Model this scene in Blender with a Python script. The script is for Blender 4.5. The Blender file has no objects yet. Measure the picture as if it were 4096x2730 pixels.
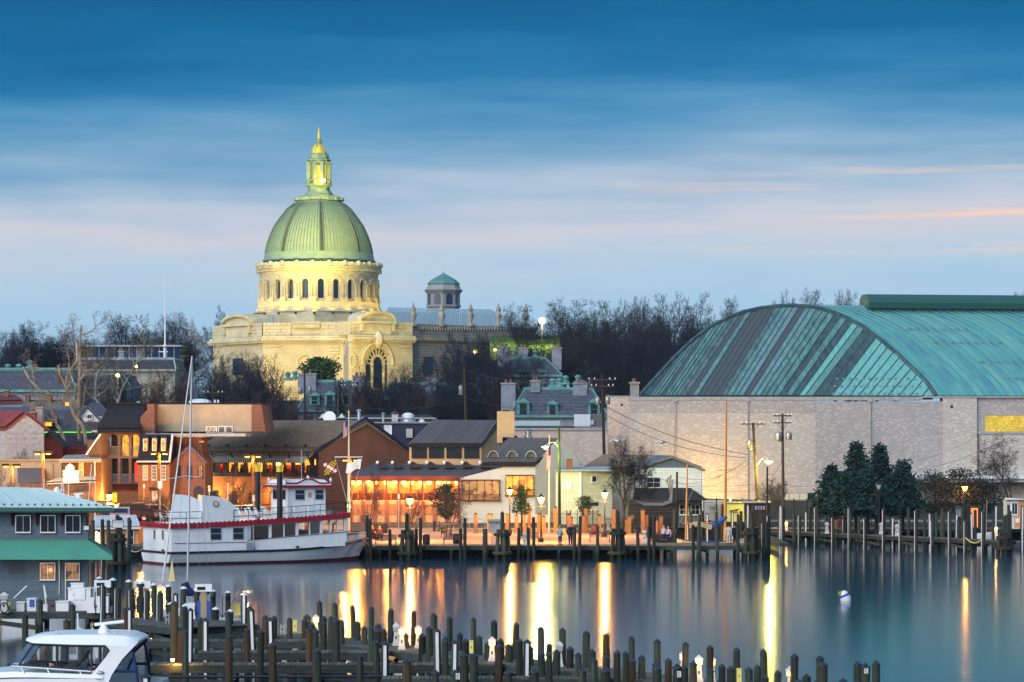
import bpy,bmesh,math,random
from mathutils import Vector,Matrix,noise as mnoise
V3 = Vector
import numpy as np
R = random.Random(7)
rad = math.radians; PI = math.acos(-1)
sc = bpy.context.scene
col = sc.collection

# ---------------------------------------------------------------- camera
# F: focal length in photograph pixels, H: eye height, VH: horizon row
F,H,VH,UC = 11800.0,10.1,1754.0,2048.0
cam_d = bpy.data.cameras.new('camera'); cam = bpy.data.objects.new('camera',cam_d); col.objects.link(cam)
cam.location = (0,0,H); cam.rotation_euler = (rad(90),0,0)
cam_d.sensor_width = 36; cam_d.lens = 36 * F / 4096
cam_d.shift_y = (VH - 1365) / 4096
cam_d.clip_start = 1; cam_d.clip_end = 20000
sc.camera = cam
sc.view_settings.view_transform = 'Standard'; sc.view_settings.look = 'None'
sc.view_settings.exposure = 1.3; sc.view_settings.gamma = 1
sc.view_settings.use_curve_mapping = False
sc.cycles.use_denoising = True
sc.cycles.max_bounces = 6; sc.cycles.diffuse_bounces = 2; sc.cycles.glossy_bounces = 4
sc.cycles.transmission_bounces = 4; sc.cycles.transparent_max_bounces = 8
sc.cycles.sample_clamp_indirect = 4; sc.cycles.caustics_reflective = False; sc.cycles.caustics_refractive = False

# ---------------------------------------------------------------- sky
def lin(c):
    return tuple(((x/255)/12.92 if x/255 <= .04045 else ((x/255+.055)/1.055)**2.4) for x in c)
SUN_EL,SUN_AZ = rad(4),rad(215)       # the sun has just gone down behind the left shoulder
W = bpy.data.worlds.new('World'); sc.world = W; W.use_nodes = True
nt = W.node_tree; N = nt.nodes; L = nt.links
for n in list(N): N.remove(n)
def nd(t,**k):
    n = N.new(t)
    for a,b in k.items(): setattr(n,a,b)
    return n
def mth(op,a,b=None,c=None,clamp=False):
    m = nd('ShaderNodeMath',operation=op,use_clamp=clamp)
    for i,x in enumerate((a,b,c)):
        if x is None: continue
        if isinstance(x,(int,float)): m.inputs[i].default_value = x
        else: L.new(x,m.inputs[i])
    return m.outputs[0]
tc = nd('ShaderNodeTexCoord'); sep = nd('ShaderNodeSeparateXYZ'); L.new(tc.outputs['Generated'],sep.inputs[0])
az = mth('ARCTAN2',sep.outputs[0],sep.outputs[1]); el = sep.outputs[2]
def streak(sa,se,off,detail=3):
    c = nd('ShaderNodeCombineXYZ'); L.new(mth('MULTIPLY',az,sa),c.inputs[0]); L.new(mth('MULTIPLY',el,se),c.inputs[1])
    c.inputs[2].default_value = off
    t = nd('ShaderNodeTexNoise'); t.inputs['Scale'].default_value = 1; t.inputs['Detail'].default_value = detail
    t.inputs['Roughness'].default_value = .5
    L.new(c.outputs[0],t.inputs['Vector']); return t.outputs[0]
n1 = streak(9,62,3.1,3); n2 = streak(22,240,8.7,3)
warp = mth('ADD',mth('MULTIPLY',mth('SUBTRACT',n1,.5),.036),mth('MULTIPLY',mth('SUBTRACT',n2,.5),.010))
# the left of the picture is a little darker higher up: the cloud deck is tilted
els = mth('ADD',mth('ADD',el,warp),mth('MULTIPLY',az,-.03))
mr = nd('ShaderNodeMapRange'); mr.inputs[1].default_value = -.01; mr.inputs[2].default_value = .32
L.new(els,mr.inputs[0])
ramp = nd('ShaderNodeValToRGB'); L.new(mr.outputs[0],ramp.inputs[0])
stops = [(-.01,(150,190,222)),(.022,(158,200,230)),(.045,(172,206,232)),(.060,(188,208,226)),(.072,(208,209,221)),(.082,(180,199,220)),
         (.094,(134,175,207)),(.108,(86,151,195)),(.122,(38,124,176)),(.137,(4,104,156)),(.155,(0,92,144)),(.20,(16,106,160)),(.32,(112,168,212))]
cr = ramp.color_ramp
while len(cr.elements) < len(stops): cr.elements.new(.5)
for e,(p,c) in zip(cr.elements,stops):
    e.position = (p + .01) / .33; e.color = (*lin(c),1)
# thin cloud edges catching the last sun, low on the right
n3 = streak(7,170,15.3,3)
band = mth('MULTIPLY',mth('SMOOTH_MIN',1,mth('MULTIPLY',mth('SUBTRACT',n3,.50),7,clamp=True),.1),mth('MULTIPLY',mth('SUBTRACT',az,.03),9,clamp=True))
b2 = mth('MULTIPLY',mth('MULTIPLY',mth('SUBTRACT',el,.060),90,clamp=True),mth('MULTIPLY',mth('SUBTRACT',.098,el),90,clamp=True))
pk = nd('ShaderNodeMixRGB'); pk.inputs[2].default_value = (*lin((255,214,190)),1)
L.new(mth('MULTIPLY',band,b2,clamp=True),pk.inputs[0]); L.new(ramp.outputs[0],pk.inputs[1])
sky = nd('ShaderNodeTexSky',sky_type='NISHITA',sun_disc=False,sun_elevation=SUN_EL,sun_rotation=SUN_AZ)
sky.air_density = 1.2; sky.dust_density = 1.5; sky.ozone_density = 3
bg1 = nd('ShaderNodeBackground'); L.new(pk.outputs[0],bg1.inputs[0]); bg1.inputs[1].default_value = .40
bg2 = nd('ShaderNodeBackground'); L.new(sky.outputs[0],bg2.inputs[0]); bg2.inputs[1].default_value = .0025
ad = nd('ShaderNodeAddShader'); L.new(bg1.outputs[0],ad.inputs[0]); L.new(bg2.outputs[0],ad.inputs[1])
wo = nd('ShaderNodeOutputWorld'); L.new(ad.outputs[0],wo.inputs[0])

# ---------------------------------------------------------------- afterglow of the sun
sl = bpy.data.lights.new('sun','SUN'); so = bpy.data.objects.new('sun',sl); col.objects.link(so)
sl.energy = 1.5; sl.angle = rad(60); sl.color = (1,.95,.92)
so.rotation_euler = V3((math.sin(SUN_AZ),math.cos(SUN_AZ),math.tan(rad(24)))).to_track_quat('Z','Y').to_euler()

# ---------------------------------------------------------------- helpers
def X(u,Y): return (u - UC) / F * Y
def Z(v,Y): return H - (v - VH) / F * Y
def P(u,v,Y): return V3((X(u,Y),Y,Z(v,Y)))
def YG(v,z=1.1): return F * (H - z) / (v - VH)       # where a point of the ground at height z stands
GZ = 1.1                                             # height of quays and decks over the water
def ordn(n):
    a = ['zeroth','first','second','third','fourth','fifth','sixth','seventh','eighth','ninth','tenth','eleventh','twelfth','thirteenth','fourteenth','fifteenth','sixteenth','seventeenth','eighteenth','nineteenth']
    t = {2:'twenty',3:'thirty',4:'forty',5:'fifty',6:'sixty'}
    tt = {2:'twentieth',3:'thirtieth',4:'fortieth',5:'fiftieth',6:'sixtieth'}
    return a[n] if n < 20 else (tt[n//10] if n % 10 == 0 else t[n//10]+'-'+a[n % 10])

class MB:
    def __init__(s): s.v = []; s.f = []
    def add(s,vs,fs):
        n = len(s.v); s.v += [tuple(v) for v in vs]; s.f += [tuple(i+n for i in f) for f in fs]; return s
    def hexa(s,p):      # 8 points: bottom ring 0-3, top ring 4-7
        return s.add(p,[(3,2,1,0),(4,5,6,7),(0,1,5,4),(1,2,6,5),(2,3,7,6),(3,0,4,7)])
    def box(s,x0,x1,y0,y1,z0,z1):
        return s.hexa([(x0,y0,z0),(x1,y0,z0),(x1,y1,z0),(x0,y1,z0),(x0,y0,z1),(x1,y0,z1),(x1,y1,z1),(x0,y1,z1)])
    def cbox(s,c,sx,sy,sz,rz=0):      # centre of base, sizes, turned about z
        ca,sa = math.cos(rz),math.sin(rz); o = []
        for z in (0,sz):
            for a,b in ((-1,-1),(1,-1),(1,1),(-1,1)):
                x,y = a*sx/2,b*sy/2; o.append((c[0]+x*ca-y*sa,c[1]+x*sa+y*ca,c[2]+z))
        return s.hexa(o)
    def pbox(s,u0,u1,v0,v1,Y,d):     # photograph rectangle at depth Y, d deep
        return s.box(X(u0,Y),X(u1,Y),Y,Y+d,Z(v1,Y),Z(v0,Y))
    def prism(s,poly,vec):
        n = len(poly); vec = V3(vec); a = [V3(p) for p in poly]
        return s.add(a+[p+vec for p in a],[tuple(range(n))[::-1],tuple(range(n,2*n))]+[(i,(i+1)%n,(i+1)%n+n,i+n) for i in range(n)])
    def slab(s,pts,t):                   # planar polygon given thickness along its normal (downwards)
        a = [V3(p)-V3((0,0,.15)) for p in pts]; nrm = (a[1]-a[0]).cross(a[2]-a[0]).normalized()
        if nrm.z < 0: nrm = -nrm
        return s.prism(a,-nrm*t)
    def tube(s,p,q,r0,r1=None,n=6,caps=True):
        if r1 is None: r1 = r0
        p,q = V3(p),V3(q); d = (q-p)
        if d.length < 1e-6: return s
        d.normalize(); a = d.orthogonal().normalized(); b = d.cross(a); vs = []
        for c,r in ((p,r0),(q,r1)):
            for i in range(n):
                t = 2*PI*i/n; vs.append(c+a*(r*math.cos(t))+b*(r*math.sin(t)))
        fs = [(i,(i+1)%n,(i+1)%n+n,i+n) for i in range(n)]
        if caps: fs += [tuple(range(n))[::-1],tuple(range(n,2*n))]
        return s.add(vs,fs)
    def path(s,pts,r,n=6,r1=None):
        k = len(pts)-1
        for i in range(k):
            a = r if r1 is None else r+(r1-r)*i/k; b = r if r1 is None else r+(r1-r)*(i+1)/k
            s.tube(pts[i],pts[i+1],a,b,n)
        return s
    def lathe(s,prof,c=(0,0,0),n=24,sy=1.0):    # prof: (radius, z)
        vs = []; fs = []
        for r,z in prof:
            for i in range(n):
                t = 2*PI*i/n; vs.append((c[0]+r*math.cos(t),c[1]+r*sy*math.sin(t),c[2]+z))
        for k in range(len(prof)-1):
            for i in range(n):
                j = (i+1) % n; fs.append((k*n+i,k*n+j,(k+1)*n+j,(k+1)*n+i))
        fs.append(tuple(range(n))[::-1]); fs.append(tuple(range((len(prof)-1)*n,len(prof)*n)))
        return s.add(vs,fs)
    def ball(s,c,r,n=10,m=6,sz=1.0):
        prof = [(max(r*math.sin(PI*k/m),1e-4),-r*sz*math.cos(PI*k/m)) for k in range(m+1)]
        return s.lathe(prof,c,n)
    def grid(s,rows,closed=False):       # rows of points joined as a surface
        n = len(rows[0]); vs = [p for r in rows for p in r]; fs = []
        for k in range(len(rows)-1):
            for i in range(n if closed else n-1):
                j = (i+1) % n; fs.append((k*n+i,k*n+j,(k+1)*n+j,(k+1)*n+i))
        return s.add(vs,fs)
    def bd(s,name,mat,parent=None,smooth=False,kind=None):
        me = bpy.data.meshes.new(name); o = V3((0,0,0))
        if parent is not None:
            o = parent.location.copy()
            if parent.parent is not None: o += parent.parent.location
        me.from_pydata([(v[0]-o.x,v[1]-o.y,v[2]-o.z) for v in s.v],[],s.f); me.update()
        b = bmesh.new(); b.from_mesh(me); bmesh.ops.recalc_face_normals(b,faces=b.faces); b.to_mesh(me); b.free()
        if smooth:
            for p in me.polygons: p.use_smooth = True
            me.set_sharp_from_angle(angle=rad(40))
        me.materials.append(M[mat] if isinstance(mat,str) else mat)
        ob = bpy.data.objects.new(name,me); col.objects.link(ob)
        if parent is not None: ob.parent = parent
        if kind: ob['kind'] = kind
        return ob
def place(mb,name,m,parent,loc,rot=(0,0,0),scl=(1,1,1),smooth=True):      # shaped about its own origin, then set in place
    q = mb.bd(name,m,None,smooth); q.parent = parent; q.location = V3(loc)-parent.location; q.rotation_euler = rot; q.scale = scl; return q
def thing(name,label,cat,loc=(0,0,0),group=None):
    o = bpy.data.objects.new(name,None); o.empty_display_size = .3; col.objects.link(o); o.location = loc
    o['label'] = label; o['category'] = cat
    if group: o['group'] = group
    return o
def tag(o,label,cat,group=None):
    o['label'] = label; o['category'] = cat
    if group: o['group'] = group
    return o
def struct(o): o['kind'] = 'structure'; return o
def rebase(o,loc):       # put the origin of a single mesh at its base
    loc = V3(loc); o.data.transform(Matrix.Translation(-loc)); o.location = loc; return o
KIDS = {}
def copy_tree(o,loc,rz=None,scale=None,label=None,group=None):
    def cp(src,par):
        c = src.copy(); col.objects.link(c); c.parent = par
        for ch in src.children: cp(ch,c)
        return c
    c = cp(o,None); c.location = loc
    if rz is not None: c.rotation_euler = (0,0,rz)
    if scale is not None: c.scale = scale if not isinstance(scale,(int,float)) else (scale,)*3
    if label: c['label'] = label
    if group: c['group'] = group
    return c
def lamp(name,loc,power,color,r=.15,parent=None,spot=None,aim=None,blend=.5):
    d = bpy.data.lights.new(name,'SPOT' if spot else 'POINT'); d.energy = power*.85; d.color = color; d.shadow_soft_size = r
    o = bpy.data.objects.new(name,d); col.objects.link(o); loc = V3(loc)
    if spot: d.spot_size = spot; d.spot_blend = blend; o.rotation_euler = (V3(aim)-loc).to_track_quat('-Z','Y').to_euler()
    if parent is not None:
        o.parent = parent; loc = loc - parent.location
    o.location = loc; return o

# ---------------------------------------------------------------- materials
M = {}
def mat(name,c,rough=.7,metal=0.,var=.0,vscale=3.,bump=0.,emis=None,estr=0.,c2=None,stretch=(1,1,1),rnd=0.,spec=.3,alpha=None,trans=0.):
    m = bpy.data.materials.new(name); m.use_nodes = True; t = m.node_tree; n = t.nodes; l = t.links
    b = n['Principled BSDF']; b.inputs['Roughness'].default_value = rough; b.inputs['Metallic'].default_value = metal
    b.inputs['Base Color'].default_value = (*c,1); b.inputs['Specular IOR Level'].default_value = spec
    if trans: b.inputs['Transmission Weight'].default_value = trans
    if alpha is not None: b.inputs['Alpha'].default_value = alpha
    out = None
    if var or c2 or bump or rnd:
        co = n.new('ShaderNodeTexCoord'); mp = n.new('ShaderNodeMapping'); mp.inputs['Scale'].default_value = stretch
        l.new(co.outputs['Object'],mp.inputs['Vector'])
        tx = n.new('ShaderNodeTexNoise'); tx.inputs['Scale'].default_value = vscale; tx.inputs['Detail'].default_value = 5; tx.inputs['Roughness'].default_value = .65
        l.new(mp.outputs[0],tx.inputs['Vector'])
        mx = n.new('ShaderNodeMixRGB')
        rp = n.new('ShaderNodeMapRange'); rp.inputs[1].default_value = .32; rp.inputs[2].default_value = .68; l.new(tx.outputs[0],rp.inputs[0]); l.new(rp.outputs[0],mx.inputs[0])
        d = c2 if c2 else tuple(max(0,x*(1-2*var)) for x in c); e = c if c2 else tuple(x*(1+var) for x in c)
        mx.inputs[1].default_value = (*e,1); mx.inputs[2].default_value = (*d,1); out = mx.outputs[0]
        if rnd:
            oi = n.new('ShaderNodeObjectInfo'); hs = n.new('ShaderNodeHueSaturation')
            r2 = n.new('ShaderNodeMapRange'); r2.inputs[3].default_value = 1-rnd; r2.inputs[4].default_value = 1+rnd; l.new(oi.outputs['Random'],r2.inputs[0])
            l.new(r2.outputs[0],hs.inputs['Value']); l.new(out,hs.inputs['Color'])
            r3 = n.new('ShaderNodeMapRange'); r3.inputs[3].default_value = .5-rnd*.10; r3.inputs[4].default_value = .5+rnd*.10
            wn = n.new('ShaderNodeTexWhiteNoise'); wn.noise_dimensions = '1D'; l.new(oi.outputs['Random'],wn.inputs['W']); l.new(wn.outputs['Value'],r3.inputs[0]); l.new(r3.outputs[0],hs.inputs['Hue'])
            out = hs.outputs[0]
        l.new(out,b.inputs['Base Color'])
        if bump:
            bp = n.new('ShaderNodeBump'); bp.inputs['Strength'].default_value = bump; bp.inputs['Distance'].default_value = .05
            l.new(tx.outputs[0],bp.inputs['Height']); l.new(bp.outputs[0],b.inputs['Normal'])
    if emis:
        b.inputs['Emission Color'].default_value = (*emis,1); b.inputs['Emission Strength'].default_value = estr
    M[name] = m; return m
def wallvec(n,l,sx,sz):       # (x+y, z) of the object, scaled: courses on any upright wall
    co = n.new('ShaderNodeTexCoord'); sp = n.new('ShaderNodeSeparateXYZ'); l.new(co.outputs['Object'],sp.inputs[0])
    a = n.new('ShaderNodeMath'); a.operation = 'ADD'; l.new(sp.outputs[0],a.inputs[0]); l.new(sp.outputs[1],a.inputs[1])
    cb = n.new('ShaderNodeCombineXYZ'); 
    for src,s_,i in ((a.outputs[0],sx,0),(sp.outputs[2],sz,1)):
        q = n.new('ShaderNodeMath'); q.operation = 'MULTIPLY'; q.inputs[1].default_value = s_; l.new(src,q.inputs[0]); l.new(q.outputs[0],cb.inputs[i])
    return cb.outputs[0]
def brick(name,c1,c2,mortar,bw=.22,bh=.075,rough=.85,speck=None,amt=.12,bump=.3,mot=.55):
    m = bpy.data.materials.new(name); m.use_nodes = True; t = m.node_tree; n = t.nodes; l = t.links; b = n['Principled BSDF']
    b.inputs['Roughness'].default_value = rough; b.inputs['Specular IOR Level'].default_value = .2
    vec = wallvec(n,l,1,1)
    br = n.new('ShaderNodeTexBrick'); l.new(vec,br.inputs['Vector']); br.inputs['Scale'].default_value = 1
    br.inputs['Brick Width'].default_value = bw; br.inputs['Row Height'].default_value = bh; br.inputs['Mortar Size'].default_value = bh*.1
    br.inputs['Color1'].default_value = (*c1,1); br.inputs['Color2'].default_value = (*c2,1); br.inputs['Mortar'].default_value = (*mortar,1)
    out = br.outputs['Color']
    nz = n.new('ShaderNodeTexNoise'); nz.inputs['Scale'].default_value = .35; nz.inputs['Detail'].default_value = 5; l.new(vec,nz.inputs['Vector'])
    mx = n.new('ShaderNodeMixRGB'); mx.blend_type = 'MULTIPLY'; mx.inputs[0].default_value = mot
    r0 = n.new('ShaderNodeMapRange'); r0.inputs[1].default_value = .3; r0.inputs[2].default_value = .7; r0.inputs[3].default_value = .65; r0.inputs[4].default_value = 1.15; l.new(nz.outputs[0],r0.inputs[0])
    l.new(out,mx.inputs[1]); l.new(r0.outputs[0],mx.inputs[2]); out = mx.outputs[0]
    if speck:
        v2 = wallvec(n,l,1/(bw*1.0),1/(bh*1.0)); sp = n.new('ShaderNodeSeparateXYZ'); l.new(v2,sp.inputs[0])
        fy = n.new('ShaderNodeMath'); fy.operation = 'FLOOR'; l.new(sp.outputs[1],fy.inputs[0])
        sh = n.new('ShaderNodeMath'); sh.operation = 'MULTIPLY'; sh.inputs[1].default_value = .37; l.new(fy.outputs[0],sh.inputs[0])
        ax = n.new('ShaderNodeMath'); ax.operation = 'ADD'; l.new(sp.outputs[0],ax.inputs[0]); l.new(sh.outputs[0],ax.inputs[1])
        fx = n.new('ShaderNodeMath'); fx.operation = 'FLOOR'; l.new(ax.outputs[0],fx.inputs[0])
        cb = n.new('ShaderNodeCombineXYZ'); l.new(fx.outputs[0],cb.inputs[0]); l.new(fy.outputs[0],cb.inputs[1])
        wn = n.new('ShaderNodeTexWhiteNoise'); l.new(cb.outputs[0],wn.inputs['Vector'])
        th = n.new('ShaderNodeMath'); th.operation = 'LESS_THAN'; th.inputs[1].default_value = amt; l.new(wn.outputs['Value'],th.inputs[0])
        m2 = n.new('ShaderNodeMixRGB'); l.new(th.outputs[0],m2.inputs[0]); l.new(out,m2.inputs[1]); m2.inputs[2].default_value = (*speck,1); out = m2.outputs[0]
    l.new(out,b.inputs['Base Color'])
    bp = n.new('ShaderNodeBump'); bp.inputs['Strength'].default_value = bump; bp.inputs['Distance'].default_value = .02; l.new(br.outputs['Fac'],bp.inputs['Height']); bp.invert = True
    l.new(bp.outputs[0],b.inputs['Normal'])
    M[name] = m; return m
def interior(name,c,estr,scale=1.2,c2=(.25,.05,.01)):      # a lit room seen through glass: shelves, furniture, bright walls
    m = bpy.data.materials.new(name); m.use_nodes = True; t = m.node_tree; n = t.nodes; l = t.links; b = n['Principled BSDF']
    b.inputs['Base Color'].default_value = (.05,.03,.02,1); b.inputs['Roughness'].default_value = .2
    vec = wallvec(n,l,scale,scale*1.3)
    vo = n.new('ShaderNodeTexVoronoi'); vo.feature = 'F1'; vo.distance = 'CHEBYCHEV'; vo.inputs['Scale'].default_value = 1.6; l.new(vec,vo.inputs['Vector'])
    sp = n.new('ShaderNodeSeparateColor'); l.new(vo.outputs['Color'],sp.inputs[0])
    mx = n.new('ShaderNodeMixRGB'); mx.inputs[1].default_value = (*c2,1); mx.inputs[2].default_value = (*c,1)
    rp = n.new('ShaderNodeMapRange'); rp.inputs[1].default_value = .05; rp.inputs[2].default_value = .55; l.new(sp.outputs[0],rp.inputs[0]); l.new(rp.outputs[0],mx.inputs[0])
    l.new(mx.outputs[0],b.inputs['Emission Color']); b.inputs['Emission Strength'].default_value = estr
    M[name] = m; return m

mat('wood_pile',(.058,.070,.050),.9,var=.0,c2=(.010,.015,.013),vscale=5,stretch=(3,3,.35),bump=.6,rnd=.55)
mat('wood_pile_brown',(.11,.075,.04),.9,c2=(.025,.022,.014),vscale=5,stretch=(3,3,.35),bump=.6,rnd=.35)
def weedline(name):
    t = M[name].node_tree; n = t.nodes; l = t.links; b = n['Principled BSDF']; src = b.inputs['Base Color'].links[0].from_socket
    g = n.new('ShaderNodeNewGeometry'); sp = n.new('ShaderNodeSeparateXYZ'); l.new(g.outputs['Position'],sp.inputs[0]); nz = n.new('ShaderNodeTexNoise'); nz.inputs['Scale'].default_value = 3; l.new(g.outputs['Position'],nz.inputs['Vector'])
    a = n.new('ShaderNodeMath'); a.operation = 'MULTIPLY_ADD'; a.inputs[1].default_value = .8; l.new(nz.outputs[0],a.inputs[0]); l.new(sp.outputs[2],a.inputs[2])
    r = n.new('ShaderNodeMapRange'); r.inputs[1].default_value = .75; r.inputs[2].default_value = 1.15; l.new(a.outputs[0],r.inputs[0]); m = n.new('ShaderNodeMixRGB'); m.inputs[1].default_value = (.012,.020,.012,1); l.new(r.outputs[0],m.inputs[0]); l.new(src,m.inputs[2]); l.new(m.outputs[0],b.inputs['Base Color'])
weedline('wood_pile'); weedline('wood_pile_brown')
mat('wood_new',(.30,.17,.075),.85,c2=(.18,.09,.04),vscale=4,stretch=(3,3,.4),bump=.3,rnd=.2)
mat('plank',(.15,.14,.12),.9,c2=(.06,.06,.055),vscale=3,stretch=(.5,3,1),bump=.3,rnd=.35)
mat('beam',(.055,.068,.06),.9,c2=(.018,.026,.025),vscale=3,stretch=(.6,2,4),bump=.4,rnd=.3)
mat('bulkhead',(.03,.03,.03),.9,var=.3)
mat('cap_black',(.022,.024,.03),.35,spec=.5,rnd=.2,var=.1)
mat('cap_white',(.72,.74,.76),.5,var=.05)
mat('strip_white',(.7,.72,.74),.5,var=.12,vscale=6)
mat('white_paint',(.74,.76,.78),.5,var=.05,vscale=1.5,spec=.4)
mat('white_hull',(.78,.80,.82),.3,var=.04,vscale=.8,spec=.5)
mat('cream_paint',(.60,.57,.44),.7,var=.06)
mat('boot_red',(.14,.022,.025),.6,var=.2)
mat('trim_red',(.30,.010,.022),.5,var=.08)
mat('rail_black',(.012,.013,.018),.45)
mat('steel',(.42,.45,.48),.35,metal=.8)
mat('alu',(.55,.58,.62),.45,metal=.6)
mat('gold',(.75,.55,.06),.4,metal=.2)
mat('glass_dark',(.015,.02,.03),.06,spec=.35)
mat('glass_blue',(.012,.03,.075),.1,spec=.35)
mat('glass_clear',(.85,.88,.9),.03,trans=1.0,spec=.5)
mat('sand',(.46,.36,.24),.85,var=.1,vscale=.6)
mat('tan_stucco',(.44,.34,.23),.9,var=.12,vscale=.5)
mat('tan_light',(.50,.36,.20),.9,var=.08,vscale=.6)
mat('grey_stucco',(.56,.55,.52),.9,var=.05,vscale=.5)
mat('clap_blue',(.10,.145,.185),.75,var=.08,rnd=.08)
mat('clap_grey',(.33,.32,.33),.8,var=.15,rnd=.08)
mat('clap_white',(.66,.68,.64),.75,var=.05,rnd=.05)
mat('clap_cream',(.62,.60,.47),.75,var=.05,rnd=.05)
mat('navy',(.018,.025,.06),.6)
mat('dark_wood',(.025,.018,.016),.7)
mat('maroon',(.09,.012,.018),.6)
mat('green_metal',(.58,.70,.68),.45,metal=0.,rnd=.06,var=.05)
mat('green_dark',(.025,.095,.085),.45)
mat('awning_green',(.075,.30,.22),.8,var=.06,vscale=.6)
mat('roof_dark',(.12,.115,.13),.5,metal=.2,rnd=.12,var=.08)
mat('roof_slate',(.11,.13,.175),.7,rnd=.1,c2=(.05,.06,.09),vscale=2.5,bump=.3)
mat('roof_charcoal',(.035,.035,.045),.7,c2=(.018,.018,.026),vscale=2.5,bump=.3)
mat('roof_brown',(.25,.215,.165),.9,c2=(.14,.12,.095),vscale=2.5,bump=.4)
mat('roof_red',(.18,.035,.042),.6,var=.12,vscale=1.5,rnd=.1)
mat('roof_plum',(.075,.022,.035),.6,var=.1)
mat('roof_blue',(.36,.46,.50),.5,metal=.1,rnd=.08,var=.08)
mat('roof_flat',(.32,.36,.40),.7,var=.15,vscale=.5)
mat('shake',(.20,.12,.07),.9,c2=(.07,.045,.03),vscale=6,bump=.5)
mat('copper',(.11,.28,.26),.6,var=.2,vscale=1.0)
mat('stone',(.58,.52,.34),.85,var=.12,vscale=.5,bump=.1)
mat('stone_dark',(.30,.29,.26),.85,var=.15,vscale=.5)
mat('stone_grey',(.22,.24,.29),.85,var=.15,vscale=.8)
mat('dome_green',(.27,.35,.21),.6,c2=(.19,.28,.19),vscale=.8,rnd=.0)
mat('dome_dark',(.055,.065,.055),.6,var=.2)
mat('dome_seam',(.13,.19,.13),.6,var=.1)
mat('concrete',(.35,.35,.34),.9,var=.15)
mat('asphalt',(.05,.05,.052),.9,var=.2,vscale=1.2)
mat('paving',(.42,.27,.20),.85,c2=(.33,.205,.15),vscale=1.5,bump=.1)
mat('soil',(.05,.055,.035),1,var=.3,vscale=.3)
mat('bark',(.022,.023,.030),.95,var=.3,vscale=4)
mat('bark_warm',(.075,.055,.045),.95,var=.3,vscale=4)
mat('twig',(.014,.018,.032),.95)
mat('twig_red',(.05,.036,.042),.95)
mat('bark_pale',(.34,.32,.27),.9,c2=(.15,.14,.11),vscale=1.8,stretch=(1,1,.5))
mat('twig_pale',(.13,.11,.09),.9)
mat('leaf_cedar',(.020,.055,.040),.9,c2=(.010,.028,.024),vscale=2)
mat('leaf_green',(.06,.11,.03),.8,c2=(.03,.06,.02),vscale=1.5)
mat('leaf_dark',(.022,.034,.022),.8,c2=(.035,.03,.025),vscale=1.5)
mat('lamp_glass',(1,.6,.2),.4,emis=(1,.38,.035),estr=5)
mat('lamp_small',(1,.8,.5),.4,emis=(1,.45,.06),estr=1.4)
mat('lamp_hot',(1,.9,.6),.4,emis=(1,.62,.12),estr=10)
mat('lamp_yellow',(1,.9,.3),.4,emis=(1,.74,.03),estr=4)
mat('lamp_sodium',(1,.6,.2),.4,emis=(1,.34,.03),estr=2.5)
mat('bulb',(1,.8,.5),.4,emis=(1,.46,.06),estr=4.5)
mat('lens_off',(.35,.38,.36),.15,spec=.6)
mat('globe_white',(.75,.76,.76),.3)
mat('glow_orange',(.3,.1,.03),.6,emis=(1,.30,.02),estr=.5)
mat('glow_amber',(.3,.15,.03),.6,emis=(1,.45,.04),estr=.6)
interior('room_amber',(1,.42,.04),.60,1.0)
interior('room_orange',(1,.30,.025),.55,1.2,(.30,.06,.01))
interior('room_dim',(.60,.26,.08),.22,1.5,(.05,.02,.01))
interior('room_cream',(1,.50,.18),.28,1.4,(.25,.10,.04))
mat('room_dark',(.015,.013,.016),.5)
mat('red_neon',(.4,.02,.02),.5,emis=(1,.05,.03),estr=.45)
mat('yellow_panel',(.85,.62,.05),.5,emis=(1,.60,.03),estr=.4)
mat('glass_block',(.42,.32,.05),.35,emis=(1,.66,.04),estr=.2,rnd=.4,var=.2,vscale=1.2)
mat('orange_paint',(.60,.27,.09),.7,var=.06)
mat('skin',(.45,.26,.18),.6); mat('hair_dark',(.03,.02,.015),.7); mat('hair_fair',(.30,.20,.10),.7); mat('hair_grey',(.35,.34,.33),.7)
mat('cloth_blue',(.25,.38,.52),.85,var=.08); mat('denim',(.02,.03,.07),.85); mat('cloth_navy',(.012,.016,.04),.85)
mat('cloth_pale',(.52,.46,.40),.85,var=.1); mat('blanket',(.20,.25,.38),.9,c2=(.45,.40,.42),vscale=9,stretch=(1,1,6))
mat('canvas_navy',(.015,.025,.10),.8,var=.2); mat('canvas_tan',(.38,.29,.17),.85,var=.1); mat('canvas_blue',(.02,.09,.42),.8,var=.15)
mat('sail_yellow',(.72,.62,.28),.8,var=.05); mat('spar_wood',(.45,.23,.06),.5,var=.12,stretch=(1,1,.2)); mat('spar_alu',(.45,.47,.50),.4,metal=.4)
mat('flag_red',(.42,.02,.03),.8); mat('flag_white',(.75,.74,.70),.8); mat('flag_blue',(.02,.04,.16),.8); mat('flag_yellow',(.72,.50,.02),.8); mat('flag_black',(.02,.02,.02),.8)
mat('car_plum',(.05,.02,.035),.25,metal=.4,spec=.6); mat('car_silver',(.42,.44,.48),.3,metal=.5); mat('car_dark',(.03,.032,.04),.3,metal=.4); mat('car_white',(.65,.67,.70),.3); mat('car_red',(.25,.02,.02),.3)
mat('tyre',(.012,.012,.012),.9); mat('tail_red',(.4,.01,.01),.3,emis=(1,.03,.02),estr=.5)
mat('truck_yellow',(.52,.52,.14),.5,var=.04); mat('pump_blue',(.02,.10,.42),.4); mat('plastic_grey',(.10,.10,.11),.6); mat('plastic_yellow',(.75,.66,.18),.5)
mat('ink',(.01,.01,.012),.7); mat('ink_red',(.35,.02,.02),.7); mat('buoy_white',(.75,.76,.78),.4); mat('buoy_blue',(.03,.08,.4),.5); mat('weed',(.20,.24,.02),.9,var=.3,vscale=9)
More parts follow.
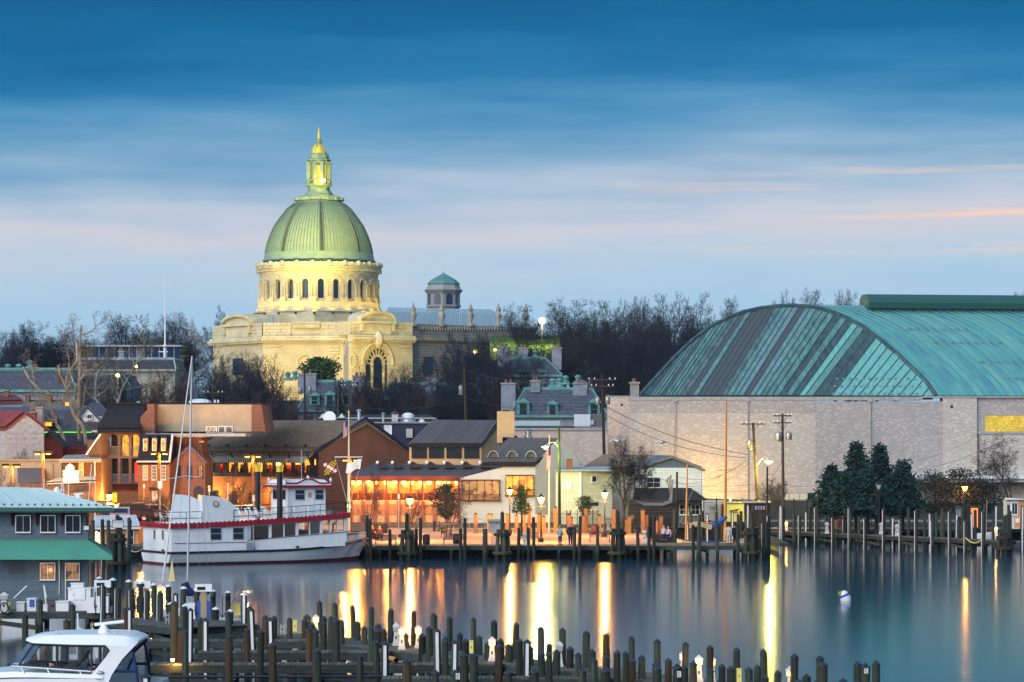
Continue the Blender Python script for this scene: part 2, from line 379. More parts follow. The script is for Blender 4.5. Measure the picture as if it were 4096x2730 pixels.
brick('brick_red',(.27,.105,.06),(.19,.075,.05),(.20,.15,.12),.28,.1)
brick('brick_tan',(.40,.20,.10),(.31,.15,.075),(.28,.19,.12),.28,.1)
brick('brick_field',(.47,.43,.38),(.425,.39,.345),(.405,.37,.33),.36,.11,speck=(.575,.515,.455),amt=.17,mot=.2,bump=.1)
brick('brick_field_pink',(.53,.42,.355),(.47,.375,.32),(.45,.365,.31),.36,.11,speck=(.60,.50,.43),amt=.17,mot=.2,bump=.1)
brick('brick_field_grey',(.375,.35,.335),(.34,.315,.305),(.325,.30,.29),.36,.11,speck=(.475,.435,.415),amt=.17,mot=.2,bump=.1)
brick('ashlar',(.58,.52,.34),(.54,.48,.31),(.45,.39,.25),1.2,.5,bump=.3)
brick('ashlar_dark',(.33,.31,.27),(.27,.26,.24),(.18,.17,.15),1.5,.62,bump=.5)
brick('paver_ring',(.33,.22,.16),(.26,.165,.12),(.22,.16,.12),.4,.2)
for i,(a,b) in enumerate([((.05,.075,.085),(.11,.20,.20)),((.05,.13,.13),(.13,.29,.28)),((.16,.29,.32),(.07,.16,.18)),((.14,.32,.29),(.07,.19,.19)),((.025,.05,.06),(.06,.12,.13)),((.10,.34,.33),(.17,.44,.41)),((.085,.085,.10),(.05,.075,.085))]):
    mat('patina%d' % i,a,.55,c2=b,vscale=.8,stretch=(2.2,1,1.1),metal=.1)
for i,(a,b) in enumerate([((.12,.38,.36),(.065,.25,.29)),((.06,.22,.30),(.12,.36,.35)),((.17,.43,.38),(.09,.30,.31))]):
    mat('verdigris%d' % i,a,.5,c2=b,vscale=.35,stretch=(1,1,.5),metal=.1)
# ---------------------------------------------------------------- water, land, hills
def water_mat():
    m = bpy.data.materials.new('water'); m.use_nodes = True; n = m.node_tree.nodes; l = m.node_tree.links; b = n['Principled BSDF']
    b.inputs['Base Color'].default_value = (.010,.036,.060,1); b.inputs['Roughness'].default_value = .125; b.inputs['IOR'].default_value = 1.65
    co = n.new('ShaderNodeTexCoord'); mp = n.new('ShaderNodeMapping'); mp.inputs['Scale'].default_value = (.25,1.1,1); l.new(co.outputs['Object'],mp.inputs[0])
    t = n.new('ShaderNodeTexNoise'); t.inputs['Scale'].default_value = 1.0; t.inputs['Detail'].default_value = 4; l.new(mp.outputs[0],t.inputs['Vector'])
    bp = n.new('ShaderNodeBump'); bp.inputs['Strength'].default_value = .05; bp.inputs['Distance'].default_value = .10; l.new(t.outputs[0],bp.inputs['Height']); l.new(bp.outputs[0],b.inputs['Normal'])
    M['water'] = m
water_mat()
struct(MB().add([(-900,-120,0),(900,-120,0),(900,330,0),(-900,330,0)],[(0,1,2,3)]).bd('water','water'))
def gz(x,y):       # the ground behind the quay climbs towards the chapel
    t = min(1,max(0,(y-345)/250)); s_ = t*t*(3-2*t); t2 = min(1,max(0,(y-600)/1500))
    t3 = min(1,max(0,(y-490)/90)); t3 = t3*t3*(3-2*t3)
    z = GZ + 7.5*s_ + 4*t2
    if x > 15: z -= 6.0*s_*min(1,(x-15)/40)
    z += 9*t3
    return z
SB = X(2640,250)      # where the quay steps back to the yacht basin
gm = MB(); ys = [250,262,280,297,320,345,380,420,460,500,540,580,620,700,900,1300,1800,2300]
xs = [-3000,-1200,-500,-200,-120,-70,-40,-20,-5,SB,SB+6,15,25,40,55,80,120,200,500,1200,3000]
idx = {}
for j,y in enumerate(ys):
    for i,x in enumerate(xs):
        sx_ = x*(1+max(0,y-900)/900); idx[i,j] = len(gm.v); gm.v.append((sx_,y,gz(x,y)))
for j in range(len(ys)-1):
    for i in range(len(xs)-1):
        if xs[i] >= SB and ys[j] < 297: continue
        gm.f.append((idx[i,j],idx[i+1,j],idx[i+1,j+1],idx[i,j+1]))
struct(gm.bd('ground','soil'))
bk = MB(); bk.box(-400,SB,250.0,250.4,-3,GZ-.004); bk.box(SB-.4,SB,250.4,297,-3,GZ-.004); bk.box(SB,400,297,297.4,-3,GZ-.004)
struct(bk.bd('quay_wall','bulkhead'))
# brick plaza by the water, street behind it, footpath
pl = MB(); pl.add([(X(1480,252),250.41,GZ+.008),(SB-.41,250.41,GZ+.008),(SB-.41,296,GZ+.008),(X(1480,296),296,GZ+.008)],[(0,1,2,3)]); struct(pl.bd('plaza','paving'))
st = MB(); st.add([(-70,276,GZ+.004),(X(1480,276)-.05,276,GZ+.004),(X(1480,296)-.05,318,GZ+.004),(-70,318,GZ+.004)],[(0,1,2,3)]); st.add([(X(1480,296),296.1,GZ+.004),(60,297.6,GZ+.004),(60,318,GZ+.004),(X(1480,296),318,GZ+.004)],[(0,1,2,3)]); struct(st.bd('road','asphalt'))
kb = MB(); kb.box(-70,X(1480,296)-.1,318,318.3,GZ,GZ+.13); kb.box(X(1480,296),60,318,318.3,GZ,GZ+.13); struct(kb.bd('kerb','concrete'))
pv = MB(); pv.box(-70,60,318.3,322,GZ,GZ+.12); struct(pv.bd('pavement','paving'))
# far wooded ridge
hm = MB(); rows = []
for k,(y,zf) in enumerate(((1350,0),(1500,.75),(1650,1.0),(2100,.8))):
    rows.append([(x,y,12+zf*(20+9*mnoise.noise((x/160,1.3,0))+4*mnoise.noise((x/45,4.1,0)))) for x in range(-900,1000,25)])
hm.grid(rows); mat('hill_wood',(.05,.05,.05),1,c2=(.03,.034,.032),vscale=.06)
struct(hm.bd('hills','hill_wood',smooth=True))
# the evening air between here and the far ridge
hz = bpy.data.materials.new('haze'); hz.use_nodes = True; hz.node_tree.nodes.clear(); pvn = hz.node_tree.nodes.new('ShaderNodeVolumePrincipled'); mo = hz.node_tree.nodes.new('ShaderNodeOutputMaterial'); hz.node_tree.links.new(pvn.outputs[0],mo.inputs['Volume'])
pvn.inputs['Color'].default_value = (.62,.80,1,1); pvn.inputs['Density'].default_value = .000045; pvn.inputs['Anisotropy'].default_value = 0
MB().box(-5000,5000,-200,2600,-4.5,82).bd('haze',hz,kind='stuff')

# ---------------------------------------------------------------- walls drawn from the photograph's columns
class Wall:
    def __init__(s,u0,Y0,u1,Y1):
        s.a = V3((X(u0,Y0),Y0)); s.b = V3((X(u1,Y1),Y1)); d = (s.b-s.a).normalized(); s.d = d
        s.n = V3((d.y,-d.x))
        if s.n.y > 0: s.n = -s.n
    def at(s,u,off=0):
        k = (u-UC)/F; a,d = s.a,s.d      # a.x+t d.x = k (a.y+t d.y)
        t = (k*a.y-a.x)/(d.x-k*d.y); p = a+d*t; return V3((p.x+s.n.x*off,p.y+s.n.y*off))
    def z(s,u,v): return Z(v,s.at(u).y)
    def panel(s,mb,u0,u1,v0,v1,t0,t1,zt=None,zb=None):
        um = (u0+u1)/2; za = s.z(um,v1) if zb is None else zb; zc = s.z(um,v0) if zt is None else zt
        p = [s.at(u0,t1),s.at(u1,t1),s.at(u1,t0),s.at(u0,t0)]
        mb.hexa([(q.x,q.y,za) for q in p]+[(q.x,q.y,zc) for q in p]); return mb
    def p3(s,u,v,off=0,uref=None):
        q = s.at(u,off); return V3((q.x,q.y,s.z(u if uref is None else uref,v)))
def window(root,w,u0,u1,v0,v1,pane='glass_dark',frame='white_paint',nx=2,ny=2,fw=2.2,t=.15,sill=True,name='window'):
    fr = MB(); w.panel(fr,u0-fw,u0,v0-fw,v1+fw,0,t); w.panel(fr,u1,u1+fw,v0-fw,v1+fw,0,t)
    w.panel(fr,u0,u1,v0-fw,v0,0,t); w.panel(fr,u0,u1,v1,v1+fw,0,t)
    if sill: w.panel(fr,u0-fw*1.6,u1+fw*1.6,v1+fw,v1+fw*1.9,0,t+.06)
    o = fr.bd(name,frame,root)
    pm = MB(); w.panel(pm,u0,u1,v0,v1,0,t*.5); pm.bd('pane',pane,o)
    if nx > 1 or ny > 1:
        mu = MB()
        for i in range(1,nx): uu = u0+(u1-u0)*i/nx; w.panel(mu,uu-fw*.25,uu+fw*.25,v0,v1,t*.5,t*.8)
        for i in range(1,ny): vv = v0+(v1-v0)*i/ny; w.panel(mu,u0,u1,vv-fw*.25,vv+fw*.25,t*.5,t*.76)
        mu.bd('muntin',frame,o)
    return o
def arch_wall(mb,w,u0,u1,v0,v1,ops,t,nseg=10,t0=0):      # ops: (u left, u right, v spring, v bottom); flat tops when rise 0
    ops = sorted(ops); cur = u0; zt = w.z((u0+u1)/2,v0); zb = w.z((u0+u1)/2,v1); um = (u0+u1)/2
    for (a,b,vs,vb,rise) in ops:
        w.panel(mb,cur,a,v0,v1,-t,t0,zt,zb)
        if vb < v1-.5: w.panel(mb,a,b,vb,v1,-t,t0,w.z(um,vb),zb)
        pts = []
        for k in range(nseg+1):
            an = PI*(1-k/nseg); pts.append(((a+b)/2+(b-a)/2*math.cos(an),vs-rise*math.sin(an)))
        for k in range(nseg):
            (ua,va),(ub,vb2) = pts[k],pts[k+1]
            f = [w.at(ua,t0),w.at(ub,t0),w.at(ub,-t),w.at(ua,-t)]; z1,z2 = w.z(um,va),w.z(um,vb2); zz = [z1,z2,z2,z1]
            mb.hexa([(q.x,q.y,z) for q,z in zip(f,zz)]+[(q.x,q.y,zt) for q in f])
        cur = b
    w.panel(mb,cur,u1,v0,v1,-t,t0,zt,zb)
def roof_panels(root,A,B,C,D,n,mats,t=.06,gap=.05,lift=.02,seam=None,name='roof_panel'):      # A-B eave, D-C ridge
    A,B,C,D = map(Vector,(A,B,C,D)); nr = (B-A).cross(D-A).normalized(); nr = nr if nr.z > 0 else -nr
    for i in range(n):
        a,b = i/n,(i+1)/n; g = gap/max((B-A).length/n,.01)/n/2
        q = [A.lerp(B,a+g),A.lerp(B,b-g),D.lerp(C,b-g),D.lerp(C,a+g)]; o = nr*(R.random()*lift)
        MB().hexa([p for p in q]+[p+nr*t+o for p in q]).bd(name,R.choice(mats),root)
    if seam:
        mb = MB()
        for i in range(n+1): mb.tube(A.lerp(B,i/n)+nr*t,D.lerp(C,i/n)+nr*t,seam,n=4)
        mb.bd('standing_seam',mats[0],root,kind='stuff')
def shingles(root,A,B,C,D,rows,cols,m,t=.05,name='shingles'):
    A,B,C,D = map(Vector,(A,B,C,D)); nr = (B-A).cross(D-A).normalized(); nr = nr if nr.z > 0 else -nr; mb = MB(); rr = random.Random(3)
    for j in range(rows):
        off = rr.random()
        for i in range(cols+1):
            a,b = max(0,(i-off)/cols),min(1,(i+1-off)/cols-.02/cols)
            if b <= a: continue
            lo,hi = (j-.12*rr.random())/rows,(j+1)/rows; lo = max(lo,0)
            f = lambda s_,h: A.lerp(B,s_).lerp(D.lerp(C,s_),h)
            e = t*(.7+.6*rr.random()); p = [f(a,lo)+nr*e,f(b,lo)+nr*e,f(b,hi)+nr*.005,f(a,hi)+nr*.005,f(a,lo),f(b,lo)]
            mb.add(p,[(0,1,2,3),(4,5,1,0),(4,0,3),(5,2,1)])
    return mb.bd(name,m,root,kind='stuff')
def boards(root,w,u0,u1,v0,v1,n,m,name='clapboard',t=.03):
    um = (u0+u1)/2; z0,z1 = w.z(um,v1),w.z(um,v0)
    for i in range(n):
        a,b = z0+(z1-z0)*i/n,z0+(z1-z0)*(i+1)/n; p0,p1 = w.at(u0),w.at(u1); n2 = w.n
        lo,hi = n2*(t*1.3),n2*(t*.35); pts = []
        for z,o in ((a,lo),(b-.008,hi)):
            pts += [(p0.x+o.x,p0.y+o.y,z),(p1.x+o.x,p1.y+o.y,z),(p1.x,p1.y,z),(p0.x,p0.y,z)]
        MB().hexa(pts).bd(name,m,root)

# ---------------------------------------------------------------- the chapel
CY = 642.0; CU = 1276.0; ks = CY/F; cx = X(CU,CY)
chapel = thing('domed_chapel','floodlit stone chapel with tall green copper dome and lantern spire','chapel',(cx,CY,9))
def zc(v): return Z(v,CY)
def cl(mb,prof,n=48): return mb.lathe([(r*ks,zc(v)) for r,v in prof],(cx,CY,0),n)
dome = cl(MB(),[(226,1050),(224,1042),(219,1036),(218,1022),(213,1016),(205,978),(192,941),(176,906),(154,874),(127,839),(98,815),(90,808)],96).bd('dome','dome_green',chapel,smooth=True)
dprof = [(213,1016),(205,978),(192,941),(176,906),(154,874),(127,839),(98,815)]
def on_dome(a,k,lift=.0):
    r,v = dprof[k]; return V3((cx+(r*ks+lift)*math.sin(a),CY-(r*ks+lift)*math.cos(a),zc(v)))
for i in range(16):       # dark bands that mark the eight main ribs: two seams and a dark strip each
    if i % 2: continue
    a = rad(7+i*22.5); mb = MB(); w2 = .028; rows = []
    for k in range(len(dprof)): rows.append([on_dome(a-w2,k,.10),on_dome(a+w2,k,.10)])
    mb.grid(rows); mb.bd('rib','dome_dark',dome)
    for s_ in (-1,1):
        m2 = MB(); m2.path([on_dome(a+s_*(w2+.012),k,.12) for k in range(len(dprof))],.16,5); m2.bd('rib_edge','dome_seam',dome,smooth=True)
for i in range(96):
    a = rad(i*3.75+1.4); mb = MB(); mb.path([on_dome(a,k,.05) for k in range(len(dprof))],.085,4); mb.bd('seam','dome_seam',dome)
cl(MB(),[(227,1056),(229,1050),(224,1046)],64).bd('dome_eave','green_dark',chapel)
ring = cl(MB(),[(60,790),(93,806),(96,803),(95,793),(90,791),(60,784)],48).bd('crown_ring','dome_green',chapel,smooth=True)
for i in range(16):
    a = rad(i*22.5+4); p = V3((cx+94*ks*math.sin(a),CY-94*ks*math.cos(a),zc(800))); MB().ball(p,.42,8,5).bd('boss','dome_green',ring,smooth=True)
lan = cl(MB(),[(92,793),(60,786),(57,780),(55,774),(46,765),(43,753),(46,750),(53,745),(54,742),(51,741),(40,741)],8).bd('lantern_base','dome_green',chapel)
cl(MB(),[(34,742),(30,735),(30,655),(34,652)],8).bd('lantern_core','glow_amber',chapel)
gb = MB()
for i in range(8):
    a = rad(i*45+22.5); b = rad(i*45+67.5)
    for h in (0,1):
        p,q = [V3((cx+51*ks*math.sin(t_),CY-51*ks*math.cos(t_),zc(740-h*16))) for t_ in (a,b)]; gb.tube(p,q,.16,n=4)
    for k in range(8):
        q = p.lerp(V3((cx+51*ks*math.sin(a),CY-51*ks*math.cos(a),zc(724))),k/7); gb.tube((q.x,q.y,zc(741)),(q.x,q.y,zc(724)),.09,n=4)
gb.bd('balustrade','dome_green',chapel)
for i in range(8):
    a = rad(i*45+22.5); p = V3((cx+41*ks*math.sin(a),CY-41*ks*math.cos(a),0))
    mb = MB().cbox((p.x,p.y,zc(742)),.85,.85,zc(650)-zc(742),-a); mb.cbox((p.x,p.y,zc(656)),1.1,1.1,.35,-a); mb.bd('lantern_pier','dome_green',chapel)
    b = rad(i*45+45); q = V3((cx+39*ks*math.sin(b),CY-39*ks*math.cos(b),0)); m2 = MB()
    m2.cbox((q.x,q.y,zc(663)),1.5,.4,zc(650)-zc(663),-b)
    for k in range(6):      # arched heads of the openings
        t_ = (k+.5)/6*2-1; m2.cbox((q.x+math.cos(b)*t_*.62,q.y+math.sin(b)*t_*.62,zc(663)-.55*(1-math.sqrt(max(0,1-t_*t_)))-.05),.23,.4,.3+.55*(1-math.sqrt(max(0,1-t_*t_))),b)
    m2.bd('lantern_arch','dome_green',chapel)
cl(MB(),[(40,652),(43,650),(45,646),(48,644),(48,640),(42,638),(40,636),(40,622),(36,618),(33,614)],8).bd('lantern_cornice','dome_green',chapel)
cup = cl(MB(),[(31,615),(30,608),(27,597),(22,587),(13,578),(8,576)],16).bd('cupola','gold',chapel,smooth=True)
for i in range(8):
    a = rad(i*45+22.5); MB().path([V3((cx+(r+.5)*ks*math.sin(a),CY-(r+.5)*ks*math.cos(a),zc(v))) for r,v in ((30,612),(30,606),(27,597),(22,587),(13,578))],.10,4).bd('cupola_rib','dome_green',cup)
cl(MB(),[(8,577),(12,572),(13,568),(12,563),(8,560),(9,557)],12).bd('orb','dome_green',chapel,smooth=True)
cl(MB(),[(7,558),(5.5,540),(2,516),(.5,510)],8).bd('spire','gold',chapel)
lamp('lantern_light',(cx+.5,CY-3.2,zc(730)),160,(1,.78,.15),.3,chapel)
MB().ball((cx+42*ks*math.sin(rad(28)),CY-50*ks,zc(727)),.42,8,6).bd('lantern_bulb','lamp_hot',chapel,smooth=True)
# drum: wall ring with 24 arched windows
RD = 236*ks; zt,zb_ = zc(1100),zc(1216)
def dp(a,r,z): return (cx+r*math.sin(a),CY-r*math.cos(a),z)
drum = MB(); ww = rad(3.0); zs,zl = zc(1140),zc(1204)
frames = []
for i in range(24):
    a = rad(-9.5+15*i); lo,hi = a-rad(7.5),a+rad(7.5)
    def seg(a0,a1,z0,z1,r0=RD,r1=RD-1.0,z2=None,z3=None):      # curved block, top z may slope
        z2 = z1 if z2 is None else z2; z3 = z0 if z3 is None else z3
        drum.hexa([dp(a0,r0,z0),dp(a1,r0,z3),dp(a1,r1,z3),dp(a0,r1,z0),dp(a0,r0,z1),dp(a1,r0,z2),dp(a1,r1,z2),dp(a0,r1,z1)])
    for (p,q) in ((lo,(lo+a-ww)/2),((lo+a-ww)/2,a-ww),(a+ww,(hi+a+ww)/2),((hi+a+ww)/2,hi)): seg(p,q,zb_,zt)
    seg(a-ww,a+ww,zb_,zl)
    ns = 8; hr = ww*RD
    for k in range(ns):
        t0,t1 = -1+2*k/ns,-1+2*(k+1)/ns
        seg(a+ww*t0,a+ww*t1,zs+hr*math.sqrt(max(0,1-t0*t0)),zt,z3=zs+hr*math.sqrt(max(0,1-t1*t1)))
    wm = MB(); wm.add([dp(a-ww*1.1,RD-.75,zl),dp(a+ww*1.1,RD-.75,zl),dp(a+ww*1.1,RD-.75,zs+hr*1.05),dp(a-ww*1.1,RD-.75,zs+hr*1.05)],[(0,1,2,3)])
    frames.append((a,wm))
drum_o = drum.bd('drum','ashlar',chapel)
for a,wm in frames:
    wo_ = wm.bd('window','glass_blue',drum_o)
for i in range(24):
    a = rad(-9.5+15*i+7.5); mb = MB()      # paired pilasters on a pedestal, with a keystoned arch band over each window
    for s_ in (-1,1):
        c = a+s_*rad(1.35); mb.hexa([dp(c-rad(.9),RD+.30,zc(1200)),dp(c+rad(.9),RD+.30,zc(1200)),dp(c+rad(.9),RD-.1,zc(1200)),dp(c-rad(.9),RD-.1,zc(1200)),dp(c-rad(.9),RD+.30,zc(1146)),dp(c+rad(.9),RD+.30,zc(1146)),dp(c+rad(.9),RD-.1,zc(1146)),dp(c-rad(.9),RD-.1,zc(1146))])
    for (v0,v1,w_,o) in ((1143,1148,2.9,.45),(1197,1216,3.1,.5)):
        mb.hexa([dp(a-rad(w_),RD+o,zc(v1)),dp(a+rad(w_),RD+o,zc(v1)),dp(a+rad(w_),RD-.1,zc(v1)),dp(a-rad(w_),RD-.1,zc(v1)),dp(a-rad(w_),RD+o,zc(v0)),dp(a+rad(w_),RD+o,zc(v0)),dp(a+rad(w_),RD-.1,zc(v0)),dp(a-rad(w_),RD-.1,zc(v0))])
    mb.bd('pilaster','stone',drum_o)
    b = rad(-9.5+15*i); m2 = MB(); pts = []
    for k in range(9):
        t_ = PI*(1-k/8); pts.append(V3(dp(b+ww*1.35*math.cos(t_),RD+.12,zs+ww*RD*1.35*math.sin(t_))))
    m2.path(pts,.22,4); m2.bd('arch_band','stone',drum_o)
cor = cl(MB(),[(235,1108),(238,1106),(238,1096),(241,1095),(246,1085),(250,1083),(250,1078),(244,1077),(244,1060),(228,1058)],72).bd('cornice','stone',chapel)
mb = MB()
for i in range(120):
    a = rad(i*3); p = dp(a,245*ks,zc(1094)); mb.cbox(p,.34,.7,.42,a)
mb.bd('modillions','stone',cor,kind='stuff')
mb = MB()
for i in range(48):
    a = rad(i*7.5-2); p = dp(a,246*ks,zc(1066)); mb.ball((p[0],p[1],p[2]+.1),.36 if i % 2 else .62,6,4)
mb.bd('crest_ornament','stone',cor,kind='stuff')
cl(MB(),[(260,1256),(252,1250),(250,1240),(246,1236),(243,1222),(243,1214),(230,1214)],64).bd('drum_plinth','ashlar',chapel)
cl(MB(),[(300,1300),(286,1298),(286,1284),(278,1282),(278,1268),(268,1266),(268,1252),(240,1250)],8).bd('stepped_base','ashlar',chapel)
# body: left arm, corner, right arm, nave
WL = Wall(852,632,1052,614); WC = Wall(1052,613,1408,609); WR = Wall(1408,604,1650,612)
zp,zpb,zcor,zg = Z(1290,612),Z(1345,612),Z(1372,612),8.0
body = MB()
def blk(w,u0,u1,z0,z1,t0=-12,t1=0,mb=None): w.panel(body if mb is None else mb,u0,u1,0,0,t0,t1,z1,z0)
for w,a,b in ((WL,852,1052),(WC,1052,1408)): blk(w,a,b,zg,zpb)
arch_wall(body,WR,1408,1650,1350,1560,[(1462,1557,1455,1555,66)],1.4,16)
WRb = Wall(1408,606.2,1650,614.2)
bd = body.bd('wall','ashlar',chapel)
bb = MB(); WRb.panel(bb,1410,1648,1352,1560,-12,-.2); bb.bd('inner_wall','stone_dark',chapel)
par = MB()
for w,a,b,t1 in ((WL,852,1052,-.6),(WC,1052,1408,-.6),(WR,1408,1650,-.6)):
    blk(w,a,b,zpb+.02,zp,-12,t1,par)
par.bd('parapet','ashlar',chapel)
for w,a,b in ((WL,846,1054),(WC,1050,1410),(WR,1400,1656)):
    mb = MB(); blk(w,a,b,zcor,zcor+.45,-1,.35,mb); blk(w,a,b,zcor+.45,zcor+.9,-1,1.0,mb); blk(w,a,b,zcor+.9,zpb+.015,-1,.6,mb)
    c = mb.bd('cornice','stone',chapel); m2 = MB(); n = int((b-a)/9)
    for i in range(n): blk(w,a+(b-a)*(i+.2)/n,a+(b-a)*(i+.7)/n,zcor+.02,zcor+.44,.35,.85,m2)
    m2.bd('modillions','stone',c,kind='stuff')
def stones(w,u0,u1,z0,z1,t,bw,bh,nm='ashlar_block'):      # single blocks of the parapet, joints recessed
    p0,p1 = w.at(u0),w.at(u1); Lw = (p1-p0).length; rows = max(1,round((z1-z0)/bh)); 
    for j in range(rows):
        n = max(1,round(Lw/bw)); off = .5*(j % 2)
        for i in range(n+1):
            a,b = max(0,(i-off)/n),min(1,(i+1-off)/n)
            if b-a < .2/n: continue
            g = .03/Lw; q0,q1 = p0.lerp(p1,a+g),p0.lerp(p1,b-g); za,zb2 = z0+(z1-z0)*j/rows+.03,z0+(z1-z0)*(j+1)/rows-.03; o = w.n*t*(.8+.4*R.random())
            MB().hexa([(q0.x+o.x,q0.y+o.y,za),(q1.x+o.x,q1.y+o.y,za),(q1.x,q1.y,za),(q0.x,q0.y,za),(q0.x+o.x,q0.y+o.y,zb2),(q1.x+o.x,q1.y+o.y,zb2),(q1.x,q1.y,zb2),(q0.x,q0.y,zb2)]).bd(nm,'stone',chapel)
for (wq,a,b) in ((Wall(852,632.5,1052,614.5),853,1050),(Wall(1052,613.5,1408,609.5),1053,1165),(Wall(1052,613.5,1408,609.5),1285,1407),(Wall(1408,604.5,1650,612.5),1409,1649)):
    stones(wq,a,b,zpb+.05,zp-.02,.16,1.7,.62)
bal = MB(); wq = Wall(1052,613.3,1408,609.3)
for i in range(22): u = 1170+i*5.1; q = wq.at(u,.2); bal.lathe([(.12,0),(.22,.35),(.12,.8),(.16,1.0)],(q.x,q.y,zp-1.25),6)
wq.panel(bal,1166,1284,0,0,0,.35,zp+.05,zp-.2); bal.bd('balustrade','stone',chapel)
for (w,u0,u1) in ((WL,893,1008),(WR,1440,1578)):      # curved pediments over the arms
    um = (u0+u1)/2; mb = MB(); z0 = zp-.1; pts = []; rise = 1.75
    for k in range(13):
        t_ = PI*(1-k/12); pts.append((um+(u1-u0)/2*math.cos(t_),z0+rise*math.sin(t_)**.8))
    for k in range(12):
        (ua,za),(ub,z2) = pts[k],pts[k+1]; f = [w.at(ua,.5),w.at(ub,.5),w.at(ub,-5),w.at(ua,-5)]
        mb.hexa([(q.x,q.y,z) for q,z in zip(f,(za-.1,z2-.1,z2-.1,za-.1))]+[(q.x,q.y,z) for q,z in zip(f,(za+.55,z2+.55,z2+.55,za+.55))])
    pe = mb.bd('pediment','stone',chapel)
    m2 = MB(); poly = [V3((*w.at(ua,-.2),za)) for ua,za in pts]; m2.prism(poly,(-w.n.x*4,-w.n.y*4,0)); m2.bd('tympanum','stone',pe)
    m3 = MB(); w.panel(m3,u0-3,u1+3,0,0,-4,.7,z0+.15,z0-.35)
    w.panel(m3,u0+14,u1-14,0,0,-.8,.15,z0-.4,zpb+.1); m3.bd('pediment_base','stone',pe)
    for e in (u0+7,u1-7): m4 = MB(); w.panel(m4,e-4,e+4,0,0,-.5,.6,z0-.35,z0-1.9); m4.bd('console','stone',pe)
# big fan window of the right arm
gw = Wall(1408,605.1,1650,613.1); gl = MB(); gw.panel(gl,1456,1563,1385,1556,-.1,-.05); glo = gl.bd('great_window','glass_blue',chapel)
uc = 1509.5; zs_ = gw.z(uc,1455)
def fan(r,an): q = gw.at(uc+r*math.cos(an)*.72,.12); return V3((q.x,q.y,zs_+r*math.sin(an)*ks*.95))
for k in range(10): MB().tube(fan(30,PI*(k+.0)/9),fan(66,PI*k/9),.15,.22,5).bd('mullion','stone',glo)
for r,t_ in ((66,.42),(32,.36)): MB().path([fan(r,PI*k/14) for k in range(15)],t_,5).bd('tracery','stone',glo)
for e in (-32,32): a = fan(32,0 if e > 0 else PI); MB().tube(a,(a.x,a.y,a.z-6),.34,n=6).bd('mullion','stone',glo)
m5 = MB(); pts = []
for k in range(23):
    t_ = PI*k/22; q = WR.at(uc+84*math.cos(t_)*.72,.1); m5.ball((q.x,q.y,WR.z(uc,1455)+84*math.sin(t_)*ks*.95),.42,6,4)
m5.bd('garland','stone',chapel)
m6 = MB(); q = WR.at(uc,.4); m6.lathe([(.3,-1.6),(.9,-.8),(1.1,0),(.9,1.0),(.5,1.5),(.2,1.9)],(q.x,q.y,Z(1362,606)),8); m6.bd('cartouche','stone',chapel)
# panels, rusticated strips and the blind arch of the corner
for (w,u0,u1,v0,v1) in ((WC,1072,1122,1383,1388),(WC,1318,1358,1383,1390),(WC,1318,1358,1396,1403),(WC,1378,1402,1383,1390),(WC,1378,1402,1396,1403),(WR,1416,1438,1383,1390),(WR,1600,1640,1383,1390),(WL,868,890,1383,1389),(WC,1318,1358,1410,1416),(WC,1378,1402,1410,1416)):
    mb = MB(); w.panel(mb,u0,u1,v0,v1,0,.35); mb.bd('band','stone',chapel)
mb = MB(); pts = []
for k in range(11):
    t_ = PI*k/10; q = WC.at(1224+35*math.cos(t_),.15); pts.append(V3((q.x,q.y,Z(1450,611)+ (1.7*math.sin(t_)))))
pts = [pts[0]-V3((0,0,4))]+pts+[pts[-1]-V3((0,0,4))]; mb.path(pts,.32,4); mb.bd('blind_arch','stone',chapel)
for (w,u) in ((WC,1335),(WR,1405+5)):
    mb = MB(); q = w.at(u,.15)
    for k in range(14): t_ = 2*PI*k/14; mb.ball((q.x+.62*math.cos(t_),q.y,Z(1446,608)+1.3*math.sin(t_)),.24,5,4)
    mb.bd('wreath','stone',chapel)
for (w,u0,u1,v0,v1) in ((WL,932,972,1435,1500),):
    mb = MB(); w.panel(mb,u0,u1,v0,v1,0,.1); mb.bd('window','glass_blue',chapel)
# nave: lower wing to the right with metal roof, urns and balustrade
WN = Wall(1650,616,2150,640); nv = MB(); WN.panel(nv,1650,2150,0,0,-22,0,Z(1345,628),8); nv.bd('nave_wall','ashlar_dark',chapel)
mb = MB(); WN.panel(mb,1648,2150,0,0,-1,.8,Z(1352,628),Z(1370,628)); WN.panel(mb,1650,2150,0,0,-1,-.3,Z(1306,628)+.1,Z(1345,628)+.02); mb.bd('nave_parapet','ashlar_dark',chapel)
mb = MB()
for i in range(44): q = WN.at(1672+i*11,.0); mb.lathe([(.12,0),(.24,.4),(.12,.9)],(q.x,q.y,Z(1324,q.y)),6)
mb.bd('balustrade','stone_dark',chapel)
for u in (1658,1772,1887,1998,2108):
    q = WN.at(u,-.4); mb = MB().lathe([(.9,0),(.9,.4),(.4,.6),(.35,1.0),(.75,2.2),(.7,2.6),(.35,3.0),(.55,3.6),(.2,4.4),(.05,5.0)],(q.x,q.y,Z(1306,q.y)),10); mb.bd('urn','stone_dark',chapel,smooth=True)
for (u0,u1) in ((1694,1732),):
    mb = MB(); WN.panel(mb,u0,u1,1428,1505,0,.1); mb.bd('window','glass_blue',chapel)
a,b = WN.at(1530,-2),WN.at(2010,-2); A,B = V3((a.x,a.y,Z(1306,a.y))),V3((b.x,b.y,Z(1306,b.y))); D,C = V3((a.x+2,a.y+12,Z(1232,a.y+12))),V3((b.x-1,b.y+12,Z(1240,b.y+12)))
roof_panels(chapel,A,B,C,D,58,['roof_blue'],.08,.10,.01,name='nave_roof_panel')
MB().slab([p-V3((0,0,.7)) for p in (A,B,C,D)],.3).bd('nave_roof','roof_charcoal',chapel)
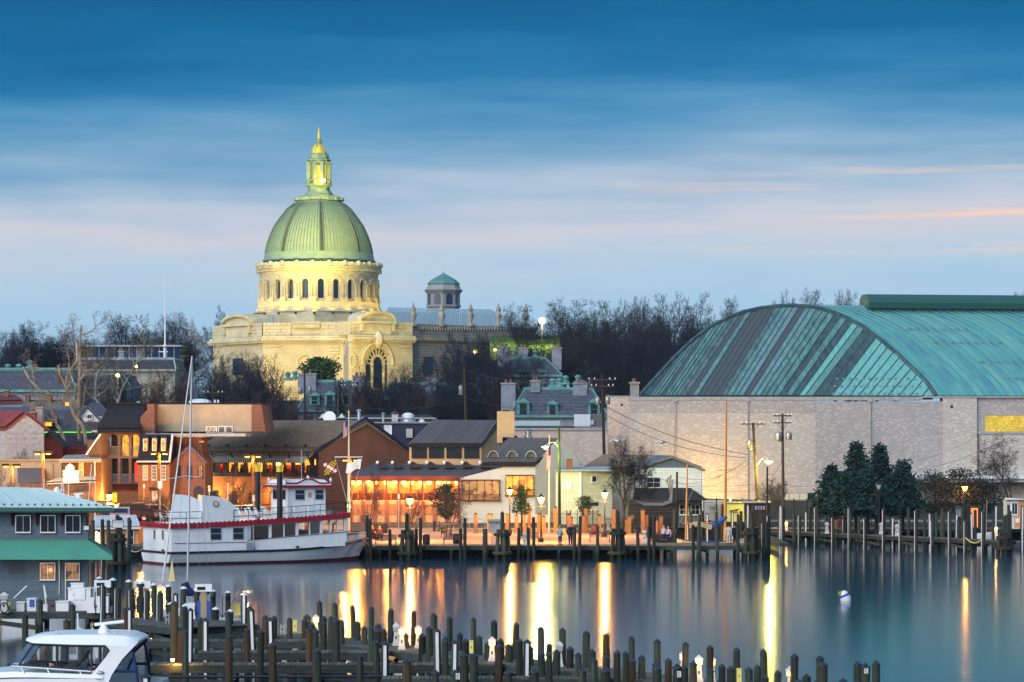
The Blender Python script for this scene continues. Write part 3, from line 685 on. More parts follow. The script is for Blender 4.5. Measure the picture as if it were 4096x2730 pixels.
e = WN.at(2150,-2); MB().slab([B,(e.x,e.y,Z(1306,e.y)),C],.3).bd('nave_roof_hip','roof_blue',chapel)
# transept roofs between the drum and the arms
for (u0,u1,w) in ((1000,1070,WC),(1400,1445,WC)):
    mb = MB(); q0,q1 = w.at(u0,-3),w.at(u1,-3); mb.slab([(q0.x,q0.y,zp-.4),(q1.x,q1.y,zp-.4),(q1.x,q1.y+10,zp+2.2),(q0.x,q0.y+10,zp+2.2)],.2); mb.bd('transept_roof','roof_blue',chapel)
# floodlights: one row on the parapet below the drum, others on the lawn
FLC = (1,.66,.05)
def flood(u,v,Y,aim,power,size=rad(80),c=FLC,par=chapel,housing=True):
    p = P(u,v,Y)
    if housing: MB().cbox((p.x,p.y,p.z-.4),.5,.35,.35).bd('floodlight','dark_wood',par)
    lamp('floodlight_beam',p,power,c,.25,par,size,aim,.8)
for k in range(11):      # a ring of lamps on the steps, washing the drum from below
    a = rad(-75+15*k); p = dp(a,284*ks,zc(1262)); MB().cbox((p[0],p[1],p[2]-.35),.5,.4,.4).bd('floodlight','dark_wood',chapel)
    lamp('floodlight_beam',p,1400*(1.5 if -3 < k-5 < 1 else 1),(1,.62,.03),.2,chapel,rad(120),dp(a,240*ks,zc(1150)),.8)
for u,pw in ((1120,6800),(1290,8200),(1450,7200)):
    flood(u,1560,578,P(u,1400,610),pw,rad(80),housing=False)
flood(960,1550,590,P(960,1400,622),3500,rad(80),housing=False)
for u,pw in ((1060,95000),(1250,120000),(1480,40000)): flood(u,1540,560,P(CU+(u-CU)*.4,930,632),pw,rad(20),(1,.80,.16),housing=False)

# small stone cupola tower on the building behind
TY = 690.; tx = X(1774,TY); tw = thing('cupola_tower','small pale stone tower with green pointed roof behind the nave roof','tower',(tx,TY,14)); kt = TY/F
def tl(p,n=8): return MB().lathe([(r*kt,Z(v,TY)) for r,v in p],(tx,TY,0),n)
tl([(64,1420),(64,1232),(70,1230),(70,1222),(66,1220),(66,1180)]).bd('wall','concrete',tw)
tl([(66,1182),(66,1178),(75,1166),(78,1162),(70,1158),(62,1140),(62,1136)]).bd('cornice','concrete',tw)
tl([(66,1138),(64,1134),(52,1122),(3,1094),(2,1088)]).bd('roof','copper',tw)
for i in range(8):
    a = rad(i*45+22.5+22.5*0); 
    p = V3((tx+61.5*kt*math.sin(a),TY-61.5*kt*math.cos(a),Z(1222,TY))); mb = MB(); mb.cbox(p,1.5,.25,1.9,a)
    mb.tube(p+V3((0,0,1.9))-V3((math.sin(a),-math.cos(a),0))*.1,p+V3((0,0,1.9))+V3((math.sin(a),-math.cos(a),0))*.14,.75,n=14); mb.bd('window','glass_blue',tw)

# ---------------------------------------------------------------- the field house
FY = 402.; fh = thing('field_house','huge pale brick field house with green copper barrel roof','field house',(X(3300,FY),FY,1.2))
zbw = Z(1592,FY)
def fwall(u0,u1,v0,v1,m,Yf=FY,d=3.,name='wall'):
    mb = MB(); mb.pbox(u0,u1,v0,v1,Yf,d); return mb.bd(name,m,fh)
def zf(z): return VH-(z-H)*F/FY
gv = 2045
fwall(2518,3262,1602,1972,'brick_field'); fwall(2518,3020,1972.2,gv,'brick_field')
fwall(3262,3772,1607,gv,'brick_field_grey',FY+.02)
fwall(3772.2,3908,1592,gv,'brick_field',FY-.3); fwall(3908.2,4500,1592,gv,'brick_field_grey',FY+.1)
fwall(3920,4500,1738,gv,'brick_field',FY-1.2,1.25,'annexe_wall'); fwall(3915,4500,1730,1737.5,'concrete',FY-1.35,1.4,'annexe_coping')
fwall(2430,2517.8,1588,gv,'brick_field_pink',FY+.8); fwall(2425,2520,1584,1588,'concrete',FY+.7,3.2,'coping')
fwall(2516,3690,1588,1602,'concrete',FY-.12,3,'coping'); fwall(3690,4500,1586,1592,'concrete',FY-.42,3.6,'coping')
fwall(3022,3230,1974,gv,'cream_paint',FY-.1,2,'service_door'); 
for i in range(5): fwall(3028+i*42,3030+i*42,1976,gv,'concrete',FY-.16,.1,'door_post')
fwall(3320,3480,1885,gv,'navy',FY-.1,.4,'loading_door')
fwall(2519,3261,1602.5,1652,'brick_field_grey',FY-.04,.1,'frieze_band')
for u_ in (2700,2990,3480): fwall(u_,u_+4,1604,gv,'concrete',FY-.2,.18,'downpipe'); fwall(u_-4,u_+8,1602,1609,'concrete',FY-.3,.3,'rainwater_head')
fwall(3913,3917,1740,gv,'plastic_grey',FY-1.4,.15,'downpipe')
fwall(2482,2490,1616,1624,'glass_dark',FY+.72,.1,'vent'); fwall(3802,3812,1622,1632,'glass_dark',FY-.38,.1,'vent')
fwall(3645,4500,1905,1916,'white_paint',FY-5.2,6,'canopy_edge'); fwall(3645,4500,1916.2,1930,'concrete',FY-5,5.5,'canopy')
wf = MB()
for (a,b,c,d) in ((3934,3940,1660,1732),(3940,4500,1658,1663),(3940,4500,1728,1732)): wf.pbox(a,b,c,d,FY-.02,.15)
gwin = wf.bd('glass_block_window','concrete',fh)
for i in range(26):
    for j in range(7):
        u0 = 3941+i*10.2; v0 = 1663.5+j*9.2; MB().pbox(u0,u0+9.2,v0,v0+8.3,FY+.03-.02*R.random(),.06).bd('pane','glass_block',gwin)
# copper end: sloping plane cut through the vault, one panel between each pair of seams
arch = [(90,715),(145,650),(200,590),(300,480),(400,385),(500,310),(600,260),(700,222),(800,200),(900,188),(1000,185),(1100,192),(1200,215),(1300,255),(1400,308),(1500,380),(1600,465),(1700,560),(1780,640),(1830,715)]
def interp(tb,x,i=0,j=1):
    for a,b in zip(tb,tb[1:]):
        if a[i] <= x <= b[i]: return a[j]+(b[j]-a[j])*(x-a[i])/(b[i]-a[i])
    return tb[-1][j] if x > tb[-1][i] else tb[0][j]
kk = .7
def onend(x,y,off=0):
    u,v = 2500+x/1.4743,1100+y/1.4743; Y = (FY+1+kk*(H-zbw))/(1+kk*(v-VH)/F) ; p = P(u,v,Y); return p+V3((0,-.82,.57))*off
b2t = [(90,90),(110,200),(150,380),(300,620),(600,930),(850,1190),(1080,1395),(1230,1490),(1500,1665),(1700,1770),(1830,1830)]
NP = 50; tops = [90+i*(1830-90)/NP for i in range(NP+1)]; t2b = [(b,a) for a,b in b2t]
mb = MB(); mb.prism([onend(x,y,-.1) for x,y in arch],(0,3,-.4)); mb.bd('roof_end_core','patina4',fh)
for i in range(NP):
    x0,x1 = tops[i],tops[i+1]; b0,b1 = interp(t2b,x0),interp(t2b,x1); pts = []
    ptop0,ptop1 = (x0,interp(arch,x0)),(x1,interp(arch,x1)); q = [(b0,716),(b1,716),ptop1,ptop0]
    f = x0/1740; r = R.random()
    for xe,ms in ((250,'31'),(330,'23'),(430,'32'),(520,'16'),(600,'13'),(690,'60'),(740,'13'),(900,'606'),(950,'01'),(1010,'2'),(1060,'6'),(1120,'2'),(1180,'01'),(1330,'141'),(1390,'53'),(1480,'4'),(9999,'5')):
        if x0 < xe: m = 'patina'+R.choice(ms); break
    ps = [onend(*p) for p in q]; o = V3((0,-.82,.57))*(.10+.05*R.random()); c = sum(ps,V3())/4
    ps = [p+(c-p)*.015 for p in ps]; MB().hexa(ps+[p+o for p in ps]).bd('end_panel',m,fh)
    MB().tube(onend(b1,716,.12),onend(*ptop1,.12),.10,n=4).bd('standing_seam','patina4',fh)
MB().path([onend(x,y,.1) for x,y in arch],.32,6).bd('verge','patina4',fh)
th = rad(9); dv = V3((math.cos(th),math.sin(th),0)); half = [p for p in arch if p[0] >= 1000]
vm = MB(); LV = 80
vm.grid([[onend(x,y,-.05) for x,y in arch],[onend(x,y,-.05)+dv*LV for x,y in arch]]); vm.bd('vault','patina4',fh)
pw = 1.15; npan = 62
hp = [onend(x,y) for x,y in half]
for i in range(npan):
    m = R.choice(['verdigris0','verdigris1','verdigris0','verdigris2']); rows = []
    for e,lift in ((.05,.08),(pw-.05,.08)): rows.append([p+dv*(i*pw+e)+V3((.0,-.55,.7))*lift for p in hp])
    MB().grid(rows).bd('vault_panel',m,fh,smooth=True)
    MB().path([p+dv*(i*pw)+V3((.0,-.1,.12)) for p in hp],.085,4).bd('standing_seam','verdigris1',fh)
for (x,i0,n,k) in ((4,4,9,.15),(5,6,9,.2),(6,9,8,.5),(7,10,9,.6),(8,12,6,.3),(9,14,8,.2),(5,34,6,.4),(7,36,5,.3),(8,33,6,.8),(9,26,4,.4)):      # pale patched sheets
    a = hp[x].lerp(hp[min(x+1,len(hp)-1)],k) if x < len(hp) else hp[-1]
    b = a+ (hp[min(x+1,len(hp)-1)]-hp[x]).normalized()*.55 if x+1 < len(hp) else a
    o = V3((0,-.6,.75))*.16; q = [b+dv*i0*pw,b+dv*(i0+n)*pw,a+dv*(i0+n)*pw,a+dv*i0*pw]
    if (a-b).length > .1: MB().add([p+o for p in q],[(0,1,2,3)]).bd('patch','patina2',fh)
rm = MB(); c0 = onend(1000,185)+dv*10; prof = [(-2.2,-.3),(-2.4,.5),(-2.1,1.2),(-1,1.7),(1,1.7),(2.1,1.2),(2.4,.5),(2.2,-.3)]
nrm2 = V3((-dv.y,dv.x,0)); rr = []
for s_ in (0,70): rr.append([c0+dv*s_+nrm2*a+V3((0,0,b)) for a,b in prof])
rm.grid(rr,True); rm.add(rr[0],[tuple(range(8))]); rm.bd('ridge_ventilator','green_dark',fh)
for i in range(24):
    p = c0+dv*(1+i*2.9); MB().cbox((p.x,p.y,p.z-.6),.3,2.6,1.4,th).bd('ventilator_leg','green_dark',fh)
for i in range(14):      # snow guards in rows on the lower right of the end
    for j in range(3):
        x,y = 1250+i*38-j*12,622+j*44
        if y > interp(arch,x)+20: p = onend(x,y,.16); MB().cbox(p,.34,.1,.25).bd('snow_guard','stone_grey',fh)
# ---------------------------------------------------------------- trees
def gen_tree(seed,h,kids,ratio,ang,lev,droop=0.,r0=None,start=.3,up=.12,wob=.16,paths=None,minr=.012,split=2,tl_=.55):
    rr = random.Random(seed); A,B = MB(),MB(); stack = []
    def perp(d,a,t):
        o = d.orthogonal().normalized(); o = Matrix.Rotation(t,3,d) @ o; return (d*math.cos(a)+o*math.sin(a)).normalized()
    r0 = r0 or h*.022
    if paths is None: stack.append((V3((0,0,0)),V3((0,0,1)),h*tl_,r0,0,None))
    else:
        for p,ra in paths: stack.append((p[0],None,None,ra,0,p))
    while stack:
        p,d,Lb,r,l,pth = stack.pop(); mb = A if l < split else B
        n = 6 if l == 0 else (5 if l == 1 else 3); ns = 5 if l == 0 else (4 if l < 3 else (3 if l == 3 else 1)); pts = [p]; dirs = []
        if pth is not None:
            pts = pth; dirs = [(b-a).normalized() for a,b in zip(pth,pth[1:])]; Lb = sum((b-a).length for a,b in zip(pth,pth[1:])); ns = len(dirs)
        else:
            for k in range(ns):
                d = (d+V3((rr.gauss(0,wob),rr.gauss(0,wob),rr.gauss(0,wob)+up*(1 if l < 3 else .5)-droop*l*.25*(k/ns)))).normalized(); dirs.append(d); pts.append(pts[-1]+d*(Lb/ns))
        re = max(minr*.7,r*(.35 if l else .45))
        for k in range(ns):
            a,b = r+(re-r)*k/ns,r+(re-r)*(k+1)/ns
            mb.tube(pts[k],pts[k+1],max(minr,a),max(minr*.8,b),n,False)
        if l < lev:
            nk = kids[l]
            for k in range(nk):
                t = start+(1-start)*((k+.6*rr.random())/nk) if l == 0 else .22+.78*(k+rr.random())/nk
                f = min(t*ns,ns-.001); i = int(f); q = pts[i].lerp(pts[i+1],f-i); dd = perp(dirs[i],rad(ang[l]*(.75+.5*rr.random())),k*2.4+rr.random()*1.2)
                Lk = Lb*ratio[l]*(1.15-.45*t if l else 1.1-.35*t)*(.8+.4*rr.random()); rk = (r+(re-r)*t)*.62
                stack.append((q,dd,Lk,rk,l+1,None))
            if l < 3 and pth is None:      # leader
                for s_ in range(2): stack.append((pts[-1],perp(dirs[-1],rad(14+14*rr.random()),s_*3.1+rr.random()),Lb*ratio[l]*.85,re*.9,l+1,None))
    return A,B
def proto(seed,**k): return gen_tree(seed,**k)
def mesh_of(mb,name,m):
    me = bpy.data.meshes.new(name); me.from_pydata(mb.v,[],mb.f); me.update(); me.materials.append(M[m]); return me
PROT = {}
def reg(key,A,B,ma,mb_,h):
    zs = max(v[2] for v in B.v); ws = sorted(math.hypot(v[0],v[1]) for v in B.v)[int(len(B.v)*.90)]; PROT[key] = (mesh_of(A,'trunk',ma),mesh_of(B,'crown',mb_),zs,ws)
for i,sd in enumerate((3,11,27,42)):
    A,B = gen_tree(sd,14,[9,7,6,5,4],[1.05,.58,.52,.5,.6],[55,46,46,46,46],5,r0=.36,start=.35,minr=.0105,tl_=.4,up=.10); reg('elm%d' % i,A,B,'bark','twig',14)
A,B = gen_tree(5,8,[11,6,5,4],[.5,.5,.5,.55],[62,45,45,45],4,r0=.12,start=.22,up=.05,minr=.009); reg('young',A,B,'bark_warm','twig_red',8)
A,B = gen_tree(15,8,[9,7,7,5,3],[.6,.5,.5,.5,.5],[40,40,42,45,45],5,r0=.16,start=.1,up=.1,minr=.01); reg('bushy',A,B,'bark_warm','twig_red',8)
A,B = gen_tree(19,7,[5,5,6,4,2],[.75,.6,.55,.55,.6],[42,45,45,50,50],5,droop=.55,r0=.16,start=.25,up=.1,minr=.010); reg('weeping',A,B,'bark_warm','twig',7)
def tree(key,u,vtop,Y,wpx,label,zbase=None,group='bare winter trees',rz=None,name='bare_tree',cat='tree',mats=None):
    tm,cm,hz,wz = PROT[key]; zb = gz(X(u,Y),Y) if zbase is None else zbase
    o = thing(name,label,cat,(X(u,Y),Y,zb-.1),group); sz = (Z(vtop,Y)-zb)/hz; sx = wpx/2*Y/F/wz*(1.45 if key[:3] == 'elm' else 1.1)
    for nm,me in (('trunk',tm),('crown',cm)):
        c = bpy.data.objects.new(nm,me); col.objects.link(c); c.parent = o
        if mats: c.material_slots[0].link = 'OBJECT'; c.material_slots[0].material = M[mats[0 if nm == 'trunk' else 1]]
    o.scale = (sx,sx,sz); o.rotation_euler = (0,0,R.random()*6.28 if rz is None else rz); return o
# skyline row right of the chapel, left to right
row = [(1905,1322,575,150),(2085,1205,572,190),(2185,1200,590,170),(2290,1180,575,210),(2375,1190,600,170),(2450,1188,580,190),(2530,1195,570,170),(2610,1172,590,170),(2672,1160,575,180),(2755,1205,600,170),(2850,1158,585,210),(2935,1175,600,150),(2700,1300,540,190),(2560,1310,545,200),(2400,1300,540,200),(2250,1320,545,190),(2840,1290,545,190),(2010,1330,560,170),(2140,1290,550,190),(2330,1250,555,190),(2490,1250,555,200),(2640,1250,555,190),(2780,1260,560,190),(2900,1240,565,170),(2080,1350,530,180),(2470,1340,525,190),(2620,1340,525,190),(2760,1350,525,180)]
for i,(u,v,Y,w) in enumerate(sorted(row)):
    tree('elm%d' % (i % 4),u,v,Y,w,'bare tree, %s from the left in the dark wood right of the chapel' % ordn(i+1),group='bare trees of the wood right of the chapel')
for i,(u,v,Y,w) in enumerate([(3080,1190,600,120),(3140,1148,600,170),(3235,1140,620,180),(3330,1148,640,170),(3420,1160,640,170),(3510,1168,650,150),(4085,1150,650,110)]):
    tree('elm%d' % ((i+1) % 4),u,v,Y,w,'bare treetop showing above the copper roof, %s from the left' % ordn(i+1),group='treetops behind the field house')
for i,(u,v,Y,w) in enumerate([(50,1282,560,230),(130,1272,570,240),(205,1292,580,210),(505,1248,575,230),(610,1240,570,250),(700,1320,580,200),(300,1335,590,210),(400,1360,580,180),(20,1340,540,200)]):
    tree('elm%d' % (i % 4),u,v,Y,w,'bare skyline tree ' + ['with a broad crown near the left edge','tallest of the clump at the far left','at the right end of the far left clump','left one of the big rounded pair by the white mast','right one of the big rounded pair by the white mast','low one just right of the white mast','low one behind the pale sycamores','low one between the sycamores and the rounded pair','cut by the left edge of the picture'][i],group='bare skyline trees left of the chapel')
tree('elm1',862,1212,660,95,'small bare tree rising over the left end of the chapel parapet',zbase=22)
tree('elm2',775,1262,600,110,'bare tree with yellow lit twigs beside the chapel corner',mats=('twig_pale','twig_pale'))  # warm light on this tree is put into paler bark and twig colour
mid = [(905,1420,455,230,'elm1','low one left of the chapel corner'),(1010,1440,450,220,'elm2','spreading before the chapel left arm'),(1380,1500,455,170,'elm0','behind the middle stone chimney'),(1650,1440,465,200,'elm3','between fan window and nave'),(1810,1470,450,210,'elm1','low one under the nave urns'),(1890,1370,475,210,'elm2','beside the yellow globe lamp'),(855,1405,480,190,'elm0','left of the chapel wall behind the tan parapet'),(955,1392,485,200,'elm3','before the chapel left arm window'),(1062,1412,480,180,'bushy','before the lit chapel corner'),(1110,1402,470,130,'elm1','with a narrow crown before the blind arch'),(1565,1390,470,170,'elm2','right under the great fan window'),(1745,1402,460,250,'elm0','broadest one before the dark nave wall'),(1840,1310,490,200,'elm3','before the nave roof end'),(1935,1420,470,190,'elm1','left of the grey stone house row'),(1480,1480,450,160,'bushy','low one below the fan window'),(560,1452,440,200,'elm2','right of the pale sycamores'),(640,1470,430,220,'bushy','behind the dark sloped roof'),(740,1440,450,200,'elm1','behind the sailboat mast'),(445,1480,440,180,'elm3','behind the brick balcony house'),(2005,1480,450,170,'bushy','beside the stone chimneys'),(1650,1520,440,150,'bushy','low one above the flat roof vents'),(2200,1470,450,150,'elm2','in front of the slate roofs')]
for u,v,Y,w,k,lb in mid: tree(k,u,v,Y,w,'dark bare tree ' + lb,group='bare trees before the chapel',mats=('bark','twig_red') if k == 'bushy' else None)
for i,(u,v,w) in enumerate([(1010,1545,160),(1100,1570,150),(1190,1590,140),(920,1560,150),(1290,1600,120)]):
    tree('bushy',u,v,400,w,'purplish bare shrub, %s from the left behind the shingled restaurant roof' % ordn(i+1),name='bare_shrub',cat='shrub',group='purplish shrubs')
# pale sycamores on the left, trunks drawn as they stand
def syc(us,Y,r): return [P(u,v,Y+dy) for u,v,dy in us],r
SY = 310.
for k,(lb,ps) in enumerate([('leaning left over the grey gable house',[([(282,1850,0),(262,1780,0),(245,1730,.5),(228,1702,1),(212,1668,.5),(200,1612,0),(168,1570,-1),(118,1520,-1),(92,1470,0)],.24),([(228,1702,1),(222,1660,1),(205,1640,1)],.14),([(212,1690,.5),(170,1650,-.5),(140,1620,-1)],.13)]),
        ('standing straight, middle of the three',[([(313,1840,3),(318,1760,3),(312,1690,3),(314,1600,3.2),(316,1540,3),(320,1460,3.4),(318,1390,3),(326,1300,3)],.26),([(316,1545,3),(285,1530,3.5),(250,1520,3),(215,1490,2)],.15),([(318,1520,3),(360,1480,3),(410,1450,4)],.14)]),
        ('bent in the middle, right one of the three',[([(348,1820,1),(340,1740,1),(328,1700,1),(300,1672,1),(285,1630,1.5),(276,1580,1),(262,1545,.6),(270,1500,.4),(292,1465,.5),(310,1440,.5),(305,1370,1)],.25),([(262,1545,.6),(240,1500,0),(232,1460,0)],.14)])]):
    pp = [([V3(q) for q in syc(us,SY,0)[0]],r) for us,r in ps]; base = pp[0][0][0].copy(); base.z = GZ
    pp[0][0].insert(0,V3((pp[0][0][0].x,pp[0][0][0].y,GZ)))
    A,B = gen_tree(60+k,12,[6,4,4,3],[.15,.55,.55,.5],[55,45,45,45],4,paths=pp,minr=.014,start=.4,wob=.25,split=2)
    o = thing('sycamore_tree','pale barked bare sycamore ' + lb,'tree',base,'pale sycamores'); A.bd('trunk','bark_pale',o); B.bd('crown','twig_pale',o)
for k,(u0,v0,v1,lb) in enumerate(((455,1655,1380,'behind the brick balcony house roof'),(410,1660,1450,'thin one left of the dark shingled roof'))):
    pts = [P(u0,1760,380),P(u0+5,v0,380),P(u0+30*(1-2*k),(v0*2+v1)/3,381),P(u0+80*(1-1.3*k),(v0+2*v1)/3,380),P(u0+130*(1-1.2*k),v1,381)]
    A,B = gen_tree(80+k,10,[10,5,4,3],[.3,.5,.5,.5],[50,45,45,45],4,paths=[(pts,.2)],minr=.02,start=.35); o = thing('sycamore_tree','pale bare sycamore limbs ' + lb,'tree',(pts[0].x,380,3),'pale sycamores'); A.bd('trunk','bark_pale',o); B.bd('crown','twig_pale',o)
# waterfront trees
tree('young',1478,1850,262,125,'small bare tree with dense brown twigs beside the white flagpole',GZ,name='young_tree')
tree('young',985,1862,300,170,'small bare tree in front of the brick arches',GZ,name='young_tree')
tree('young',1300,1890,300,110,'bare little tree behind the wheelhouse',GZ,name='young_tree')
tree('young',1635,1930,285,110,'thin bare tree behind the first plaza lantern',GZ,name='young_tree')
tree('young',1798,1885,268,130,'bare tree with straight trunk in front of the dark evergreen',GZ,name='young_tree')
tree('weeping',2490,1735,300,230,'weeping bare birch before the pale clapboard house',GZ,name='birch_tree')
tree('weeping',2615,1775,302,190,'smaller weeping birch right of the street lantern',GZ,name='birch_tree')
tree('weeping',4062,1725,330,260,'reddish bare tree at the right edge before the brick wall',GZ,name='bare_tree',mats=('bark_warm','twig_red'))
tree('bushy',3068,1905,310,130,'straw coloured bare bush beside the iron fence',GZ,name='bare_shrub',cat='shrub',mats=('twig_pale','twig_pale'))
tree('bushy',560,1975,290,190,'orange lit bare shrub beside the parked cars',GZ,name='bare_shrub',cat='shrub',mats=('bark_warm','twig_pale'))
tree('young',668,1905,285,120,'thin dark bare tree left of the paddle box',GZ,name='young_tree')
tree('bushy',850,2010,292,140,'low bare shrub behind the chairs of the excursion boat',GZ,name='bare_shrub',cat='shrub')
tree('young',25,1830,290,110,'thin bare tree at the left edge by the parking lamp',GZ,name='young_tree')
tree('elm2',92,1745,300,80,'small bare tree against the grey clapboard gable',GZ,name='young_tree')
# leafy evergreens: crowns of many small leaf faces
def leafy(u,vtop,vbot,Y,wpx,label,m,shape='cone',n=2600,size=.22,zbase=None,name='evergreen_tree',cat='tree',seed=1,group='evergreens',blobs=None):
    rr = random.Random(seed); k = Y/F; zb = gz(X(u,Y),Y) if zbase is None else zbase; z0,z1 = Z(vbot,Y),Z(vtop,Y); w = wpx/2*k; x0 = X(u,Y)
    o = thing(name,label,cat,(x0,Y,zb),group); t = MB().tube((x0,Y,zb),(x0,Y,z0+(z1-z0)*.85),w*.07+.05,.03,6)
    br = []
    for i in range(60):
        f = (i+rr.random())/60; a = i*2.4; z = z0+(z1-z0)*f
        rad_ = w*((1-f)**.75 if shape == 'cone' else math.sqrt(max(.05,1-(2*f-1)**2)))*(.5+.75*rr.random())
        tip = V3((x0+rad_*math.cos(a),Y+rad_*math.sin(a),z+(.12 if shape == 'cone' else .25)*rad_)); br.append((V3((x0,Y,z-.15*rad_)),tip)); t.tube(br[-1][0],tip,.035,.012,3,False)
    t.bd('trunk','bark',o); c = MB()
    for i in range(n):
        a,b = br[rr.randrange(60)]; f = rr.random()**.55; p = a.lerp(b,.25+.8*f)+V3((rr.gauss(0,1),rr.gauss(0,1),rr.gauss(0,.8)))*(w*.10)
        d = V3((rr.gauss(0,1),rr.gauss(0,1),rr.gauss(0,.6)+.3)).normalized(); e = d.orthogonal().normalized(); s_ = size*(.6+.8*rr.random())
        c.add([p,p+d*s_*.55+e*s_*.28,p+d*s_,p+d*s_*.55-e*s_*.28],[(0,1,2,3)])
    c.bd('crown',m,o); return o
for i,(u,vt,w,Y,s_,lb) in enumerate([(3425,1785,190,285,1,'tallest of the dark cedars by the iron fence'),(3520,1790,180,288,2,'second tall dark cedar by the iron fence'),(3325,1875,150,283,3,'low dark cedar at the left end of the group'),(3610,1858,200,286,4,'broad dark cedar at the right end of the group'),(3470,1900,230,281,5,'low bushy cedar in front of the tall pair'),(3380,1920,200,280,6,'low cedar behind the unlit lantern')]):
    leafy(u,vt,2060,Y,w,lb,'leaf_cedar','cone',5200,.34,GZ,seed=s_,name='cedar_tree',group='dark cedars by the fence')
for i,(u,vt,w,lb) in enumerate([(3740,1905,200,'dark twiggy shrub left of the lit orange shed'),(3840,1890,220,'dark twiggy shrub with a lamp shining through it'),(3930,1930,170,'dark twiggy shrub behind the pale kiosk')]):
    leafy(u,vt,2060,300,w,lb,'leaf_dark','round',2600,.24,GZ,seed=20+i,name='shrub',cat='shrub',group='dark shrubs by the fence')
leafy(1785,1945,2075,285,110,'dark green rounded evergreen before the lit porch','leaf_cedar','round',3000,.2,GZ,seed=31)
leafy(2087,1948,2055,272,80,'bright green little fir behind the plaza lanterns','leaf_green','cone',2600,.16,GZ,seed=32,name='fir_tree')
leafy(2340,1990,2060,285,70,'small green leafy shrub beside the cream house','leaf_green','round',900,.18,GZ,seed=33,name='shrub',cat='shrub')
leafy(1275,1445,1570,500,150,'round green magnolia before the floodlit chapel wall','leaf_green','round',3000,.6,seed=34,name='magnolia_tree')
leafy(330,1395,1470,520,60,'narrow dark green conifer among the bare trees on the left','leaf_green','cone',1200,.6,seed=35,name='conifer_tree')
# ---------------------------------------------------------------- officers' houses: grey stone, slate roofs, copper dormers, tall chimneys
def chimney(root,u0,u1,v0,v1,Y,m='stone_grey',d=1.4,pots=True):
    mb = MB(); mb.pbox(u0,u1,v0+4,v1,Y,d); c = mb.bd('chimney',m,root)
    m2 = MB(); m2.box(X(u0-3,Y),X(u1+3,Y),Y-.15,Y+d+.15,Z(v0+5,Y),Z(v0,Y)); m2.bd('chimney_cap','stone_dark',c)
    if pots:
        for f in (.35,.68): p = P(u0+(u1-u0)*f,v0,Y+d/2); MB().lathe([(.22,0),(.16,.5)],p,8).bd('chimney_pot','brick_red',c)
    return c
def dormer(root,u0,u1,vt,ve,vb,Y,m='copper',depth=2.2,pane='glass_dark'):
    mb = MB(); mb.pbox(u0,u1,ve,vb,Y,depth); d = mb.bd('dormer',m,root); a,b = P(u0-5,ve,Y-.25),P(u1+5,ve,Y-.25); up = Z(vt,Y)-Z(ve,Y); um = (u0+u1)/2
    e = V3((0,depth,0)); r = V3((X(um,Y),Y+depth*.45,Z(vt,Y)))
    MB().add([a,b,b+e,a+e,r,r+e*.6],[(0,1,4),(1,2,5,4),(3,0,4,5),(2,3,5),(0,3,2,1)]).bd('dormer_roof','copper',d)
    m2 = MB(); g = (u1-u0)*.22; m2.pbox(u0+g,u1-g,ve+4,vb-5,Y-.06,.08); m2.bd('pane',pane,d); m3 = MB()
    m3.pbox(u0+g-2,u1-g+2,(ve+vb)/2-.8,(ve+vb)/2+.8,Y-.1,.06); m3.pbox(u0+g-3,u0+g,ve+2,vb-4,Y-.1,.06); m3.pbox(u1-g,u1-g+3,ve+2,vb-4,Y-.1,.06); m3.bd('sash','copper',d)
def slate_house(name,label,u0,u1,v_ridge,v_eave,v_base,Y,dorm=(),chim=(),cut=60,ridge='copper',rows=18,wall='stone_grey',group='stone houses before the chapel',fin=(),roofm='roof_slate'):
    o = thing(name,label,'house',(X((u0+u1)/2,Y),Y,gz(X((u0+u1)/2,Y),Y)-.5),group); d = 9
    w = MB(); w.box(X(u0,Y),X(u1,Y),Y,Y+d*1.6,o.location.z,Z(v_eave,Y)); w.bd('wall',wall,o)
    A,B = P(u0-4,v_eave,Y-.4),P(u1+4,v_eave,Y-.4); h = Z(v_ridge,Y)-Z(v_eave,Y); run = h*.55
    D,C = V3((X(u0+cut,Y),Y+run,A.z+h)),V3((X(u1-cut,Y),Y+run,A.z+h))
    A2,B2 = A+V3((0,d*1.7,0)),B+V3((0,d*1.7,0)); D2,C2 = D+V3((0,d*1.7-2*run,0)),C+V3((0,d*1.7-2*run,0))
    c = MB().add([A,B,C,D,A2,B2,C2,D2],[(0,1,2,3),(1,5,6,2),(4,0,3,7),(5,4,7,6),(3,2,6,7),(0,4,5,1)]).bd('roof',roofm,o)
    shingles(o,A,B,C,D,rows,int((u1-u0)/9),roofm,.07)
    r = MB(); r.tube(D,C,.28,n=6); r.tube(C,B,.16,n=5); r.tube(D,A,.16,n=5); r.tube(D2,D,.28,n=6); r.tube(C2,C,.28,n=6); r.bd('ridge_flashing',ridge,c)
    e = MB(); e.box(A.x,B.x,Y-.6,Y-.1,A.z-.35,A.z+.02); e.bd('eave','copper' if ridge == 'copper' else 'stone_dark',c)
    for q in dorm: dormer(o,*q[:5],Y-.3+ (q[5] if len(q) > 5 else 0))
    for q in chim: chimney(o,*q,Y+1.5)
    for u,v in fin:
        p = P(u,v+26,Y+run+2); MB().lathe([(.9,-.2),(.8,0),(.35,.35),(.35,.7),(.55,.8),(.4,1.05),(.12,1.2)],p,10).bd('finial','copper',c,smooth=True)
    return o
slate_house('stone_house','grey slate house with verdigris dormers left of the dark pole',2040,2430,1556,1662,1720,440,dorm=[(2068,2118,1592,1612,1664),(2188,2232,1600,1618,1662),(2352,2400,1594,1612,1664)],chim=[(2004,2062,1532,1672),(2292,2348,1532,1660),(2122,2160,1522,1570)],fin=[(2210,1520),(2240,1518),(2262,1508),(2312,1506)])
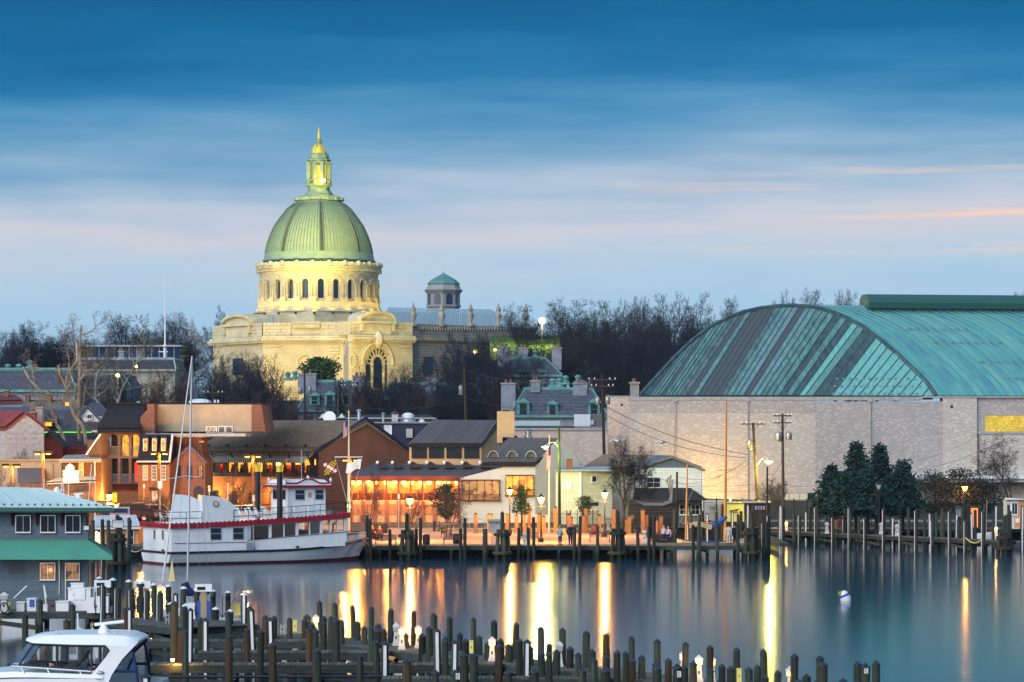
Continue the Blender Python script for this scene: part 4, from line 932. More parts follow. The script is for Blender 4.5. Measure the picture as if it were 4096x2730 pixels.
slate_house('stone_house','slate house with three green dormers below the magnolia',1190,1520,1526,1640,1700,470,dorm=[(1238,1278,1568,1584,1622),(1298,1340,1562,1580,1624),(1366,1408,1566,1582,1624)],chim=[(1192,1264,1494,1575),(1410,1458,1502,1622)],fin=[(1152,1492),(1180,1488)])
slate_house('stone_house','slate house with green dormer half hidden by the broad bare tree',1500,1960,1536,1640,1700,480,dorm=[(1494,1564,1580,1600,1640),(1640,1690,1580,1600,1640),(1790,1840,1580,1600,1640),(1900,1940,1580,1600,1640)],chim=[(1948,1990,1512,1600),(1700,1745,1512,1580)])
slate_house('stone_house','dark slate house with three chimneys below the lit lawn',1985,2245,1434,1500,1600,530,dorm=[(2060,2110,1476,1488,1512),(2150,2190,1476,1488,1512)],chim=[(1990,2040,1388,1470),(2076,2112,1390,1430),(2208,2246,1390,1480)],fin=[(2060,1400),(2140,1402)])
slate_house('stone_house','grey roofed house with green gutters at the far left',-60,300,1478,1560,1650,440,dorm=[],chim=[(128,152,1470,1520)],fin=[(75,1462),(120,1446),(32,1462)],cut=30)
slate_house('stone_house','grey house with green eave behind the sycamore trunks',150,520,1500,1548,1640,450,chim=[(305,335,1470,1520)],cut=30)
slate_house('slate_house','long slate roofed house with two yellow lit chimneys',310,700,1436,1478,1560,500,chim=[(474,494,1404,1470),(548,572,1406,1450)],cut=8,ridge='roof_flat',wall='stone_dark')
o = thing('flat_roofed_hall','long teal glazed hall with pale roof edge among bare trees','building',(X(500,560),560,12),'far buildings on the left'); MB().box(X(330,560),X(720,560),560,575,12,Z(1388,560)).bd('wall','glass_blue',o); MB().box(X(325,560),X(725,560),559.4,576,Z(1388,560),Z(1381,560)).bd('roof_edge','roof_flat',o)
for i in range(13): MB().pbox(335+i*30,338+i*30,1388.2,1440,559.9,.2).bd('mullion','stone_dark',o)
o = thing('classical_building','pale grey flat roofed stone building behind the slate houses','building',(X(2500,560),560,15)); mb = MB(); mb.pbox(2360,2700,1500,1640,560,20); mb.bd('wall','stone_grey',o); mb = MB(); mb.pbox(2352,2700,1490,1500,559,22); mb.bd('cornice','stone_grey',o); mb = MB(); mb.pbox(2355,2519,1460,1490,560.5,20); mb.pbox(2521,2700,1461,1490,560.5,20); mb.bd('parapet','roof_flat',o)
for i in range(10): MB().pbox(2372+i*28,2388+i*28,1512,1545,559.85,.2).bd('window','glass_dark',o)
o = thing('brick_chimney_stack','tall square stone chimney stack left of the copper roof edge','chimney',(X(2540,430),430,4)); mb = MB(); mb.pbox(2522,2556,1535,1700,430,2); mb.bd('shaft','stone_dark',o); mb = MB(); mb.pbox(2518,2560,1528,1536,429.8,2.4); mb.bd('cap','stone_dark',o); MB().lathe([(.3,0),(.25,.5)],P(2537,1528,431),8).bd('chimney_pot','brick_red',o)
# lawn terrace with warm lamps right of the chapel
def lampball(name,label,u,v,Y,power,color,m,r=.4,cat='lamp',zb=None):
    p = P(u,v,Y); zb = gz(p.x,Y) if zb is None else zb; o = thing(name,label,cat,(p.x,p.y,zb)); MB().tube((p.x,p.y,zb),(p.x,p.y,p.z-r),.09,.06,6).bd('post','dark_wood',o); MB().ball(p,r,10,6).bd('lamp_globe',m,o,smooth=True)
    lamp('light',(p.x,p.y-r-.25,p.z),power,color,.3,o); return o
lampball('floodlight_mast','dazzling yellow floodlight among the trees right of the chapel',2168,1284,560,9000,(1,.85,.3),'lamp_hot',.62)
lampball('lamp_post','bright yellow lamp among bare trees at the left',471,1502,430,1500,(1,.75,.15),'lamp_yellow',.28)
lampball('lamp_post','yellow lit globe lamp before the nave wall',1902,1408,590,3500,(1,.8,.2),'lamp_yellow',.5)
lampball('lamp_post','small yellow lamp left of the slate chimneys',1980,1400,540,900,(1,.75,.1),'lamp_yellow',.25)
lampball('lamp_post','small yellow lamp between two lit chimneys at the left',545,1465,480,900,(1,.7,.1),'lamp_yellow',.22)
mat('lawn',(.06,.12,.02),.95,var=.25,vscale=.6)
struct(MB().add([P(1960,1440,545),P(2240,1440,545),P(2240,1345,575),P(1960,1345,575)],[(0,1,2,3)]).bd('lawn','lawn'))
# tall white signal mast on the left, small cell tower
o = thing('signal_mast','tall thin white mast with crosstree rising over the left trees','mast',(X(659,520),520,gz(X(659,520),520))); MB().tube((X(659,520),520,gz(X(659,520),520)),P(659,1380,520),.28,.22,8).bd('lower_mast','white_paint',o); MB().tube(P(660,1385,519.6),P(661,1100,519.6),.16,.05,8).bd('topmast','white_paint',o); MB().tube(P(634,1408,520),P(672,1408,520),.09,n=6).bd('yard','white_paint',o); MB().ball(P(661,1102,519.6),.2,8,5).bd('truck','white_paint',o); MB().cbox(P(659,1386,519.8),.9,.9,.15).bd('cap','white_paint',o)

# ---------------------------------------------------------------- old town houses on the left
def gable_box(o,u0,u1,vb,ve,vr,Y,vec,wall,roof,over=.35,peak=None,roofname='roof'):
    vec = V3((*vec,0)); up = (u0+u1)/2 if peak is None else peak; zb = Z(vb,Y); a,b,r = P(u0,ve,Y),P(u1,ve,Y),P(up,vr,Y)
    MB().prism([(a.x,Y,zb),(b.x,Y,zb),b,r,a],vec).bd('wall',wall,o); e = vec.normalized()*over; mb = MB()
    for c in (a,b):
        d = (c-r); q = [r-e,c+d.normalized()*over-e,c+d.normalized()*over+vec+e,r+vec+e]; q = [p+V3((0,0,.03)) for p in q]
        mb.prism(q,(0,0,.18))
    return mb.bd(roofname,roof,o)
o = thing('gable_house','grey clapboard gable house with red metal roof at the left edge','house',(X(100,300),300,GZ),'old town houses'); gable_box(o,22,177,1990,1716,1656,300,(-9,5),'clap_grey','roof_red')
w = Wall(22,299.95,177,299.95); boards(o,w,23,176,1718,1850,17,'clap_grey',t=.05)
a,b = P(22,1718,300),P(100,1654,300); e = V3((-9,5,0)); roof_panels(o,a+V3((.0,-.3,.24)),a+e+V3((0,-.3,.24)),b+e+V3((0,-.3,.24)),b+V3((0,-.3,.24)),9,['roof_red'],.05,.05,.01)
ws = Wall(-60,306,21,300.2); window(o,ws,-2,12,1728,1768,nx=1,ny=2); chimney(o,120,142,1648,1700,304,'brick_red',1.0,True); chimney(o,139,170,1628,1700,306,'concrete',1.2,False)
o = thing('slate_house','blue slate roofed house with lit orange attic window','house',(X(270,320),320,GZ),'old town houses'); A,B,C,D = P(175,1728,318),P(370,1728,318),P(300,1640,324),P(175,1640,324); MB().slab([A,B,C,D],.3).bd('roof','roof_slate',o); shingles(o,A,B,C,D,16,22,'roof_slate',.06)
MB().box(X(175,318),X(366,318),318.6,326,GZ,Z(1728,318)-.05).bd('wall','clap_grey',o); dm = MB(); dm.pbox(172,212,1676,1708,317,4); d = dm.bd('dormer','dark_wood',o); MB().pbox(176,206,1680,1705,316.9,.1).bd('pane','glow_amber',d); MB().slab([P(166,1678,316.6),P(216,1678,316.6),P(205,1652,320),P(180,1652,320)],.15).bd('dormer_roof','roof_charcoal',d); MB().pbox(176,366,1728.5,1731,317.9,.1).bd('green_neon_strip',mat('neon_green',(.1,.5,.02),.5,emis=(.12,1,.02),estr=.7),o)
o = thing('low_house','dark house under a wide plum coloured metal roof','house',(X(230,312),312,GZ),'old town houses'); A,B,C,D = P(190,1785,308),P(400,1785,310),P(400,1735,316),P(190,1732,316); MB().slab([A,B,C,D],.25).bd('roof','roof_plum',o); MB().box(X(150,309),X(400,309),309.5,318,GZ,Z(1786,309)).bd('wall','maroon',o); gable_box(o,140,250,1990,1785,1735,306,(0,4),'maroon','roof_charcoal',roofname='porch_roof')
for i in range(18): q0,q1 = A.lerp(B,i/17),D.lerp(C,i/17); MB().tube(q0+V3((0,0,.03)),q1+V3((0,0,.03)),.04,n=4).bd('standing_seam','roof_plum',o)
o = thing('white_house','white gambrel house with dark window behind the wooden fence','house',(X(330,345),345,GZ),'old town houses'); gable_box(o,290,402,1990,1690,1630,340,(-6,9),'clap_white','roof_slate',peak=345); w = Wall(290,339.9,402,339.9); window(o,w,350,368,1660,1675,nx=2,ny=1); boards(o,w,292,400,1690,1735,6,'clap_white',t=.04)
o = thing('blue_roof_house','grey house with pale blue hipped roof behind the white gambrel house','house',(X(390,365),365,2),'old town houses'); MB().box(X(330,365),X(440,365),366,376,2,Z(1660,365)).bd('wall','clap_grey',o); a = [P(322,1662,365),P(448,1662,365),P(400,1612,369),P(360,1612,369)]; MB().slab(a,.3).bd('roof','roof_flat',o); shingles(o,*a,12,14,'roof_slate',.06)
o = thing('brown_roof_house','long house with brown shingle roof and lit skylight','house',(X(220,370),370,2),'old town houses'); A,B,C,D = P(90,1640,366),P(330,1640,366),P(310,1600,373),P(110,1600,373); MB().slab([A,B,C,D],.3).bd('roof','roof_brown',o); shingles(o,A,B,C,D,10,26,'roof_brown',.06); MB().box(X(95,367),X(325,367),367,376,2,Z(1641,366)).bd('wall','clap_grey',o); MB().slab([P(262,1630,366.2)+V3((0,0,.3)),P(278,1630,366.2)+V3((0,0,.3)),P(274,1615,368.5)+V3((0,0,.3)),P(260,1615,368.5)+V3((0,0,.3))],.1).bd('skylight','glow_amber',o)
for i,(u0,u1) in enumerate(((100,118),(184,206))): chimney(o,u0,u1,1578 if i == 0 else 1572,1610,371,'brick_red',1,False)
o = thing('red_roof_house','white house with bright red metal roof and red chimney far left','house',(X(40,380),380,2.5),'old town houses'); A,B,C,D = P(-40,1605,376),P(95,1600,376),P(60,1582,382),P(-40,1582,382); MB().slab([A,B,C,D],.25).bd('roof','roof_red',o); roof_panels(o,A,B,C,D,12,['roof_red'],.06,.05,.01); MB().box(X(-40,377),X(88,377),377,385,2.5,Z(1606,376)).bd('wall','clap_white',o); chimney(o,15,34,1560,1590,380,'brick_red',1,False)
o = thing('slate_row_house','blue slate roof behind the red roofed gable house','house',(X(60,330),330,GZ),'old town houses'); a = [P(-40,1660,328),P(130,1660,328),P(125,1628,334),P(-40,1628,334)]; MB().slab(a,.3).bd('roof','roof_slate',o); shingles(o,*a,9,22,'roof_slate',.06); MB().box(X(-40,329),X(128,329),329,338,GZ,Z(1661,328)).bd('wall','clap_grey',o)
o = thing('wooden_fence','brown board fence below the white gambrel house','fence',(X(340,330),330,GZ))
for i in range(34): MB().pbox(275+i*3.9,278.4+i*3.9,1686+R.random()*1.5,1722,330,.05).bd('board','bark_warm',o)
MB().pbox(275,407,1700,1703,330.06,.06).bd('rail','bark_warm',o)
# tan block with awning, flat roofed boxes behind it
o = thing('tan_block','low tan stucco block with grey awning at the left edge','building',(X(120,296),296,GZ)); mb = MB(); mb.pbox(-60,246,1842,2110,296,10); mb.bd('wall','tan_stucco',o); mb = MB(); mb.pbox(-60,249,1838,1843,295.8,10.4); mb.bd('coping','tan_light',o); MB().prism([P(72,1890,296),P(72,1872,296),P(72,1932,293.8)],(X(180,296)-X(72,296),0,0)).bd('awning','plastic_grey',o); mb = MB(); mb.pbox(205,211,1855,1930,295.85,.15); mb.bd('vent_pipe','tan_stucco',o); mb = MB(); mb.pbox(70,172,1874,1891,295.8,.2); mb.bd('sign_band','plastic_grey',o)
o = thing('tan_block','small blank tan stucco box above the low roof at the left edge','building',(X(20,303),303,GZ)); mb = MB(); mb.pbox(-60,58,1780,1990,307,6); mb.bd('wall','cream_paint',o); mb = MB(); mb.pbox(-60,60,1777,1781,306.8,6.4); mb.bd('coping','tan_light',o)
o = thing('plant_room','grey panelled plant room on the flat roof behind the parking lamp','plant room',(X(175,305),307,GZ)); mb = MB(); mb.pbox(112,250,1800,1990,307,5); mb.bd('wall','grey_stucco',o)
for i in range(4): MB().pbox(115+i*34,146+i*34,1802,1840,306.9,.12).bd('panel','alu',o)
# shingled house with tin porch roofs and the low shingled roof before it
o = thing('shingle_house','brown cedar shingled house with pale tin porch roof','house',(X(300,292),292,GZ)); mb = MB(); mb.pbox(250,405,1835,2100,292,8); mb.pbox(350,405,1760,1835,293,6); mb.bd('wall','shake',o)
w = Wall(250,291.98,405,291.98); zt,zb_ = w.z(300,1838),w.z(300,1925); shingles(o,P(252,1925,291.98),P(404,1925,291.98),P(404,1838,291.98),P(252,1838,291.98),9,18,'shake',.06,'wall_shingles')
a = [P(238,1840,290),P(405,1840,290),P(405,1818,295),P(262,1822,295)]; MB().slab(a,.12).bd('roof','roof_flat',o); roof_panels(o,*a,14,['roof_flat'],.03,.04,.01); mb = MB(); mb.pbox(236,405,1838,1844,289.9,.15); mb.bd('fascia','tan_light',o)
a = [P(186,1928,287),P(383,1920,287),P(383,1908,291),P(240,1912,291)]; MB().slab(a,.12).bd('porch_roof','roof_flat',o); roof_panels(o,*a,14,['cream_paint'],.03,.04,.01); window(o,w,318,332,1850,1908,nx=2,ny=2,pane='room_dim'); MB().path([P(379,1846,289.8),P(380,1905,289.8),P(376,1915,288)],.06,6).bd('downpipe','white_paint',o)
MB().prism([P(345,1818,291.9),P(405,1818,291.9),P(405,1735,291.9)],(0,4,0)).bd('side_gable','shake',o); MB().path([P(345,1820,291.7),P(402,1737,291.7)],.10,4).bd('verge_board','white_paint',o); MB().slab([P(345,1805,293),P(400,1730,293),P(395,1735,299),P(340,1808,299)],.15).bd('red_roof','roof_red',o)
o = thing('low_shingled_building','low building with orange lit shingle roof behind the green roof','building',(X(220,284),284,GZ)); A,B,C,D = P(68,2010,280),P(378,2010,280),P(345,1932,288),P(80,1934,288); MB().slab([A,B,C,D],.25).bd('roof','roof_charcoal',o); shingles(o,A,B,C,D,12,34,'shake',.07); MB().box(X(70,281),X(376,281),281,292,GZ,Z(2011,280)).bd('wall','shake',o)
o = thing('board_sign','blank white board sign glowing under a hot floodlight','sign',(X(285,283),283,GZ)); MB().hexa([P(252,1932,283),P(316,1930,283),P(316,1930,283.15),P(252,1932,283.15),P(252,1882,283),P(312,1884,283),P(312,1884,283.15),P(252,1882,283.15)]).bd('board','white_paint',o); MB().tube((X(274,283),283.2,GZ),P(274,1935,283.2),.05,n=6).bd('post','steel',o); MB().lathe([(.45,0),(.42,.3),(.2,.55),(.02,.62)],P(280,1882,284),12).bd('flood_shade','white_paint',o); MB().ball(P(279,1870,283.6),.2,8,6,1.5).bd('flood_lamp','lamp_hot',o,smooth=True); lamp('light',P(279,1862,282.2),140,(1,.6,.2),.3,o)

# ---------------------------------------------------------------- brick house with arched balconies
o = thing('balcony_house','tall brick house with three lit arched balconies and dark shingled roof','house',(X(480,310),310,GZ)); w = Wall(402,310,560,310); mb = MB()
arch_wall(mb,w,402,560,1725,1825,[(438,471,1758,1824.9,20),(482,515,1758,1824.9,20),(526,557,1758,1824.9,20)],.35,10); arch_wall(mb,w,402,560,1825,2100,[(438,471,1834,1935,0.01),(482,515,1834,1935,.01),(526,557,1834,1935,.01)],.35,2); mb.bd('front_wall','brick_tan',o)
for i,(u,m1,m2_) in enumerate(((438,'room_dark','room_dark'),(482,'room_amber','room_dark'),(526,'room_amber','red_neon'))):
    q = MB(); w.panel(q,u,u+33,1735,1826,-1.6,-1.5); q.bd('balcony_room',m1,o); q = MB(); w.panel(q,u,u+33,1828,1936,-1.6,-1.5); q.bd('lower_room',m2_ if i < 2 else 'room_dark',o)
    for (vt,vb) in ((1786,1822),(1897,1933)):
        r = MB(); w.panel(r,u,u+33,vt,vt+2,-.25,-.15); w.panel(r,u,u+33,vb,vb+1.5,-.25,-.15)
        for k in range(12): w.panel(r,u+.5+k*2.8,u+1.4+k*2.8,vt,vb,-.22,-.18)
        r.bd('balustrade','tan_light' if vt < 1800 else 'roof_flat',o)
    q = MB(); w.panel(q,u,u+33,1826,1836,-1.5,-.05); q.bd('balcony_floor','navy',o)
q = MB(); w.panel(q,532,545,1850,1930,-1.45,-1.35); q.bd('red_curtain','red_neon',o)
q = MB(); w.panel(q,428,560,1935,1940,0,.5); w.panel(q,432,556,1940,1958,0,.25); q.bd('shop_fascia','maroon',o); q = MB(); w.panel(q,448,468,1972,2010,0,.1); q.bd('shop_window','yellow_panel',o); q = MB(); w.panel(q,400,561,1714,1725,-.1,.35); q.bd('eave_band','maroon',o); q = MB()
for i in range(26): w.panel(q,404+i*6,407+i*6,1718,1724,.35,.6)
q.bd('dentils','dark_wood',o)
A,B,C,D = P(388,1712,309.2),P(561,1712,309.2),P(588,1617,316),P(440,1617,316); MB().slab([A,B,C,D],.35).bd('roof','roof_charcoal',o); shingles(o,A,B,C,D,16,22,'roof_charcoal',.08)
q = MB(); q.pbox(428,442,1615,1635,315.5,2); q.pbox(430,1050,1612,1618,315.5,20); q.bd('parapet_edge','dark_wood',o)
q = MB(); q.prism([P(560,1725,310.3),P(618,1725,310.3),P(618,1617,310.3),P(588,1617,310.3),P(588,1640,310.3),P(562,1670,310.3)],(0,14,0)); q.pbox(560,618,1725.2,1990,310.4,12); q.bd('party_wall','brick_red',o); q = MB(); q.pbox(618,1006,1619,1727,313,12); q.bd('blank_wall','sand',o); q = MB(); q.prism([P(1006,1619,312.9),P(1045,1619,312.9),P(1062,1727,312.9),P(1006,1727,312.9)],(0,12,0)); q.bd('end_wall','brick_red',o)
q = MB(); q.box(X(618,313),X(1006,313),306,312.9,Z(1735,310)-.3,Z(1735,310)); q.bd('flat_roof','roof_flat',o); MB().ball(P(800,1612,320),1.3,12,6,.35).bd('roof_dome_vent','white_paint',o)
for u,v in ((830,1606),(860,1606),(873,1606)): MB().tube(P(u,1616,318),P(u,v-6,318),.12,n=6).bd('vent_pipe','white_paint',o)
MB().pbox(546,560,1605,1615,318,1).bd('roof_vent','concrete',o)
MB().lathe([(.25,0),(.35,.3),(.12,.5)],P(417,1955,309.6),8).bd('wall_lantern','dark_wood',o)
for i,(u0,u1) in enumerate(((824,868),(872,900),(902,930))):
    q = thing('air_conditioner','rooftop air conditioner, ' + ['large weathered unit beside the shingled roof','middle slatted unit beside the shingled roof','right slatted unit beside the shingled roof'][i],'air conditioner',(X((u0+u1)/2,308),308,Z(1735,310)),'rooftop units by the shingled roof'); MB().pbox(u0,u1,1706,1733,308,1.2).bd('case','steel' if i == 0 else 'alu',q); g = MB()
    for k in range(7): g.pbox(u0+3+k*(u1-u0-6)/7,u0+5+k*(u1-u0-6)/7,1709,1730,307.9,.1)
    g.bd('grille','plastic_grey',q,kind='stuff')
# mansard house with three dormers
o = thing('mansard_house','brick house with black mansard roof and three white framed dormers','house',(X(615,303),303,GZ)); w = Wall(552,303,678,303); q = MB(); w.panel(q,552,678,1848,2100,-8,0); q.bd('wall','brick_tan',o); A,B,C,D = P(549,1848,302.8),P(678,1848,302.8),P(688,1738,305),P(562,1738,305); MB().slab([A,B,C,D],.3).bd('roof','roof_charcoal',o); shingles(o,A,B,C,D,16,18,'roof_charcoal',.06); MB().box(D.x,C.x,305,312,Z(1848,303),C.z).bd('roof_core','roof_charcoal',o); q = MB(); w.panel(q,548,682,1844,1850,-.1,.35); q.bd('gutter','white_paint',o); MB().path([P(678,1846,302.6),P(690,1740,304.6)],.12,5).bd('verge_board','white_paint',o)
for i,u in enumerate((572,608,644)):
    d = MB(); d.pbox(u,u+17,1752,1805,303.2,2); dm = d.bd('dormer','white_paint',o); MB().pbox(u+3,u+14,1762,1801,303.1,.12).bd('pane','room_amber',dm); MB().pbox(u+2,u+15,1780,1782,303.0,.12).bd('sash','white_paint',dm); MB().hexa([P(u-4,1754,302.8),P(u+19,1754,302.8),P(u+19,1754,305),P(u-4,1754,305),P(u+4,1740,304),P(u+24,1740,304),P(u+24,1740,305),P(u+4,1740,305)]).bd('dormer_roof','roof_charcoal',dm)
    window(o,w,u+2,u+17,1865,1918,pane='room_cream' if i == 0 else 'glass_dark',nx=3,ny=4,fw=2.5)
q = MB(); w.panel(q,598,628,1950,1962,0,.2); q.bd('sign_board','dark_wood',o); q = MB(); w.panel(q,608,632,1965,2010,0,.1); q.bd('shop_door','white_paint',o)
# brick gable house with blue windows and lit arch
o = thing('gabled_brick_house','red brick house with low gable and blue framed windows','house',(X(745,305),305,GZ)); w = Wall(680,305,815,305); q = MB(); q.prism([P(680,2100,305),P(820,2100,305),P(820,1840,305),P(758,1780,305),P(690,1840,305),P(680,1840,305)],(0,8,0)); q.bd('wall','brick_red',o); q = MB(); q.slab([P(688,1846,304.6),P(758,1778,304.6),P(758,1778,313),P(688,1846,313)],.15); q.slab([P(828,1846,304.6),P(758,1778,304.6),P(758,1778,313),P(828,1846,313)],.15); q.bd('roof','roof_slate',o); q = MB(); q.pbox(686,806,1750,1840,309,6); q.bd('rear_wall','brick_red',o); q = MB(); q.pbox(686,815,1743,1750,308.7,7); q.bd('rear_cornice','white_paint',o)
for i,u in enumerate((708,752,796)): window(o,w,u,u+13,1865,1910,nx=2,ny=2,frame='navy',pane='glass_dark' if i < 2 else 'room_dim',fw=2.5)
q = MB(); w.panel(q,776,812,1960,2010,0,.12); q.tube(P(794,1962,305),P(794,1962,304.8),18*305/F,n=18); q.bd('arched_door','navy',o); q = MB(); w.panel(q,792,802,1972,2005,.12,.16); q.bd('door_light','glow_amber',o); q = MB(); w.panel(q,780,800,1764,1771,-4.1,-3.9); q.bd('vent_window','white_paint',o)
# ---------------------------------------------------------------- shingled restaurant with striped awnings
o = thing('shingled_restaurant','brick restaurant with wide brown shingle roof and striped awnings','restaurant',(X(1100,332),332,GZ)); wF = Wall(800,340.6,1275,328); wG = Wall(1275,328,1640,337)
ze = Z(1808,328); zr = Z(1681,332.5); e0,e1 = wF.at(780),wF.at(1266); m_ = (wG.at(1275)+wG.at(1640))/2
E0,E1 = V3((e0.x+wF.n.x*.9,e0.y+wF.n.y*.9,ze)),V3((e1.x+wF.n.x*.9,e1.y+wF.n.y*.9,ze)); R1 = V3((m_.x,m_.y,zr))+V3((wG.n.x,wG.n.y,0))*.4; R0 = R1+(E0-E1)
MB().slab([E0,E1,R1,R0],.3).bd('roof','roof_brown',o); shingles(o,E0,E1,R1,R0,34,62,'roof_brown',.07)
b1 = wG.at(1648); back = V3((b1.x,b1.y,ze)); MB().slab([back,back+(E0-E1),R0,R1],.3).bd('rear_roof','roof_brown',o)
g0,g1 = wG.at(1275),wG.at(1640); q = MB(); q.prism([(g0.x,g0.y,GZ),(g1.x,g1.y,GZ),(g1.x,g1.y,ze-.1),(m_.x,m_.y,zr-.15),(g0.x,g0.y,ze-.1)],(-wG.n.x*.5,-wG.n.y*.5,0)); q.bd('gable_wall','brick_red',o)
q = MB(); n3 = V3((wG.n.x,wG.n.y,0))*.25
for a,b in (((g0.x-.6,g0.y-.2,ze-.35),(m_.x,m_.y,zr+.08)),((m_.x,m_.y,zr+.08),(g1.x+.4,g1.y+.1,ze-.35))): q.prism([V3(a)+n3,V3(b)+n3,V3(b)+n3+V3((0,0,.28)),V3(a)+n3+V3((0,0,.28))],-n3*1.6)
q.bd('barge_board','navy',o)
zu0,zu1 = Z(1848,330),Z(1893,330); zs1 = Z(1908,330)
q = MB(); arch_wall(q,wF,800,1275,1908,2120,[(838,886,1985,2060,22),(914,962,1987,2060,22),(990,1036,1987,2060,22),(1074,1112,1984,2060,22)],.4,10); q.bd('front_wall','brick_tan',o)
for i,(a,b,m2) in enumerate(((838,886,'room_amber'),(914,962,'room_orange'),(990,1036,'room_dark'),(1074,1112,'glow_amber'))): q = MB(); wF.panel(q,a,b,1960,2062,-1.4,-1.2); q.bd('arch_room',m2,o)
for (a,b) in ((838,886),(914,962),(990,1036)): 
    q = MB(); wF.panel(q,(a+b)/2-2,(a+b)/2+2,1962,2060,-.4,-.25); wF.panel(q,a,b,1984,1987,-.4,-.25); q.bd('arch_mullion','navy',o)
q = MB(); wF.panel(q,800,1275,0,0,-.3,.12,zu1,zs1); q.bd('sill_band','navy',o); q = MB(); wF.panel(q,800,1275,0,0,-.3,.1,ze,zu0+.3); q.bd('lintel_band','navy',o)
q = MB(); wF.panel(q,802,1273,0,0,-4.2,-4,zu0+.5,zu1-.2); q.bd('dining_room','room_amber',o); q = MB(); wF.panel(q,802,1273,0,0,-4,-.3,zu1+.02,zu1-.1); q.bd('dining_floor','dark_wood',o)
for i,u in enumerate((818,866,905,941,979,1018,1056,1094,1132,1170,1208,1246,1270)): q = MB(); wF.panel(q,u-4 if u != 866 else u-6,u+4,0,0,-.3,.05,zu0+.3,zu1); q.bd('window_post','navy',o)
for i in range(26): p = wF.at(828+i*17,-1.2-1.2*R.random()); MB().cbox((p.x,p.y,zu1),.42,.4,.45,.5).cbox((p.x,p.y+.2,zu1+.45),.42,.06,.45,.5).bd('dining_chair','trim_red' if i % 3 else 'dark_wood',o)
p = wF.at(1085,-1); MB().ball((p.x,p.y,zu0-.25),.28,8,6).bd('pendant_lamp','lamp_hot',o,smooth=True)
for k in range(5): p = wF.at(860+k*90,-2); lamp('dining_light',(p.x,p.y,zu0-.1),60,(1,.55,.15),.2,o)
for k in range(6):      # awnings: one striped cloth each
    ua,ub = 806+k*77,880+k*77; a0,a1 = wF.at(ua),wF.at(ub); c0,c1 = wF.at(ua-8,1.5),wF.at(ub-8,1.5); zt_,zl_ = Z(1812,330),Z(1842,330); nS = 18; aw = [MB(),MB()]
    for i in range(nS):
        f0,f1 = i/nS,(i+1)/nS; t0,t1,l0,l1 = a0.lerp(a1,f0),a0.lerp(a1,f1),c0.lerp(c1,f0),c0.lerp(c1,f1)
        aw[i%2].hexa([(l0.x,l0.y,zl_),(l1.x,l1.y,zl_),(t1.x,t1.y,zt_),(t0.x,t0.y,zt_),(l0.x,l0.y,zl_+.03),(l1.x,l1.y,zl_+.03),(t1.x,t1.y,zt_+.03),(t0.x,t0.y,zt_+.03)])
        aw[i%2].hexa([(l0.x,l0.y,zl_-.3),(l1.x,l1.y,zl_-.3),(l1.x,l1.y+.03,zl_-.3),(l0.x,l0.y+.03,zl_-.3),(l0.x,l0.y,zl_),(l1.x,l1.y,zl_),(l1.x,l1.y+.03,zl_),(l0.x,l0.y+.03,zl_)])
    w_ = aw[0].bd('awning','navy',o); aw[1].bd('awning_stripe','flag_white',w_)
for k in range(7):
    u = 806+k*76; a,b = wF.at(u,.1),wF.at(u-2,1.3); MB().tube((a.x,a.y,zs1+.2),(b.x,b.y,ze-.1),.11,n=4).bd('bracket','navy',o)
q = MB(); d_ = (E1-E0); 
for f in (.1,.26,.42,.58,.74,.9): p = E0.lerp(E1,f).lerp(R0.lerp(R1,f),.13); MB().ball(p+V3((0,0,.2)),.2,6,4).bd('snow_guard','dark_wood',o)
MB().tube(E0.lerp(R0,.1)+V3((0,0,.15)),E1.lerp(R1,.1)+V3((0,0,.15)),.05,n=4).bd('snow_rail','roof_dark',o)
p = wF.at(806,.2); MB().tube((p.x,p.y,GZ),(p.x,p.y,ze),.12,n=6).bd('downpipe','dark_wood',o)
MB().ball((p.x+.7,p.y-.4,Z(1903,330)),.13,8,5).bd('wall_lamp','lamp_yellow',o); lamp('wall_light',(p.x+.8,p.y-.8,Z(1905,330)),60,(1,.75,.2),.1,o)
for u,vb in ((862,2030),(938,2030),(1092,2035)): p = wF.at(u,1.2); lamp('arch_light',(p.x,p.y,Z(1975,330)),260,(1,.45,.1),.2,o)

# ---------------------------------------------------------------- porch restaurant, glowing orange
o = thing('porch_restaurant','glowing orange porch restaurant under a dark seamed roof with bulb row','restaurant',(X(1620,316),316,GZ)); PY = 316.
A,B,C,D = P(1392,1908,PY-.6),P(1842,1910,PY-.6),P(2004,1866,PY+5),P(1500,1856,PY+7); MB().slab([A,B,C,D],.3).bd('roof','roof_charcoal',o); roof_panels(o,A,B,C,D,60,['roof_dark'],.05,.06,.01)
q = MB(); q.pbox(1392,1842,1905,1915,PY-.75,.12); q.bd('fascia','maroon',o)
q = MB(); q.pbox(1400,1838,1912,2003,PY+4.5,.2); q.bd('dining_room','room_orange',o); q = MB(); q.pbox(1400,1838,2003,2095,PY,5); q.bd('base_wall','tan_light',o); q = MB(); q.box(X(1402,PY),X(1838,PY),PY+.1,PY+4.5,Z(1914,PY),Z(1908,PY)); q.bd('ceiling','orange_paint',o); q = MB(); q.pbox(1396,1404,1915,2003,PY+.2,4.3); q.bd('side_wall','orange_paint',o)
for i in range(10): u = 1402+i*48; q = MB(); q.pbox(u-3,u+3,1912,2003,PY+.05,.25); q.bd('porch_post','trim_red',o); MB().hexa([P(u+3,1930,PY+.1),P(u+6,1930,PY+.1),P(u+6,1930,PY+.25),P(u+3,1930,PY+.25),P(u+20,1915,PY+.1),P(u+23,1915,PY+.1),P(u+23,1915,PY+.25),P(u+20,1915,PY+.25)]).bd('post_brace','trim_red',o)
for i in range(10): u = 1402+i*48; MB().pbox(u-7,u+7,2004,2094,PY-.25,.24).bd('base_pier','brick_red',o)
